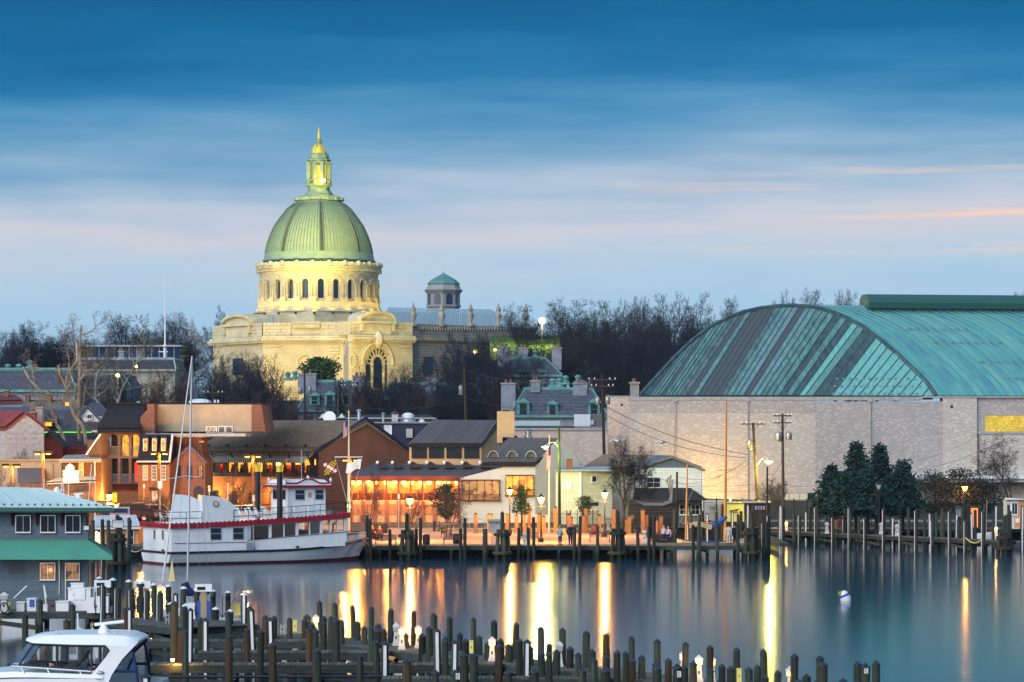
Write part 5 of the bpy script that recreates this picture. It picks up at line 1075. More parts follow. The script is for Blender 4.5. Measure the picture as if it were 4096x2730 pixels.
for i in range(9): u = 1413+i*48; MB().pbox(u,u+26,2018,2060,PY-.06,.05).bd('base_panel','brick_tan',o)
q = MB(); q.pbox(1404,1838,1976,1979,PY,.1); q.pbox(1404,1838,1996,1999,PY,.1); q.bd('porch_rail','maroon',o)
for i in range(87): MB().pbox(1406+i*5,1408+i*5,1979,1996,PY+.02,.06).bd('baluster','maroon',o)
for i,x in enumerate((20,82,165,235,323,400,480,553,635,708,795,868,957)):
    p = P(1400+x/2.24,1930,PY+.6); MB().ball(p,.27,10,6).bd('globe_bulb','bulb',o,smooth=True); MB().tube(p,p+V3((0,0,.55)),.02,n=4).bd('bulb_cord','dark_wood',o)
    if i % 2 == 0: lamp('bulb_light',p+V3((0,.5,-.35)),160,(1,.42,.08),.25,o)
for k in range(4): lamp('forecourt_light',P(1450+k*105,1955,PY-1.6),330,(1,.28,.05),.3,o)
for i in range(16): p = P(1420+i*26,2001,PY+2+R.random()); MB().cbox(p,.5,.5,.75).bd('table','dark_wood',o)
for i,u in enumerate((1510,1570,1638,1708,1777,1849,1920,1993)):
    q = MB(); q.prism([P(u+2,1871,PY+3),P(u+2,1850,PY+3),P(u+14,1846,PY+3),P(u+42,1864,PY+3),P(u+42,1871,PY+3)],(0,1.2,0)); v_ = q.bd('roof_hood','roof_charcoal',o); MB().ball(P(u,1851,PY+2.8),.19,10,6).bd('globe_lamp','globe_white',v_,smooth=True)
# ---------------------------------------------------------------- white club house
o = thing('club_house','white stucco club house with maroon framed bay windows and dark gables','club house',(X(2080,314),314,GZ)); QY = 314.
w = Wall(1842,QY,2141,QY); q = MB(); w.panel(q,1842,2007,1912,2100,-8,0); q.prism([P(1842,1912,QY),P(2007,1912,QY),P(2007,1872,QY)],(0,8,0)); w.panel(q,2007.1,2141,1865,2100,-8,-.02); q.bd('front_wall','grey_stucco',o); wq = Wall(2141,QY,2326,QY+4)
g0,g1 = wq.at(2141),wq.at(2326); gm_ = wq.at(2238); zE = Z(1850,QY+2); q = MB(); q.prism([(g0.x,g0.y,GZ),(g1.x,g1.y,GZ),(g1.x,g1.y,zE),(gm_.x,gm_.y,Z(1757,QY+2)),(g0.x,g0.y,zE)],(-1.5,8,0)); q.bd('gable_wall','grey_stucco',o)
A,B,C,D = P(1925,1850,QY-.4),P(2143,1850,QY-.4),P(2240,1754,QY+3),P(2034,1752,QY+3); MB().slab([A,B,C,D],.3).bd('roof','roof_charcoal',o); roof_panels(o,A,B,C,D,21,['roof_dark'],.05,.06,.01); MB().slab([P(2330,1852,QY+4.5),P(2240,1754,QY+3),P(2034,1752,QY+3)+V3((0,4,0)),P(2120,1852,QY+10)],.25).bd('rear_roof','roof_charcoal',o)
q = MB(); w.panel(q,1925,2141,1851,1865,-1,.1); q.bd('eave_band','tan_light',o); q = MB(); w.panel(q,1975,2141,1862,1868,-1,.25); q.bd('flat_roof_edge','roof_charcoal',o)
for i,u in enumerate((1952,2028,2103)):
    p0 = P(u+21,1829,QY-.2); rr_ = 21*QY/F; rows = []
    for dy in (0,2.2): rows.append([V3((p0.x+rr_*math.cos(PI*k/12),p0.y+dy,p0.z+rr_*1.15*math.sin(PI*k/12))) for k in range(13)])
    d = MB().grid(rows).bd('round_dormer','copper',o,smooth=True); MB().add([p+V3((0,.35,0)) for p in rows[0]],[tuple(range(13))]).bd('louvre','plastic_grey',d); MB().path([p for p in rows[0]],.06,5).bd('dormer_trim','roof_flat',d)
def bay(u0,u1,v0,v1,n,pane,vr):
    b = MB(); w.panel(b,u0,u0+3,v0,v1,0,.3); w.panel(b,u1-3,u1,v0,v1,0,.3); w.panel(b,u0,u1,v0-3,v0+2,0,.35); w.panel(b,u0-3,u1+5,v1-3,v1+1,0,.4); f = b.bd('bay_window','maroon',o); q = MB(); w.panel(q,u0+3,u1-3,v0+2,v1-3,0,.08); q.bd('pane',pane,f); q = MB()
    for i in range(1,n): uu = u0+(u1-u0)*i/n; w.panel(q,uu-1.3,uu+1.3,v0+2,v1-3,.08,.28)
    q.bd('mullion','maroon',f); q = MB(); w.panel(q,u0-2,u1+4,vr,vr+3,.3,.45); q.bd('bay_rail','maroon',f)
    for i in range(int((u1-u0)/5)): q = MB(); w.panel(q,u0+2+i*5,u0+4+i*5,vr+3,v1-3,.33,.4); q.bd('baluster','maroon',f)
bay(1846,1999,1922,2004,5,'room_cream',1978); bay(2022,2136,1903,1985,4,'room_amber',1957)
# upper tan block with four windows, seamed roof and chimney
o = thing('tan_upper_block','tan stucco block with four dark windows, seamed roof and big chimney','building',(X(1780,324),324,GZ)); TYY = 324.; w = Wall(1637,TYY,1925,TYY); q = MB(); w.panel(q,1637,1925,1775,2040,-7,0); q.bd('wall','tan_light',o)
for u in (1648,1717,1787,1858): window(o,w,u,u+57,1791,1833,nx=3,ny=1,frame='dark_wood',pane='glass_dark',fw=1.5,sill=False)
A,B,C,D = P(1636,1774,TYY-.5),P(1926,1774,TYY-.5),P(1993,1683,TYY+3.5),P(1730,1681,TYY+3.5); MB().slab([A,B,C,D],.35).bd('roof','roof_charcoal',o); roof_panels(o,A,B,C,D,26,['roof_dark'],.05,.07,.01); q = MB(); q.prism([(X(1925,TYY),TYY,GZ),(X(1999,TYY+3),TYY+3,GZ),(X(1999,TYY+3),TYY+3,Z(1702,TYY+3)),(X(1925,TYY),TYY,Z(1777,TYY))],(0,.4,0)); q.bd('side_wall','tan_light',o); q = MB(); q.path([P(1926,1778,TYY-.6),P(1993,1703,TYY+3)],.14,5); q.bd('verge','roof_charcoal',o); MB().slab([P(1993,1683,TYY+3.5),P(2092,1760,TYY+8),P(1860,1760,TYY+10),P(1730,1681,TYY+3.5)],.2).bd('rear_roof','roof_charcoal',o)
q = MB(); q.pbox(1988,2010,1646,1772,TYY-3,1.6); q.pbox(2010,2058,1646,1750,TYY-3.01,1.6); c = q.bd('chimney','tan_light',o); MB().pbox(2010,2040,1641,1646,TYY-2.6,.8).bd('chimney_cap','dark_wood',c)
# ---------------------------------------------------------------- flat roofs with vents behind
o = thing('flat_roof_building','dark boarded building with pale flat roof between the two gables','building',(X(1640,345),350,GZ)); q = MB(); q.pbox(1500,1760,1694,1990,350,12); q.bd('wall','navy',o); q = MB(); q.box(X(1495,350),X(1765,350),349.7,362,Z(1694,350),Z(1690,350)); q.bd('roof','roof_flat',o); w = Wall(1500,349.9,1760,349.9); window(o,w,1538,1566,1703,1737,nx=2,ny=1,pane='globe_white',fw=2,sill=False); q = MB(); w.panel(q,1625,1650,1716,1752,0,.3); q.bd('meter_box','steel',o)
for (u,vt,r,m2,lb) in ((1436,1638,10,'alu','tall round roof vent with mushroom cap'),(1533,1650,8,'steel','dark round roof vent with pale cap'),(1454,1668,9,'alu','short mushroom roof vent'),):
    p = P(u,1690,352); q = tag(MB().lathe([(r*.6*.03,0),(r*.6*.03,Z(vt+8,352)-p.z),(r*1.0*.03,Z(vt+8,352)-p.z),(r*1.1*.03,Z(vt+4,352)-p.z),(r*.4*.03,Z(vt,352)-p.z)],p,12).bd('roof_vent',m2,smooth=True),lb+' beside the shingled roof ridge','vent','rooftop vents'); rebase(q,p)
o = thing('kitchen_fan','wide white upblast fan on the flat roof','fan',P(1632,1690,354),'rooftop vents'); p = P(1632,1688,354); MB().lathe([(.9,0),(.9,.25),(.5,.3)],p,12).bd('curb','alu',o); MB().lathe([(.6,.3),(.75,.45),(.75,.8),(.4,1.05),(.05,1.1)],p,16).bd('fan_bowl','cap_white',o,smooth=True)
o = thing('roof_lantern','square metal roof cowl with brown peaked cap','vent',P(1580,1690,353),'rooftop vents'); p = P(1580,1688,353); MB().cbox(p,.75,.75,.9).bd('cowl','steel',o); MB().lathe([(.7,.9),(.1,1.3)],p,4).bd('cap','bark_warm',o)
q = tag(MB().ball(P(1687,1688,355),.4,10,6,.8).bd('dome_vent','globe_white',smooth=True),'small white dome vent on the flat roof right of the fan','vent','rooftop vents'); rebase(q,P(1687,1690,355))
o = thing('dark_roof_house','low black roofed house with two white gables behind the flat roof','house',(X(1480,372),372,2)); a = [P(1275,1672,370),P(1740,1672,370),P(1720,1655,374),P(1290,1655,374)]; MB().slab(a,.3).bd('roof','roof_charcoal',o); MB().box(X(1275,370.5),X(1740,370.5),370.5,380,2,Z(1672,370)).bd('wall','clap_white',o)
for u in (1290,1365,1628): q = MB(); q.prism([P(u-14,1673,369.5),P(u+14,1673,369.5),P(u,1655,369.5)],(0,3,0)); q.bd('gable','clap_white',o)
o = thing('satellite_dish','round satellite dish on the black roof','dish',P(1318,1680,369)); place(MB().lathe([(.02,0),(.5,.08),(.8,.22),(.8,.25)],(0,0,0),16),'dish','alu',o,P(1318,1672,369),(rad(80),0,0)); MB().tube(P(1318,1684,369.2),P(1318,1672,369.2),.05,n=6).bd('stand','steel',o)
o = thing('brick_annexe','long low pink brick annexe with grey flat roof edge','building',(X(2250,385),385,1.5)); q = MB(); q.pbox(2055,2432,1722,2040,385,15); q.bd('wall','brick_field_pink',o); q = MB(); q.pbox(2050,2432,1714,1722,384.8,15.3); q.bd('coping','concrete',o); q = MB(); q.pbox(2058,2240,1684,1704,392,6); q.bd('upstand','roof_blue',o); q = MB(); q.pbox(2062,2300,1706,1712,386,.4); q.bd('roof_pipe','dark_wood',o)
o = thing('rooftop_air_handler','big grey rooftop air handler beside the tall dark pole','air handler',P(2330,1714,388)); q = MB(); q.pbox(2297,2362,1658,1706,388,2); q.bd('case','alu',o)
for i in range(3): MB().pbox(2300+i*21,2319+i*21,1661,1703,387.92,.1).bd('access_panel','alu',o)
q = MB(); q.pbox(2362,2412,1656,1707,388.2,2); q.bd('coil_section','plastic_grey',o); q = MB(); q.pbox(2362,2376,1680,1700,387.9,.3); q.bd('control_box','steel',o)
o = thing('exhaust_stack','ribbed silver exhaust stack on the club house roof','vent',P(2113,1752,330)); MB().lathe([(.45,0),(.45,.25),(.3,.3),(.3,.5),(.42,.55),(.42,.7),(.3,.75),(.42,.85),(.25,1.0)],P(2113,1752,330),14).bd('stack','steel',o,smooth=True)
# ---------------------------------------------------------------- pale clapboard house
o = thing('clapboard_house','pale clapboard house with flat roofed front and small brick chimney','house',(X(2340,308),308,GZ)); w = Wall(2224,308,2322,308); q = MB(); w.panel(q,2224,2322,1886,2100,-4,0); q.bd('front_wall','clap_cream',o); boards(o,w,2226,2320,1890,2070,14,'clap_cream',t=.04); w2 = Wall(2322,308,2450,310); q = MB(); w2.panel(q,2322,2450,1886,2100,-4,0); q.bd('side_wall','clap_cream',o); boards(o,w2,2324,2448,1890,2070,14,'clap_cream',t=.04)
q = MB(); q.hexa([P(2216,1886,307.6),P(2452,1886,307.6),P(2440,1872,313),P(2236,1872,313)]+[p+V3((0,0,.15)) for p in (P(2216,1886,307.6),P(2452,1886,307.6),P(2440,1872,313),P(2236,1872,313))]); q.bd('flat_roof','roof_flat',o); window(o,w2,2366,2384,1906,1928,nx=1,ny=1); q = MB(); w.panel(q,2260,2287,1926,1957,.05,.1); q.bd('blank_board','white_paint',o); chimney(o,2266,2291,1831,1876,309,'brick_red',.8,False); MB().pbox(2318,2326,1888,2060,307.85,.15).bd('downpipe','white_paint',o); q = MB(); w2.panel(q,2350,2392,2010,2024,0,.1); q.bd('basement_window','glass_dark',o)
o = thing('blue_gable_house','pale blue house with wide dark gable roof and porch','house',(X(2650,316),316,GZ)); zE = Z(1870,316); q = MB(); q.prism([P(2540,2050,316),P(2808,2050,316),P(2808,1868,316),P(2690,1823,316),P(2540,1868,316)],(-4,10,0)); q.bd('wall','clap_blue',o); w = Wall(2540,315.97,2808,315.97); boards(o,w,2542,2806,1872,2000,14,'clap_white',t=.05)
q = MB(); a = V3((-4.2,10.5,0)); e = V3((0,-.4,.02)); q.slab([P(2520,1874,316)+e,P(2690,1820,316)+e,P(2690,1820,316)+a,P(2520,1874,316)+a],.2); q.slab([P(2822,1874,316)+e,P(2690,1820,316)+e,P(2690,1820,316)+a,P(2822,1874,316)+a],.2); q.bd('roof','roof_brown',o)
A,B,C,D = P(2330,1870,312),P(2540,1868,315.8),P(2660,1822,320),P(2415,1818,322); MB().slab([A,B,C,D],.25).bd('side_roof','roof_brown',o); shingles(o,A,B,C,D,14,24,'roof_brown',.06); q = MB(); q.box(X(2345,314),X(2540,316),316.2,322,GZ,Z(1872,314)); q.bd('side_wall','clap_cream',o); window(o,w,2588,2640,1912,1950,nx=2,ny=2)
A,B,C,D = P(2530,2000,311),P(2835,2004,311),P(2760,1952,315.9),P(2545,1952,315.9); MB().slab([A,B,C,D],.25).bd('porch_roof','roof_charcoal',o); shingles(o,A,B,C,D,12,30,'roof_charcoal',.06); q = MB(); q.box(X(2560,312),X(2810,312),312.5,315.8,GZ,Z(2003,311)); q.bd('porch_wall','clap_blue',o); w3 = Wall(2560,312.45,2810,312.45)
for u in (2720,2765): window(o,w3,u,u+32,2022,2058,nx=2,ny=2)
MB().pbox(2810,2814,1872,2060,315.8,.15).bd('downpipe','white_paint',o)
# ---------------------------------------------------------------- poles, wires, lamps
def util_pole(label,u0,v0,u1,v1,Y,m='bark_warm',r=.15,arms=(),cans=(),zb=None):
    zb = gz(X(u1,Y),Y) if zb is None else zb; k = (Y/F); top = P(u0,v0,Y); x1 = X(u1,Y); bot = V3((x1+(x1-top.x)*(Z(v1,Y)-zb)/(top.z-Z(v1,Y)),Y,zb)); o = thing('utility_pole',label,'utility pole',bot,'utility poles'); MB().tube(bot,top,r*1.15,r*.8,8).bd('pole',m,o,smooth=True)
    for v,w_ in arms:
        f = (v-v0)/(v1-v0); c = P(u0+(u1-u0)*f,v,Y-r-.06); a = MB().box(c.x-w_*k,c.x+w_*k,c.y-.05,c.y+.05,c.z-.06,c.z+.06).bd('crossarm','bark_warm',o)
        for s_ in (-.95,-.55,.55,.95): MB().lathe([(.05,0),(.07,.08),(.04,.2)],(c.x+s_*w_*k,c.y,c.z+.06),6).bd('insulator','globe_white',a)
        for s_ in (-1,1): MB().tube((c.x+s_*w_*k*.5,c.y,c.z-.05),(c.x,c.y,c.z-.75),.025,n=4).bd('brace','dark_wood',a)
    for u,v,h in cans:
        p = P(u,v+h,Y-.1); c = MB().lathe([(.27,0),(.30,.05),(.30,h*k-.05),(.22,h*k+.03)],p,12).bd('transformer','steel',o,smooth=True); MB().lathe([(.05,0),(.03,.25)],(p.x+.1,p.y,p.z+h*k),6).bd('bushing','stone_dark',c); MB().lathe([(.05,0),(.03,.25)],(p.x-.12,p.y,p.z+h*k),6).bd('bushing','stone_dark',c)
    return o
util_pole('black pole with two grey transformers before the chapel wall',1218,1475,1220,1680,420,'dark_wood',.16,cans=[(1201,1550,28),(1238,1548,30)])
util_pole('reddish pole with two crossarms left of the stone chimney',1395,1524,1397,1660,430,'bark_warm',.12,arms=[(1530,30),(1545,30)]); util_pole('thin pole behind the twin crossarm pole',1353,1528,1353,1660,440,'bark_warm',.13)
util_pole('stout brown pole with one transformer left of the slate house',1857,1466,1863,1680,410,'wood_pile_brown',.2,cans=[(1843,1545,36)])
util_pole('tall black pole with crossarms and twin transformers by the copper roof',2408,1498,2417,1830,340,'dark_wood',.18,arms=[(1520,55),(1546,45)],cans=[(2390,1592,28),(2430,1588,30)],zb=GZ); util_pole('pole carrying the green lit street lamp behind the club house',2236,1705,2238,2060,298,'wood_pile',.14,zb=GZ)
util_pole('leaning grey pole with one transformer before the brick wall',3012,1692,3032,2005,296,'bark_warm',.16,arms=[(1697,48)],cans=[(3000,1762,38)],zb=GZ); util_pole('tall grey pole with two crossarms and twin transformers',3130,1655,3133,2030,285,'bark_warm',.14,arms=[(1664,38),(1692,36)],cans=[(3115,1732,34),(3156,1732,28)],zb=GZ); util_pole('thin black service pole under the yellow street lamp',3069,1868,3069,2010,286,'dark_wood',.1,zb=GZ)
util_pole('dark stub pole with single crossarm behind the tan parapet',853,1535,853,1625,385,'wood_pile',.17,arms=[(1572,38)]); util_pole('green stub pole above the dark shingled roof',449,1575,449,1625,370,'wood_pile',.2)
util_pole('black stub pole beside the silver pipes',2708,1888,2708,2060,290,'dark_wood',.12,zb=GZ)
def wire(label,a,b,sag,r=.022):
    pts = [a.lerp(b,i/12)-V3((0,0,sag*4*(i/12)*(1-i/12))) for i in range(13)]; q = tag(MB().path(pts,r,4).bd('overhead_wire','rail_black'),label,'wire','overhead wires'); rebase(q,a)
wire('upper thick wire from the tall black pole down to the leaning pole',P(2412,1620,340),P(2990,1818,296),.8,.035); wire('lower thick wire from the tall black pole to the leaning pole',P(2412,1655,340),P(2985,1832,296),1.0,.03)
wire('wire sweeping from the stout brown pole to the tall black pole',P(1857,1480,410),P(2408,1528,340),1.0); wire('lower wire between stout brown pole and tall black pole',P(1857,1590,410),P(2408,1615,340),1.2,.03); wire('wire from the chapel side pole to the stout brown pole',P(1220,1585,420),P(1857,1600,410),1.6,.03); wire('thin wire from twin crossarm pole to stout brown pole',P(1240,1485,430),P(1857,1475,410),2.0)
for i,(a,b,s_) in enumerate(((P(2700,1905,290),P(2995,1840,296),1.0),(P(2700,1925,290),P(3000,1850,296),1.4),(P(2790,1942,300),P(3030,1935,296),.2),(P(2790,1955,300),P(3030,1960,296),.25),(P(3135,1935,285),P(3290,1935,300),.3),(P(2600,1900,290),P(2990,1835,296),1.6))): wire('%s slack service wire right of the blue gable house' % ordn(i+1),a,b,s_,.018)
wire('wire climbing from the cedars to the glass block window',P(3640,1890,300),P(4050,1745,340),.5); wire('thin wire above it on the brick wall',P(3620,1855,300),P(3910,1745,340),.4,.014); wire('looping wire between grey pole and black service pole',P(3133,1820,285),P(3072,1895,286),.8); wire('wire over the left roofs behind the sycamores',P(0,1545,360),P(853,1575,385),2.5); wire('wire from stub pole toward the chapel side pole',P(853,1575,385),P(1218,1560,420),1.2)
def cobra(label,u,v,Y,lu,lv,m,lit=None,arm_from=None):
    a = P(*(arm_from or (u,v)),Y); p = P(lu,lv,Y-.5); o = thing('street_lamp',label,'street lamp',(a.x,a.y,a.z),'bracket street lamps'); MB().path([a,a.lerp(p,.35)+V3((0,0,.5)),a.lerp(p,.75)+V3((0,0,.45)),p],.04,5).bd('arm','alu',o); s_ = 1 if lu > u else -1
    place(MB().lathe([(.02,-.45),(.12,-.3),(.2,0),(.18,.25),(.03,.45)],(0,0,0),8),'head','alu',o,p,(0,rad(90),0))
    q = MB().ball(p-V3((0,.1,.12)),.22 if lit else .16,10,6,.8).bd('lens',m,o,smooth=True)
    if lit: lamp('light',p-V3((0,.7,.9)),*lit,.2,o)
    return o
cobra('street lamp glowing yellow green on a pole bracket',2236,1790,298,2183,1788,mat('lamp_green',(.8,1,.2),.4,emis=(.72,1,.03),estr=5),(1500,(.85,1,.12)),(2236,1792)); cobra('lit yellow street lamp over the iron fence',3035,1855,296,3075,1846,'lamp_yellow',(1300,(1,.85,.1)),(3030,1862)); cobra('unlit street lamp left of the birch',2415,1790,340,2470,1764,'lens_off',None,(2420,1795)); 
o = cobra('unlit street lamp against the brick wall',2600,1775,350,2648,1768,'lens_off',None,(2600,1790)); MB().tube((X(2600,350),350,gz(X(2600,350),350)),P(2600,1775,350),.07,n=6).bd('post','alu',o)
lamp('wall_wash',P(2830,1985,395.5),2200,(1,.55,.12),.5)
bpy.data.objects['wall_wash'].name = 'wall_wash'
# parking lot lamps with square heads
def shoebox(label,u,v,Y,post='spar_wood',du=(-22,22)):
    p = P(u,v,Y); o = thing('parking_lamp',label,'street lamp',(p.x,p.y,GZ),'square headed parking lamps'); MB().cbox((p.x,p.y,GZ),.2,.2,p.z-GZ).bd('post',mat('post_rust',(.16,.07,.03),.7,var=.1) if 'post_rust' not in M else 'post_rust',o); MB().box(X(u+du[0],Y),X(u+du[1],Y),Y-.06,Y+.06,p.z-.05,p.z+.06).bd('arm','dark_wood',o)
    for d in du:
        c = P(u+d,v,Y); hd = MB().cbox((c.x,c.y,c.z-.08),.75,.5,.22).bd('lamp_head','dark_wood',o); MB().cbox((c.x,c.y-.08,c.z-.17),.4,.35,.09).bd('lens','lamp_sodium',hd); lamp('light',(c.x,c.y-.1,c.z-.45),1100,(1,.42,.06),.15,o)
shoebox('two headed square parking lamp at the left edge',47,1862,275); shoebox('taller two headed square parking lamp before the plant room',172,1812,280); shoebox('two headed square parking lamp before the mansard house',637,1812,285); shoebox('two headed square parking lamp before the striped awnings',1011,1824,290); shoebox('two headed square parking lamp behind the white flagpole',1402,1838,285)
# ---------------------------------------------------------------- mooring piles
def unit(mb,name,m,smooth=True):
    o = mb.bd(name,m,smooth=smooth); me = o.data; bpy.data.objects.remove(o); return me
UP = {}
for m_ in ('wood_pile','wood_pile_brown','wood_new'):
    pr = [(.52,0),(.5,.3),(.485,.6),(.49,.8),(.47,.985),(.43,1.0)]; UP[m_] = unit(MB().lathe(pr,(0,0,0),12),'post',m_)
UP['sq'] = unit(MB().box(-.5,.5,-.5,.5,0,1),'post','wood_new',False)
UP['black'] = unit(MB().lathe([(.55,-.10),(.57,-.09),(.57,.0),(.05,.42),(.01,.43)],(0,0,0),12),'cap','cap_black'); UP['white'] = unit(MB().lathe([(.55,-.10),(.57,-.09),(.57,.04),(.05,.34),(.01,.35)],(0,0,0),12),'cap','cap_white')
UP['pyr'] = unit(MB().lathe([(.74,-.05),(.76,0),(.02,.5)],(0,0,0),4),'cap','cap_black',False)
sm = MB(); sm.box(-.16,.16,-.03,.03,0,1); UP['strip'] = unit(sm,'rub_strip','strip_white',False)
def pile(u,vt,Y,d,label,group,cap='black',strip=None,m='wood_pile',z0=-2.5,cat='mooring pile',name='mooring_pile',lean=0.):
    x = X(u,Y); zt = Z(vt,Y)-(.40*d if cap else 0); o = thing(name,label,cat,(x,Y,max(z0,0) if z0 > 0 else 0),group); k = {'black':'black','white':'white','pyr':'pyr'}.get(cap)
    def ch(nm,me,loc,scl,rz=0):
        c = bpy.data.objects.new(nm,me); col.objects.link(c); c.parent = o; c.location = loc; c.scale = scl; c.rotation_euler = (0,0,rz); return c
    oz = o.location.z; ch('post',UP[m],(0,0,z0-oz),(d,d,zt-z0),R.random()*6 if m != 'sq' else .1)
    if k: ch('cap',UP[k],(0,0,zt-oz),(d,d,d),R.random() if k != 'pyr' else rad(45)+.1)
    if strip == 'f': ch('rub_strip',UP['strip'],(.02*d,-.53*d,max(z0,-.3)-oz),(d*1.2,d,zt-max(z0,-.3)-.12*d))
    if strip == 'l': ch('rub_strip',UP['strip'],(-.5*d,-.22*d,max(z0,-.3)-oz),(d*.7,d,zt-max(z0,-.3)-.12*d),rad(-65))
    if lean: o.rotation_euler = (R.gauss(0,.016),R.gauss(0,.016),0)
    return o
def zF(x,y): return 1400+x/2.24,1600+y/2.24
def zG(x,y): return 2200+x/2.24,1650+y/2.24
def zH(x,y): return 3000+x/2.147,1650+y/2.147
# quay edge piles in the water, left to right
edge = [zF(150,1035)+(246,),zF(183,1060)+(245,)]+[zF(x,y)+(246.2,) for x,y in ((360,1155),(592,1148),(630,1057),(992,1145),(1030,1055),(1510,1140),(1602,1135),(1650,1047),(2010,1133),(2055,1040))]+[zG(x,y)+(246.2,) for x,y in ((428,1010),(790,1008),(887,1008),(930,918),(1285,1003),(1325,912),(1345,1003),(1502,970),(1685,988))]
for i,(u,v,Y) in enumerate(edge): pile(u,v,Y,.29,'timber pile, %s from the left along the plaza quay edge' % ordn(i+1),'piles along the quay edge',lean=1)
u,v = zF(1210,1155); pile(u,v,246.1,.44,'stout flat topped pile at the quay edge by the notice board','piles along the quay edge',cap=None)
# lit posts at the back of the plaza
post = [zF(x,y) for x,y in ((1127,1012),(1243,1018),(1268,1020),(1408,1018),(1492,1025),(1560,1018),(1605,945),(1693,1015),(1735,1035),(1842,955),(1962,1020),(1982,1045),(2090,1025),(2112,960))]+[zG(x,y) for x,y in ((443,912),(568,853),(690,945),(710,920),(733,910),(832,863),(862,908),(962,955),(995,918))]
post = sorted(set((round(a),round(b)) for a,b in post+[zG(320,848)]))
for i,(u,v) in enumerate(post): pile(u,v,278+R.random()*2,.33,'orange lit timber post with pyramid cap, %s from the left behind the plaza' % ordn(i+1),'lit posts behind the plaza',m='sq' if v < 2065 or i % 3 else 'wood_new',cap='pyr',z0=GZ,name='timber_post',cat='post')
basin = [zG(x,y) for x,y in ((1114,872),(1232,962),(1265,897),(1357,880),(1408,900),(1487,890),(1545,820),(1632,885),(1685,908),(1712,880),(1767,820),(1822,832),(1890,880),(2055,825),(2188,910))]
for i,(u,v) in enumerate(sorted(basin)): pile(u,v,272+6*R.random(),.30,'pile %s from the left in the slip behind the sailboat' % ordn(i+1),'piles in the boat slip',strip='f' if i % 3 == 1 else None,lean=1)
for i,(x,y) in enumerate(((1912,905),(1912,983),(1940,975),(1960,915),(1960,985))): u,v = zG(x,y); pile(u,v,247.5+i*.9,.3,'pile %s in the tight cluster at the pier corner' % ordn(i+1),'piles at the pier corner',strip='l' if i % 2 else None)
def pierY(u): v = 2125+(u-3085)*(2165-2125)/(3990-3085); return YG(v)
fr = [(285,800),(427,883),(566,810),(713,893),(855,815),(990,900),(1150,822),(1293,910),(1427,833),(1565,920),(1716,840),(1850,923),(2002,843)]
for i,(x,y) in enumerate(fr): u,v = zH(x,y); pile(u,v,pierY(u)-1.3,.30,'pile with pale rub strip, %s from the left along the right pier front' % ordn(i+1),'piles along the front of the right pier',strip='l')
bk = [(253,790),(380,877),(477,848),(520,800),(658,885),(688,852),(797,805),(940,890),(1080,815),(1100,855),(1220,897),(1295,795),(1362,817),(1500,907),(1540,860),(1600,855),(1640,825),(1662,860),(1770,865),(1790,915),(1823,805),(1875,785),(1905,860),(1935,835),(2010,785),(2088,920),(2105,795),(2210,875),(2230,790),(2235,843),(2335,797)]
for i,(x,y) in enumerate(bk):
    u,v = zH(x,y); near = y > 870; pile(u,v,pierY(u)+(1.3 if near else 9+4*R.random()),.30,'%s pile, %s from the left behind the right pier' % ('short' if near else 'tall',ordn(i+1)),'piles behind the right pier',strip='f' if i % 4 == 2 else None,lean=1)
u,v = zH(905,850); pile(u,v,290,.27,'flat topped steel grey pile behind the right pier','piles behind the right pier',cap=None)
def dolphin(label,u,vt,Y,n,sign=False,sp=.34,group='pile clusters'):
    x = X(u,Y); zt = Z(vt,Y); o = thing('pile_cluster',label,'pile cluster',(x,Y,0),group); offs = [(0,0)]+[(sp*1.5*math.cos(6.283*k/(n-1)),sp*1.5*math.sin(6.283*k/(n-1))) for k in range(n-1)]
    for k,(a,b) in enumerate(offs):
        top = zt if k == 0 else zt-1.25-.1*R.random(); p = V3((x+a*1.35,Y+b*1.35,-2)); q = V3((x+a*.8,Y+b*.8,top)); MB().tube(p,q,.19,.16,10).bd('pile','wood_pile',o,smooth=True)
    c = MB().lathe([(.2,-.04),(.2,0),(.02,.2)],(x,Y,zt),10).bd('cap','cap_black',o)
    for z in (zt-1.75,.55):
        b = MB(); rr_ = sp*1.5*(.92 if z > 1 else 1.12)+.22; prof = [(rr_,-.12),(rr_+.04,-.12),(rr_+.04,.12),(rr_,.12)]; b.lathe(prof,(x,Y,z),14); b.bd('binding','dark_wood' if z > 1 else 'wood_pile_brown',o)
    return o
u,v = zF(510,1030); dolphin('bound pile cluster at the quay left of the first bench bay',u,v,245.6,6); u,v = zF(1365,1020); dolphin('bound pile cluster at the quay beside the notice board',u,v,245.6,6); u,v = zG(605,898); dolphin('bound pile cluster under the right plaza lantern',u,v,245.8,6); u,v = zG(1800,895); dolphin('bound pile cluster at the right corner of the pier',u,v,246.5,6); u,v = zH(2185,925); dolphin('bound pile cluster at the far right pier head',u,v-10,pierY(3990)-1.5,5); o = dolphin('bound pile cluster carrying the caution sign',470,2068,226,7)
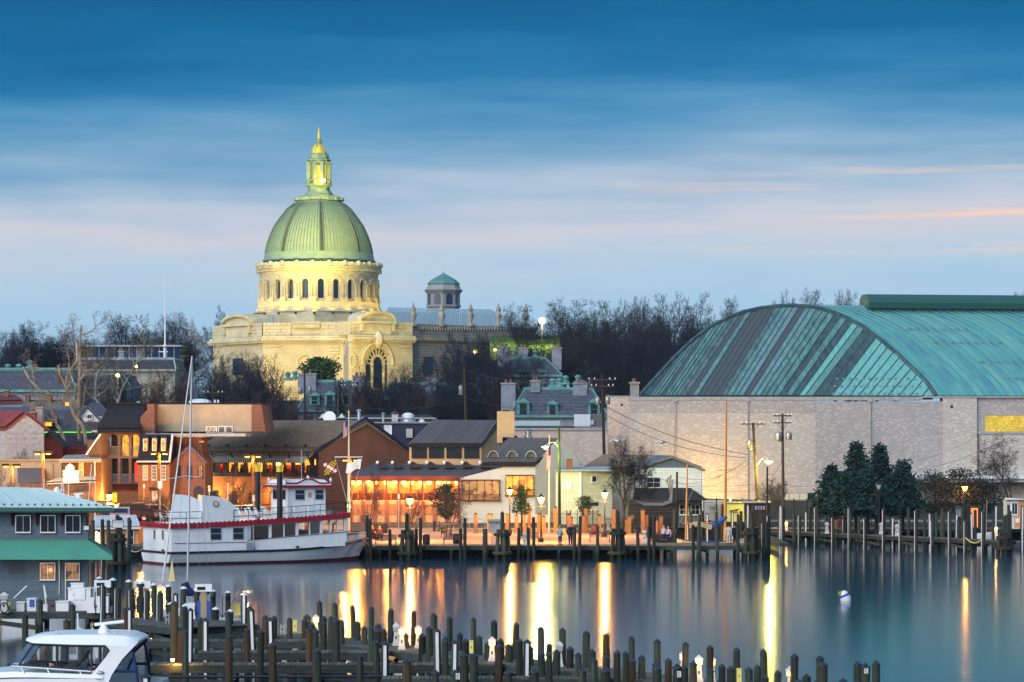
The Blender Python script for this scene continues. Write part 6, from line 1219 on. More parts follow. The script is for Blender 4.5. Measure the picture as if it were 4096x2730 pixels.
# caution sign
def text(s_,size,loc,m,parent,nm='lettering',rz=0,ext=.004):
    c = bpy.data.curves.new('t','FONT'); c.body = s_; c.size = size; c.align_x = 'CENTER'; c.align_y = 'CENTER'; c.extrude = ext; c.resolution_u = 2; ob = bpy.data.objects.new('t',c); col.objects.link(ob); dg = bpy.context.evaluated_depsgraph_get(); me = bpy.data.meshes.new_from_object(ob.evaluated_get(dg)); bpy.data.objects.remove(ob); me.materials.clear(); me.materials.append(M[m]); q = bpy.data.objects.new(nm,me); col.objects.link(q); q.rotation_euler = (rad(90),0,rz); q.parent = parent; q.location = V3(loc)-parent.location; return q
o = thing('caution_sign','white CAUTION sign asking boaters to mind their wake','sign',P(471,2112,224.6)); MB().pbox(450,493,2082,2112,224.6,.03).bd('board','white_paint',o); MB().pbox(449,494,2081,2083,224.58,.04).pbox(449,494,2111,2113,224.58,.04).pbox(449,451,2083,2111,224.58,.04).pbox(492,494,2083,2111,224.58,.04).bd('border','ink',o)
text('CAUTION',.20,P(471.5,2090,224.57),'ink',o); text('YOU ARE RESPONSIBLE',.068,P(471.5,2099.5,224.57),'ink',o); text('FOR YOUR WAKE',.075,P(471.5,2106.5,224.57),'ink',o)
# left quay piles behind the boat house
for i,(u,v,Y) in enumerate(((372,2078,228),(414,2076,232),(434,2080,228),(482,2068,236),(512,2078,232),(517,2070,236))): pile(u,v,Y,.31,'green pile %s from the left around the caution sign cluster' % ordn(i+1),'piles by the caution sign',lean=1,strip='l' if i in (1,5) else None)
# ---------------------------------------------------------------- timber quay front, pier and right pier
def deck(name,label,a,b,wd,z=GZ,pw=.5,m='plank',cat='pier',posts=3.0,brace=True,group='timber piers',skip_planks=False):
    a,b = V3(a),V3(b); d = (b-a); Ln = d.length; d.normalize(); n = V3((-d.y,d.x)); o = thing(name,label,cat,(a.x,a.y,z-.05),group); k = int(Ln/pw)
    def quad(s0,s1,t0,t1,z0,z1,nm,mm): 
        c = [a+d*s0+n*t0,a+d*s1+n*t0,a+d*s1+n*t1,a+d*s0+n*t1]; return MB().hexa([(p.x,p.y,z0) for p in c]+[(p.x,p.y,z1) for p in c]).bd(nm,mm,o)
    for i in range(k): quad(i*Ln/k+.012,(i+1)*Ln/k-.012,0,wd,z-.045,z+.006*R.random(),'plank',m)
    for t in (0,wd-.1): quad(0,Ln,t-.06 if t == 0 else t,t+.1,z-.35,z-.05,'stringer','beam')
    i = 0; s_ = .6
    while s_ < Ln:
        for t in (.35,wd-.35): p = a+d*s_+n*t; MB().tube((p.x,p.y,-2.5),(p.x,p.y,z-.35),.14,n=8).bd('support_pile','wood_pile',o,smooth=True)
        quad(s_-.09,s_+.09,-.05,wd,z-.62,z-.36,'cap_beam','beam')
        if brace and s_+posts < Ln and i % 2 == 0: p,q = a+d*s_+n*.12,a+d*(s_+posts)+n*.12; MB().prism([(p.x,p.y,z-.6),(q.x,q.y,.15),(q.x,q.y,.4),(p.x,p.y,z-.36)],(n.x*.06,n.y*.06,0)).bd('brace','beam',o)
        s_ += posts; i += 1
    return o
deck('boardwalk','timber boardwalk along the front of the brick plaza',(X(1490,246.9),246.9),(SB+.2,246.9),3.05,GZ+.004,.35,brace=False)
deck('pier','timber pier carrying on right from the plaza',(SB+.25,246.9),(X(3040,247.2),247.2),7.0,GZ+.002,.35,brace=False); deck('boardwalk','timber quay behind the white excursion boat',(X(500,249),246.6),(X(1486,246.9),246.9),3.2,GZ,.5,brace=False)
deck('pier','long right pier with pedestals and strip piles',(X(3080,pierY(3080)),pierY(3080)),(X(3990,pierY(3990)),pierY(3990)),2.2,GZ,.4,posts=3.2); deck('boardwalk','back boardwalk beside the iron fence',(X(3050,293.5),293.5),(X(4250,293.5),293.5),3.4,GZ,.6,brace=False)
mb = MB(); mb.box(X(3045,272),X(3085,272),253.5,293,GZ-.3,GZ-.01); o = thing('pier','short crosswalk joining pier and back boardwalk','pier',(X(3060,272),272,GZ),'timber piers'); mb.bd('walkway','beam',o)
# ---------------------------------------------------------------- plaza furniture
def lantern(label,u,v0,v1,Y,lit=True,zb=GZ,r=None,power=2700):      # head between v0 (finial) and v1 (bottom)
    x = X(u,Y); zt,zb2 = Z(v0,Y),Z(v1,Y); h = zt-zb2; o = thing('street_lantern',label,'street lamp',(x,Y,zb),'plaza lanterns' if lit else 'unlit lanterns')
    MB().lathe([(.22,0),(.22,.35),(.13,.45),(.10,1.0),(.07,1.15),(.055,2.2),(.05,zb2-zb-.05),(.11,zb2-zb)],(x,Y,zb),10).bd('post','rail_black',o,smooth=True); MB().lathe([(.13,zb2-zb),(.31,zb2-zb+h*.55),(.31,zb2-zb+h*.56),(.13,zb2-zb+h*.57)],(x,Y,zb),6).bd('lamp_glass','lamp_glass' if lit else 'lens_off',o); MB().lathe([(.34,zb2-zb+h*.56),(.14,zb2-zb+h*.76),(.05,zb2-zb+h*.86),(.05,zb2-zb+h*.92),(.01,zb2-zb+h)],(x,Y,zb),6).bd('hood','rail_black',o); MB().tube((x-.4,Y,zb2-.3),(x+.4,Y,zb2-.3),.02,n=4).bd('crossbar','rail_black',o)
    for k in range(6): a = k*1.047; MB().tube((x+.13*math.cos(a),Y+.13*math.sin(a),zb2),(x+.315*math.cos(a),Y+.315*math.sin(a),zb2+h*.56),.012,n=4).bd('glazing_bar','rail_black',o)
    if lit:
        for dy in (-.55,.55): lamp('light',(x,Y+dy,zb2+h*.1),power/2,(1,.38,.07),.12,o)
    return o
u,v = zF(537,850); lantern('lit street lantern before the orange porch, leftmost on the plaza',u,v,v+39,258); u,v = zF(1432,770); lantern('lit street lantern in front of the club bay windows',u,v,v+36,276); u,v = zF(1713,835); lantern('tallest lit lantern, beside the little fir',u,v,v+40,255); u,v = zG(490,683); lantern('lit lantern before the weeping birch, rightmost on the plaza',u,v,v+38,270)
lantern('lit street lantern beside the parked cars at the left',437,1963,2000,292,zb=2.1); lantern('lit lantern glowing over the second paddle box',844,1973,2006,262,power=260); u,v = zH(582,575); lantern('unlit lantern at the left of the cedars',u,v,v+32,278,False); u,v = zH(1108,592); lantern('unlit lantern in front of the tall cedars',u,v,v+32,278,False); u,v = zH(1845,610); 
lantern('lit lantern shining through the dark shrubs',u,v,v+30,297,power=200)
def bench(label,u,v,Y,L_=1.8,rz=0):
    p = V3((X(u,Y),Y,GZ)); o = thing('bench',label,'bench',p,'slatted park benches'); o.rotation_euler = (0,0,rz); 
    def q(x0,x1,y0,y1,z0,z1): return MB().box(p.x+x0,p.x+x1,p.y+y0,p.y+y1,p.z+z0,p.z+z1)
    for i in range(26): x = -L_/2+.05+i*(L_-.1)/25; MB().hexa([(p.x+x-.02,p.y+.30,p.z+.45),(p.x+x+.02,p.y+.30,p.z+.45),(p.x+x+.02,p.y+.33,p.z+.45),(p.x+x-.02,p.y+.33,p.z+.45),(p.x+x-.02,p.y+.42,p.z+.88),(p.x+x+.02,p.y+.42,p.z+.88),(p.x+x+.02,p.y+.45,p.z+.88),(p.x+x-.02,p.y+.45,p.z+.88)]).bd('back_slat','rail_black',o)
    q(-L_/2,L_/2,.40,.46,.86,.90).bd('top_rail','rail_black',o); q(-L_/2,L_/2,-.15,.33,.42,.45).bd('seat','rail_black',o)
    for s_ in (-1,1):
        x = s_*(L_/2-.06); q(x-.03,x+.03,-.15,-.10,0,.62).bd('leg','rail_black',o); q(x-.03,x+.03,.32,.38,0,.62).bd('leg','rail_black',o); q(x-.03,x+.03,-.18,.36,.62,.66).bd('armrest','rail_black',o)
    return o
for (x,y,lb,rz) in ((320,1308,'bench facing the water left of the bound piles',0),(930,1298,'bench with a barrel behind it mid plaza',0),(875,1236,'bench seen end on beside the bare tree',1.3),(255,1218,'dark bench by the seated figure',1.2)): u,v = zF(x,y); bench(lb,u,v,YG(v),rz=rz)
for (x,y,lb,rz) in ((445,1165,'bench below the rightmost lit lantern',0),(1035,1142,'bench where the blanketed couple sit',-.5)): u,v = zG(x,y); bench(lb,u,v,YG(v),rz=rz)
u,v = zF(1600,1285); bench('bench half hidden behind quay piles near the tallest lantern',u,v,YG(v))
def barrel(label,u,v,h=.9,m='bark_warm'):
    Y = YG(v); p = (X(u,Y),Y,GZ); o = thing('litter_bin',label,'litter bin',p,'litter bins'); MB().lathe([(.27,0),(.31,.3),(.31,.6),(.28,h-.12)],p,14).bd('barrel',m,o,smooth=True); MB().lathe([(.30,h-.12),(.30,h-.06),(.12,h)],p,14).bd('lid','rail_black',o)
    for z in (.2,.55): MB().lathe([(.315,z),(.325,z),(.325,z+.05),(.315,z+.05)],p,14).bd('hoop','dark_wood',o)
for x,y,lb in ((683,1300,'brown barrel litter bin mid plaza'),(310,1195,'dark barrel litter bin by the seated figure'),(952,1292,'brown barrel litter bin behind the bench')): u,v = zF(x,y); barrel(lb,u,v)
u,v = zG(397,1100); barrel('pale topped litter bin behind the right bench',u,v,1.0,'maroon')
mat('ped_white',(.52,.53,.54),.5)
def pedestal(label,u,v,Y,h=1.05,lit=False,w=.36,group='shore power pedestals',z=GZ,cols='ped_white',power=12):
    p = V3((X(u,Y),Y,z)); o = thing('power_pedestal',label,'power pedestal',p,group); s_ = h/1.05
    def t(z0,z1,w0,w1): a,b = w0/2,w1/2; return [(p.x-a,p.y-a,p.z+z0),(p.x+a,p.y-a,p.z+z0),(p.x+a,p.y+a,p.z+z0),(p.x-a,p.y+a,p.z+z0),(p.x-b,p.y-b,p.z+z1),(p.x+b,p.y-b,p.z+z1),(p.x+b,p.y+b,p.z+z1),(p.x-b,p.y+b,p.z+z1)]
    MB().hexa(t(0,.12*s_,w*1.15,w*1.15)).hexa(t(.12*s_,.62*s_,w*.95,w*.6)).bd('column',cols,o); MB().hexa(t(.62*s_,.70*s_,w*.6,w)).hexa(t(.82*s_,.88*s_,w,w)).bd('head',cols,o)
    MB().hexa(t(.70*s_,.82*s_,w*.9,w*.9)).bd('lens','lamp_small' if lit else 'lens_off',o); MB().hexa(t(.88*s_,.91*s_,w*1.15,w*1.15)).hexa(t(.91*s_,1.05*s_,w*1.1,w*.12)).bd('cap',cols,o); MB().box(p.x-w*.15,p.x+w*.15,p.y-w*.42,p.y-w*.36,p.z+.3*s_,p.z+.45*s_).bd('socket_cover','plastic_grey',o)
    if lit: lamp('light',(p.x-.02,p.y-.42,p.z+.72*s_),power,(1,.5,.12),.08,o)
    return o
for (z_,x,y,h,lb,lit) in ((zF,1565,1302,1.1,'white power pedestal at the quay left of the standing couple',0),(zG,845,1168,1.1,'white power pedestal between quay piles',0),(zG,522,1058,1.05,'white power pedestal right of the lantern post',0),(zG,2115,1062,1.0,'lit power pedestal at the start of the right pier',1),(zH,660,1042,1.1,'unlit power pedestal, first along the right pier',0),(zH,1125,1047,1.1,'unlit power pedestal, second along the right pier',0),(zH,1260,1062,1.1,'unlit power pedestal, third along the right pier',0),(zH,2110,1078,1.1,'lit power pedestal at the right pier head',1)):
    u,v = z_(x,y); pedestal(lb,u,v,YG(v),h,bool(lit),.34)
o = thing('notice_board','grey notice board stand with a slatted box below at the quay','notice board',P(*zF(1285,1310),249.2)); p0,p1 = zF(1238,1080),zF(1345,1186); MB().pbox(p0[0],p1[0],p0[1],p1[1],249,.5).bd('case','concrete',o); MB().pbox(p0[0]-3,p1[0]+3,p0[1]-4,p0[1]+6,248.8,.9).bd('roof','stone_dark',o)
for i in range(7): a = zF(1260+i*12,1195); b = zF(1266+i*12,1310); MB().pbox(a[0],b[0],a[1],b[1],249.1,.1).bd('slat','concrete',o)
o = thing('fire_hydrant','yellow fire hydrant between the standing couple','hydrant',P(*zF(1915,1232),268)); o.location.z = GZ; MB().lathe([(.14,0),(.12,.1),(.12,.5),(.15,.52),(.1,.68),(.03,.75)],o.location,10).bd('body','flag_yellow',o,smooth=True); MB().tube(o.location+V3((-.2,0,.4)),o.location+V3((.2,0,.4)),.05,n=8).bd('nozzle','flag_yellow',o)
for i,x in enumerate((755,793)): u,v = zF(x,1178); Y = YG(v); q = tag(MB().lathe([(.17,0),(.17,.1),(.12,.15),(.12,.75),(.15,.78),(.08,.95),(.01,1.02)],(X(u,Y),Y,GZ),10).bd('bollard','rail_black',smooth=True),'black bollard, %s of the pair mid plaza' % ('left','right')[i],'bollard','black bollards'); rebase(q,(X(u,Y),Y,GZ))
o = thing('ramp_railing','grey pipe railing of the ramp mid plaza','railing',P(*zF(1000,1170),286)); o.location.z = GZ
for i in range(7): a = P(*zF(790+i*70,1075+6*math.sin(i)),284+i*.3); MB().tube((a.x,a.y,GZ),a,.025,n=5).bd('post','steel',o)
for dz in (0,.4): MB().path([P(*zF(780+i*70,1072+6*math.sin(i)),284+i*.3)-V3((0,0,dz)) for i in range(7)],.025,5).bd('rail','steel',o)
# gates and fences of black bars
def barfence(label,u0,u1,vt,Y,n,h=1.7,name='iron_fence',step=14,Y1=None):
    Y1 = Y if Y1 is None else Y1; o = thing(name,label,'fence',(X(u0,Y),Y,GZ),'black iron fences'); a,b = V3((X(u0,Y),Y,GZ)),V3((X(u1,Y1),Y1,GZ)); h = Z(vt,Y)-GZ
    pk = unit(MB().box(-.013,.013,-.013,.013,0,h),'picket','rail_black',False); ps = unit(MB().box(-.045,.045,-.045,.045,0,h+.12),'post','rail_black',False)
    for i in range(n+1):
        p = a.lerp(b,i/n); c = bpy.data.objects.new('post' if i % step == 0 else 'picket',ps if i % step == 0 else pk); col.objects.link(c); c.parent = o; c.location = p-a
    for z in (.12,h*.88): MB().tube(a+V3((0,0,z)),b+V3((0,0,z)),.025,n=4).bd('rail','rail_black',o)
    return o
u0,v0 = zF(1780,1000); u1,_ = zF(1975,0); barfence('black iron gate behind the standing couple',u0,u1,v0,282,22,step=11,name='iron_gate'); u0,v0 = zF(2130,1000); u1,_ = zG(150,0); barfence('black iron gate left of the rightmost lantern',u0,u1,v0,282,14,step=7,name='iron_gate'); u0,v0 = zG(338,885); u1,_ = zG(430,0); barfence('black iron gate right of the small green shrub',u0,u1,v0,282,12,step=6,name='iron_gate'); u0,v0 = zG(490,945); u1,_ = zG(1140,0); barfence('low black iron fence behind the orange posts',u0,u1,v0,281,110)
barfence('long black iron fence before the field house',2815,3330,1998,299,200,step=20); barfence('black iron fence behind the cedars',3330,4100,2012,300,250,step=25)
# low wall and picket palings by the club house
o = thing('picket_fence','cream board fence below the club house','fence',(X(2080,288),288,GZ))
for i in range(46): MB().pbox(2008+i*4.2,2011.6+i*4.2,2050+i*.25,2092,288,.05).bd('paling','cream_paint',o)
o = thing('dark_shed','dark slatted timber shed under the silver pipes','shed',(X(2600,288),288,GZ)); MB().pbox(2515,2710,2003,2100,289,3).bd('wall','dark_wood',o)
for i in range(14): MB().pbox(2516,2708,2006+i*6.4,2010.5+i*6.4,288.9,.1).bd('board','beam',o)
mat('pipe_grey',(.11,.125,.15),.5)
o = thing('pipe_bundle','bundle of silver exhaust pipes bending up the dark shed','pipes',P(2560,2012,288))
for i in range(4): y = 287.9-i*.18; MB().path([P(2542+i*8,2006+i*2,y),P(2575,2013+i*3,y),P(2650,2014+i*3,y),P(2675+i*4,2004+i*2,y),P(2683+i*2,1985,y),P(2672+i*6,1935-(i%2)*8,y),P(2666+i*8,1925-(i%3)*8,y)],.05,8).bd('pipe','pipe_grey',o,smooth=True); MB().ball(P(2666+i*8,1922-(i%3)*8,y),.15,10,6,.7).bd('cowl','concrete',o,smooth=True)
# ---------------------------------------------------------------- flags
def flag_us(o,p,dx,dz,sag=.25):      # hanging flag: stripes as strips
    n = 13
    for i in range(n):
        f0,f1 = i/n,(i+1)/n; a = p+V3((dx*f0,-.03*math.sin(i*1.7),-sag*f0)); b = p+V3((dx*f1,-.03*math.sin(i*1.7+1.7),-sag*f1)); MB().add([a,b,b-V3((-dx*.12,0,dz)),a-V3((-dx*.12,0,dz))],[(0,1,2,3)]).bd('flag_stripe','flag_red' if i % 2 == 0 else 'flag_white',o)
    MB().add([p+V3((0,-.05,.02)),p+V3((dx*.55,-.05,.02-sag*.5)),p+V3((dx*.55,-.05,-dz*.42-sag*.5)),p+V3((0,-.05,-dz*.4))],[(0,1,2,3)]).bd('flag_canton','flag_blue',o)
o = thing('flagpole','white yardarm flagpole with three flags beside the boat bow','flagpole',(X(1395,256),256,GZ)); MB().tube((X(1395,256),256,GZ),P(1395,1832,256),.13,.10,10).bd('lower_pole','cream_paint',o,smooth=True); MB().tube(P(1395,1840,255.85),P(1395,1650,255.85),.08,.045,8).bd('upper_pole','cream_paint',o,smooth=True); MB().ball(P(1395,1648,255.85),.1,8,5).bd('truck','gold',o); MB().tube(P(1339,1829,255.9),P(1450,1829,255.9),.055,n=6).bd('yardarm','cream_paint',o)
for a,b in (((1340,1830),(1390,2015)),((1449,1830),(1400,2015))): MB().tube(P(*a,255.8),P(*b,255.8),.015,n=4).bd('halyard','cream_paint',o)
lamp('pole_flood',P(1395,2110,254.5),260,(1,.85,.4),.15,o,rad(60),P(1395,1950,256))
f = MB().pbox(1388,1402,2018,2036,255.7,.3).bd('cleat_box','cream_paint',o)
o = thing('national_flag','red and white striped flag hanging from the yardarm flagpole top','flag',P(1391,1680,255.7),'flags'); flag_us(o,P(1391,1680,255.7),-.38,1.35,.3)
o = thing('state_flag','yellow black and red quartered flag flying from the yardarm left end','flag',P(1345,1842,255.7),'flags'); c0 = P(1342,1842,255.7); eu,ev = V3((-1.05,0,-.30)),V3((.12,0,-1.0)); k = 0
for qi,(a,b) in enumerate(((0,0),(1,0),(0,1),(1,1))):
    for i in range(4):
        for j in range(4):
            s0,t0 = a*.5+i*.125,b*.5+j*.125; f_ = lambda s_,t_: c0+eu*s_+ev*t_+V3((0,.06*math.sin(s_*9+t_*3),0)); mm = (('flag_yellow','flag_black')[(i+j) % 2] if qi in (0,3) else ('flag_red','flag_white')[((i < 2) ^ (j < 2))]); MB().add([f_(s0,t0),f_(s0+.125,t0),f_(s0+.125,t0+.125),f_(s0,t0+.125)],[(0,1,2,3)]).bd('patch',mm,o)
o = thing('white_flag','plain white flag flying left from the yardarm right end','flag',P(1446,1840,255.7),'flags'); c0 = P(1446,1838,255.7); rows = [[c0+V3((-1.25*i/8,.05*math.sin(i),-.35*i/8+.1*math.sin(i*.8)))+V3((-.12,0,-.85))*(j/3) for i in range(9)] for j in range(4)]; MB().grid(rows).bd('cloth','flag_white',o,smooth=True); MB().add([c0+V3((-.55,-.06,-.55)),c0+V3((-.3,-.06,-.48)),c0+V3((-.35,-.06,-.65))],[(0,1,2)]).bd('emblem','gold',o)
o = thing('flagpole','pale green lit flagpole beside the club house gable','flagpole',(X(2196,280),280,GZ)); MB().tube((X(2196,280),280,GZ),P(2198,1748,280),.1,.05,8).bd('pole','cream_paint',o,smooth=True); MB().ball(P(2198,1745,280),.1,8,5).bd('finial','gold',o)
o = thing('national_flag','striped flag hanging limp on the pale flagpole','flag',P(2203,1792,279.8),'flags'); flag_us(o,P(2203,1785,279.8),-.4,2.1,.2)
# ---------------------------------------------------------------- street signs
def sign(label,u,v0,v1,w,Y,lines,vb,z=GZ,tcol='ink',arrow=0):
    o = thing('street_sign',label,'sign',(X(u,Y),Y,z),'street signs'); MB().tube((X(u,Y),Y,z),P(u,v0,Y),.03,n=6).bd('post','steel',o); MB().pbox(u-w/2,u+w/2,v0,v1,Y-.06,.02).bd('plate','white_paint',o)
    for i,s_ in enumerate(lines): text(s_,.22,P(u,v0+(v1-v0)*(.22+.25*i),Y-.07),tcol,o)
    if arrow: c = P(u,v1-6,Y-.075); MB().box(c.x-.18,c.x+.18,c.y-.005,c.y,c.z-.025,c.z+.025).add([(c.x+arrow*.2,c.y,c.z+.09),(c.x+arrow*.32,c.y,c.z),(c.x+arrow*.2,c.y,c.z-.09)],[(0,1,2)]).bd('arrow',tcol,o)
sign('ONE WAY street sign pointing left before the arches',837,1944,1965,9,293,['ONE','WAY'],0,1.1,arrow=-1); sign('ONE WAY street sign pointing right behind the black stacks',1015,1982,2004,12,285,['ONE','WAY'],0,1.1,arrow=1); sign('small blank street sign before the mansard house',576,1938,1953,6,292,[],0,2.1); sign('pale parking sign under the mansard lamp',640,1926,1954,17,284,[],0,2.1); sign('white street sign before the porch restaurant',1595,1978,1996,7,290,[],0); sign('small no parking sign on the iron fence',2921,1990,2006,10,297,[],0)
for k,(u,vt) in enumerate(((910,1932),(380,1930),(246,1930))): Y = 270; q = tag(MB().path([(X(u,Y),Y,GZ+1),P(u+1,(vt+2030)/2,Y),P(u+2,vt,Y)],.05,6).bd('striped_pole','flag_white'),['red and white banded pole behind the boat chairs','red and white banded pole left of the brick house','pale whip pole by the white board sign'][k],'pole','banded poles'); rebase(q,(X(u,Y),Y,GZ))
# ---------------------------------------------------------------- parked cars on the raised car park
struct(MB().box(X(-80,290),X(1250,290),272,301.5,GZ-.05,2.1).bd('car_park','asphalt'))
def car(label,u,Y,m,rz=0,L_=4.6,h=1.6,z=2.1,lit=False):
    o = thing('parked_car',label,'car',(X(u,Y),Y,z),'cars parked behind the boat'); W_ = .9; prof = [(-L_/2,.35),(-L_/2,.85),(-L_*.30,1.0),(-L_*.16,h),(L_*.30,h),(L_*.44,1.05),(L_/2,.95),(L_/2,.35)]
    c = V3(o.location); MB().prism([(c.x+a,c.y-W_,c.z+b) for a,b in prof],(0,2*W_,0)).bd('body',m,o); g = [(-L_*.265,1.05),(-L_*.15,h-.1),(L_*.28,h-.1),(L_*.38,1.08)]; MB().prism([(c.x+a,c.y-W_-.01,c.z+b) for a,b in g],(0,2*W_+.02,0)).bd('side_glass','glass_dark',o)
    MB().hexa([(c.x+L_*.325,c.y-.7,c.z+h-.12),(c.x+L_*.44,c.y-.75,c.z+1.08),(c.x+L_*.44,c.y+.75,c.z+1.08),(c.x+L_*.325,c.y+.7,c.z+h-.12),(c.x+L_*.34,c.y-.7,c.z+h-.10),(c.x+L_*.455,c.y-.75,c.z+1.10),(c.x+L_*.455,c.y+.75,c.z+1.10),(c.x+L_*.34,c.y+.7,c.z+h-.10)]).bd('rear_window','glass_dark',o); MB().box(c.x-.03,c.x+.03,c.y-W_-.02,c.y+W_+.02,c.z+1.05,c.z+h-.1).bd('door_pillar',m,o)
    for a in (-L_*.30,L_*.30):
        for s_ in (-1,1): w_ = MB().tube((c.x+a,c.y+s_*(W_-.2),c.z+.33),(c.x+a,c.y+s_*(W_+.03),c.z+.33),.33,n=14).bd('wheel','tyre',o); MB().tube((c.x+a,c.y+s_*(W_+.03),c.z+.33),(c.x+a,c.y+s_*(W_+.045),c.z+.33),.2,n=12).bd('rim','alu',w_)
    for s_ in (-1,1): MB().cbox((c.x+L_/2,c.y+s_*.68,c.z+.7),.06,.3,.25).bd('tail_light','tail_red',o); MB().cbox((c.x-L_/2,c.y+s_*.68,c.z+.62),.06,.32,.18).bd('headlight','lens_off',o)
    MB().cbox((c.x+L_/2+.02,c.y,c.z+.35),.08,1.7,.18).bd('bumper','plastic_grey',o); o.rotation_euler = (0,0,rz); return o
car('plum coloured sport utility car with orange street behind',510,284,'car_plum',.25,4.9,1.75); car('silver hatchback seen from behind by the green roof',480,276.5,'car_silver',-1.45,4.2,1.55); car('white car under the lit lantern at the left',400,288,'car_white',.1); car('pale car behind the bare shrub',595,287,'car_silver',.2); car('red car between the two paddle boxes',775,283,'car_red',-1.3); car('dark car behind the boat chairs',900,286,'car_dark',.1); car('silver car right of the banded pole',965,282,'car_silver',.1); car('white car left edge behind the plum car',560,293,'car_white',.1)
for k,(u,Y) in enumerate(((560,280),(900,280))): lamp('street_glow%d' % k,P(u,1965,Y),400,(1,.42,.08),.3)
for nme in ('street_glow0','street_glow1','wall_wash'): bpy.data.objects[nme].name = 'street_light_glow'
# ---------------------------------------------------------------- white excursion boat
B0 = V3((X(685,234),234.0)); ax = V3((.874,.482)).normalized(); pt = V3((-.482,.874)).normalized(); BL,BB = 17.4,6.6
boat = thing('excursion_boat','white two deck excursion boat with red scalloped trim and black stacks','boat',(B0.x,B0.y,0))
def bl(s_,t_,z): p = B0+ax*(s_*1.085)+pt*t_; return V3((p.x,p.y,z))
def bbox(s0,s1,t0,t1,z0,z1,nm,m,par=boat,z0b=None,z1b=None):      # heights may change from stern to bow
    z0b = z0 if z0b is None else z0b; z1b = z1 if z1b is None else z1b
    return MB().hexa([bl(s0,t0,z0),bl(s1,t0,z0b),bl(s1,t1,z0b),bl(s0,t1,z0),bl(s0,t0,z1),bl(s1,t0,z1b),bl(s1,t1,z1b),bl(s0,t1,z1)]).bd(nm,m,par)
def sheer(s_): f = s_/BL; return .98+.08*f+.72*max(0,(f-.45)/.55)**2
def halfw(s_): f = s_/BL; return BB/2*(1-.06*(1-f)**2 if f < .55 else max(.02,(1-((f-.55)/.45)**2.2)))
def hull_rows(zs):      # stations
    rows = []
    for k in range(25):
        s_ = BL*k/24; row = []
        for side in (-1,1):
            r = []
            for fz,fw,ds in zs: r.append(bl(s_*(1-ds)+ (.0),BB/2+side*halfw(s_)*fw,fz*sheer(s_)))
            row.append(r)
        rows.append(row[0][::-1]+row[1])
    return rows
zs = [(-.5,.70,.06),(-.05,.80,.045),(.18,.86,.04)]; hr = hull_rows(zs); MB().grid(hr).add(hr[0],[tuple(range(len(hr[0])))]).bd('hull_bottom','boot_red',boat,smooth=True)
zs = [(.18,.86,.04),(.6,.95,.02),(1.0,1.0,0)]; hr = hull_rows(zs); hull = MB().grid(hr).add(hr[0],[tuple(range(len(hr[0])))]).bd('hull','white_hull',boat,smooth=True)
for side in (-1,1): MB().path([bl(BL*k/30,BB/2+side*(halfw(BL*k/30)+.05),sheer(BL*k/30)) for k in range(31)],.10,6).bd('rub_rail','rail_black',boat,smooth=True)
MB().tube(bl(-.03,.25,sheer(0)),bl(-.03,BB-.25,sheer(0)),.10,n=6).bd('stern_rail','rail_black',boat)
dk = []
for k in range(25): s_ = BL*k/24; dk.append([bl(s_,BB/2-halfw(s_)*.98,sheer(s_)-.03),bl(s_,BB/2+halfw(s_)*.98,sheer(s_)-.03)])
MB().grid(dk).bd('main_deck','roof_flat',boat)
bw = []
for k in range(9):
    s_ = BL*(.80+.195*k/8); bw.append([bl(s_,BB/2-halfw(s_)*.99,sheer(s_)),bl(s_,BB/2-halfw(s_)*.99,sheer(s_)+.55)])
for k in range(9):
    s_ = BL*(.995-.195*k/8); bw.append([bl(s_,BB/2+halfw(s_)*.99,sheer(s_)),bl(s_,BB/2+halfw(s_)*.99,sheer(s_)+.55)])
MB().grid(bw).bd('bulwark','white_hull',boat,smooth=True)
def top(s_): return 3.22+.62*(s_/14)**1.7      # top deck sheer
# starboard side: solid aft, window band forward
bbox(.1,6.2,.22,.34,1.0,3.05,'side_wall','white_paint',z1b=3.1); bbox(.1,.22,.34,BB-.35,1.0,3.05,'stern_wall','white_paint'); bbox(.1,14,BB-.45,BB-.33,1.0,3.05,'port_wall','white_paint',z0b=1.3,z1b=3.75)
bbox(6.2,14.2,.25,.37,.95,1.92,'lower_panel','white_paint',z0b=1.3,z1b=2.5); bbox(6.2,14.2,.25,.37,2.98,3.15,'window_head','white_paint',z0b=3.5,z1b=3.7); bbox(14.1,14.2,.37,BB-.4,1.3,2.4,'front_panel','white_paint')
for i,s_ in enumerate((6.2,7.9,9.1,10.1,11.2,12.1,12.9,13.5,14.1)): w_ = .22 if i in (0,1,3,5,8) else .08; bbox(s_,s_+w_,.24,.38,1.6,top(s_)-.1,'window_post','white_paint')
for i,(s0,s1) in enumerate(((6.4,7.9),(8.1,9.1),(9.2,10.1),(10.3,11.2),(11.3,12.1),(12.3,12.9),(13.0,13.5),(13.6,14.1))): MB().add([bl(s0,.31,1.95+.04*i),bl(s1,.31,1.98+.05*i),bl(s1,.31,3.05+.07*i),bl(s0,.31,3.02+.06*i)],[(0,1,2,3)]).bd('window_pane','glass_clear',boat)
for i in range(12): p = bl(7.2+i*.6,1.4+1.6*(i%3),sheer(8)); MB().cbox((p.x,p.y,p.z),.5,.5,.45,.5).cbox((p.x,p.y+.2,p.z+.45),.5,.06,.5,.5).bd('cabin_seat','canvas_navy' if i % 2 else 'plastic_grey',boat)
mw = mat('cabin_warm',(.45,.28,.2),.8)
for (s0,s1) in ((3.2,4.0),(5.0,5.8)):
    f = bbox(s0-.06,s1+.06,.17,.23,1.95,2.95,'window','alu'); bbox(s0,s1,.155,.175,2.0,2.45,'pane','glass_dark',f); bbox(s0,s1,.155,.175,2.5,2.9,'pane','glass_dark',f)
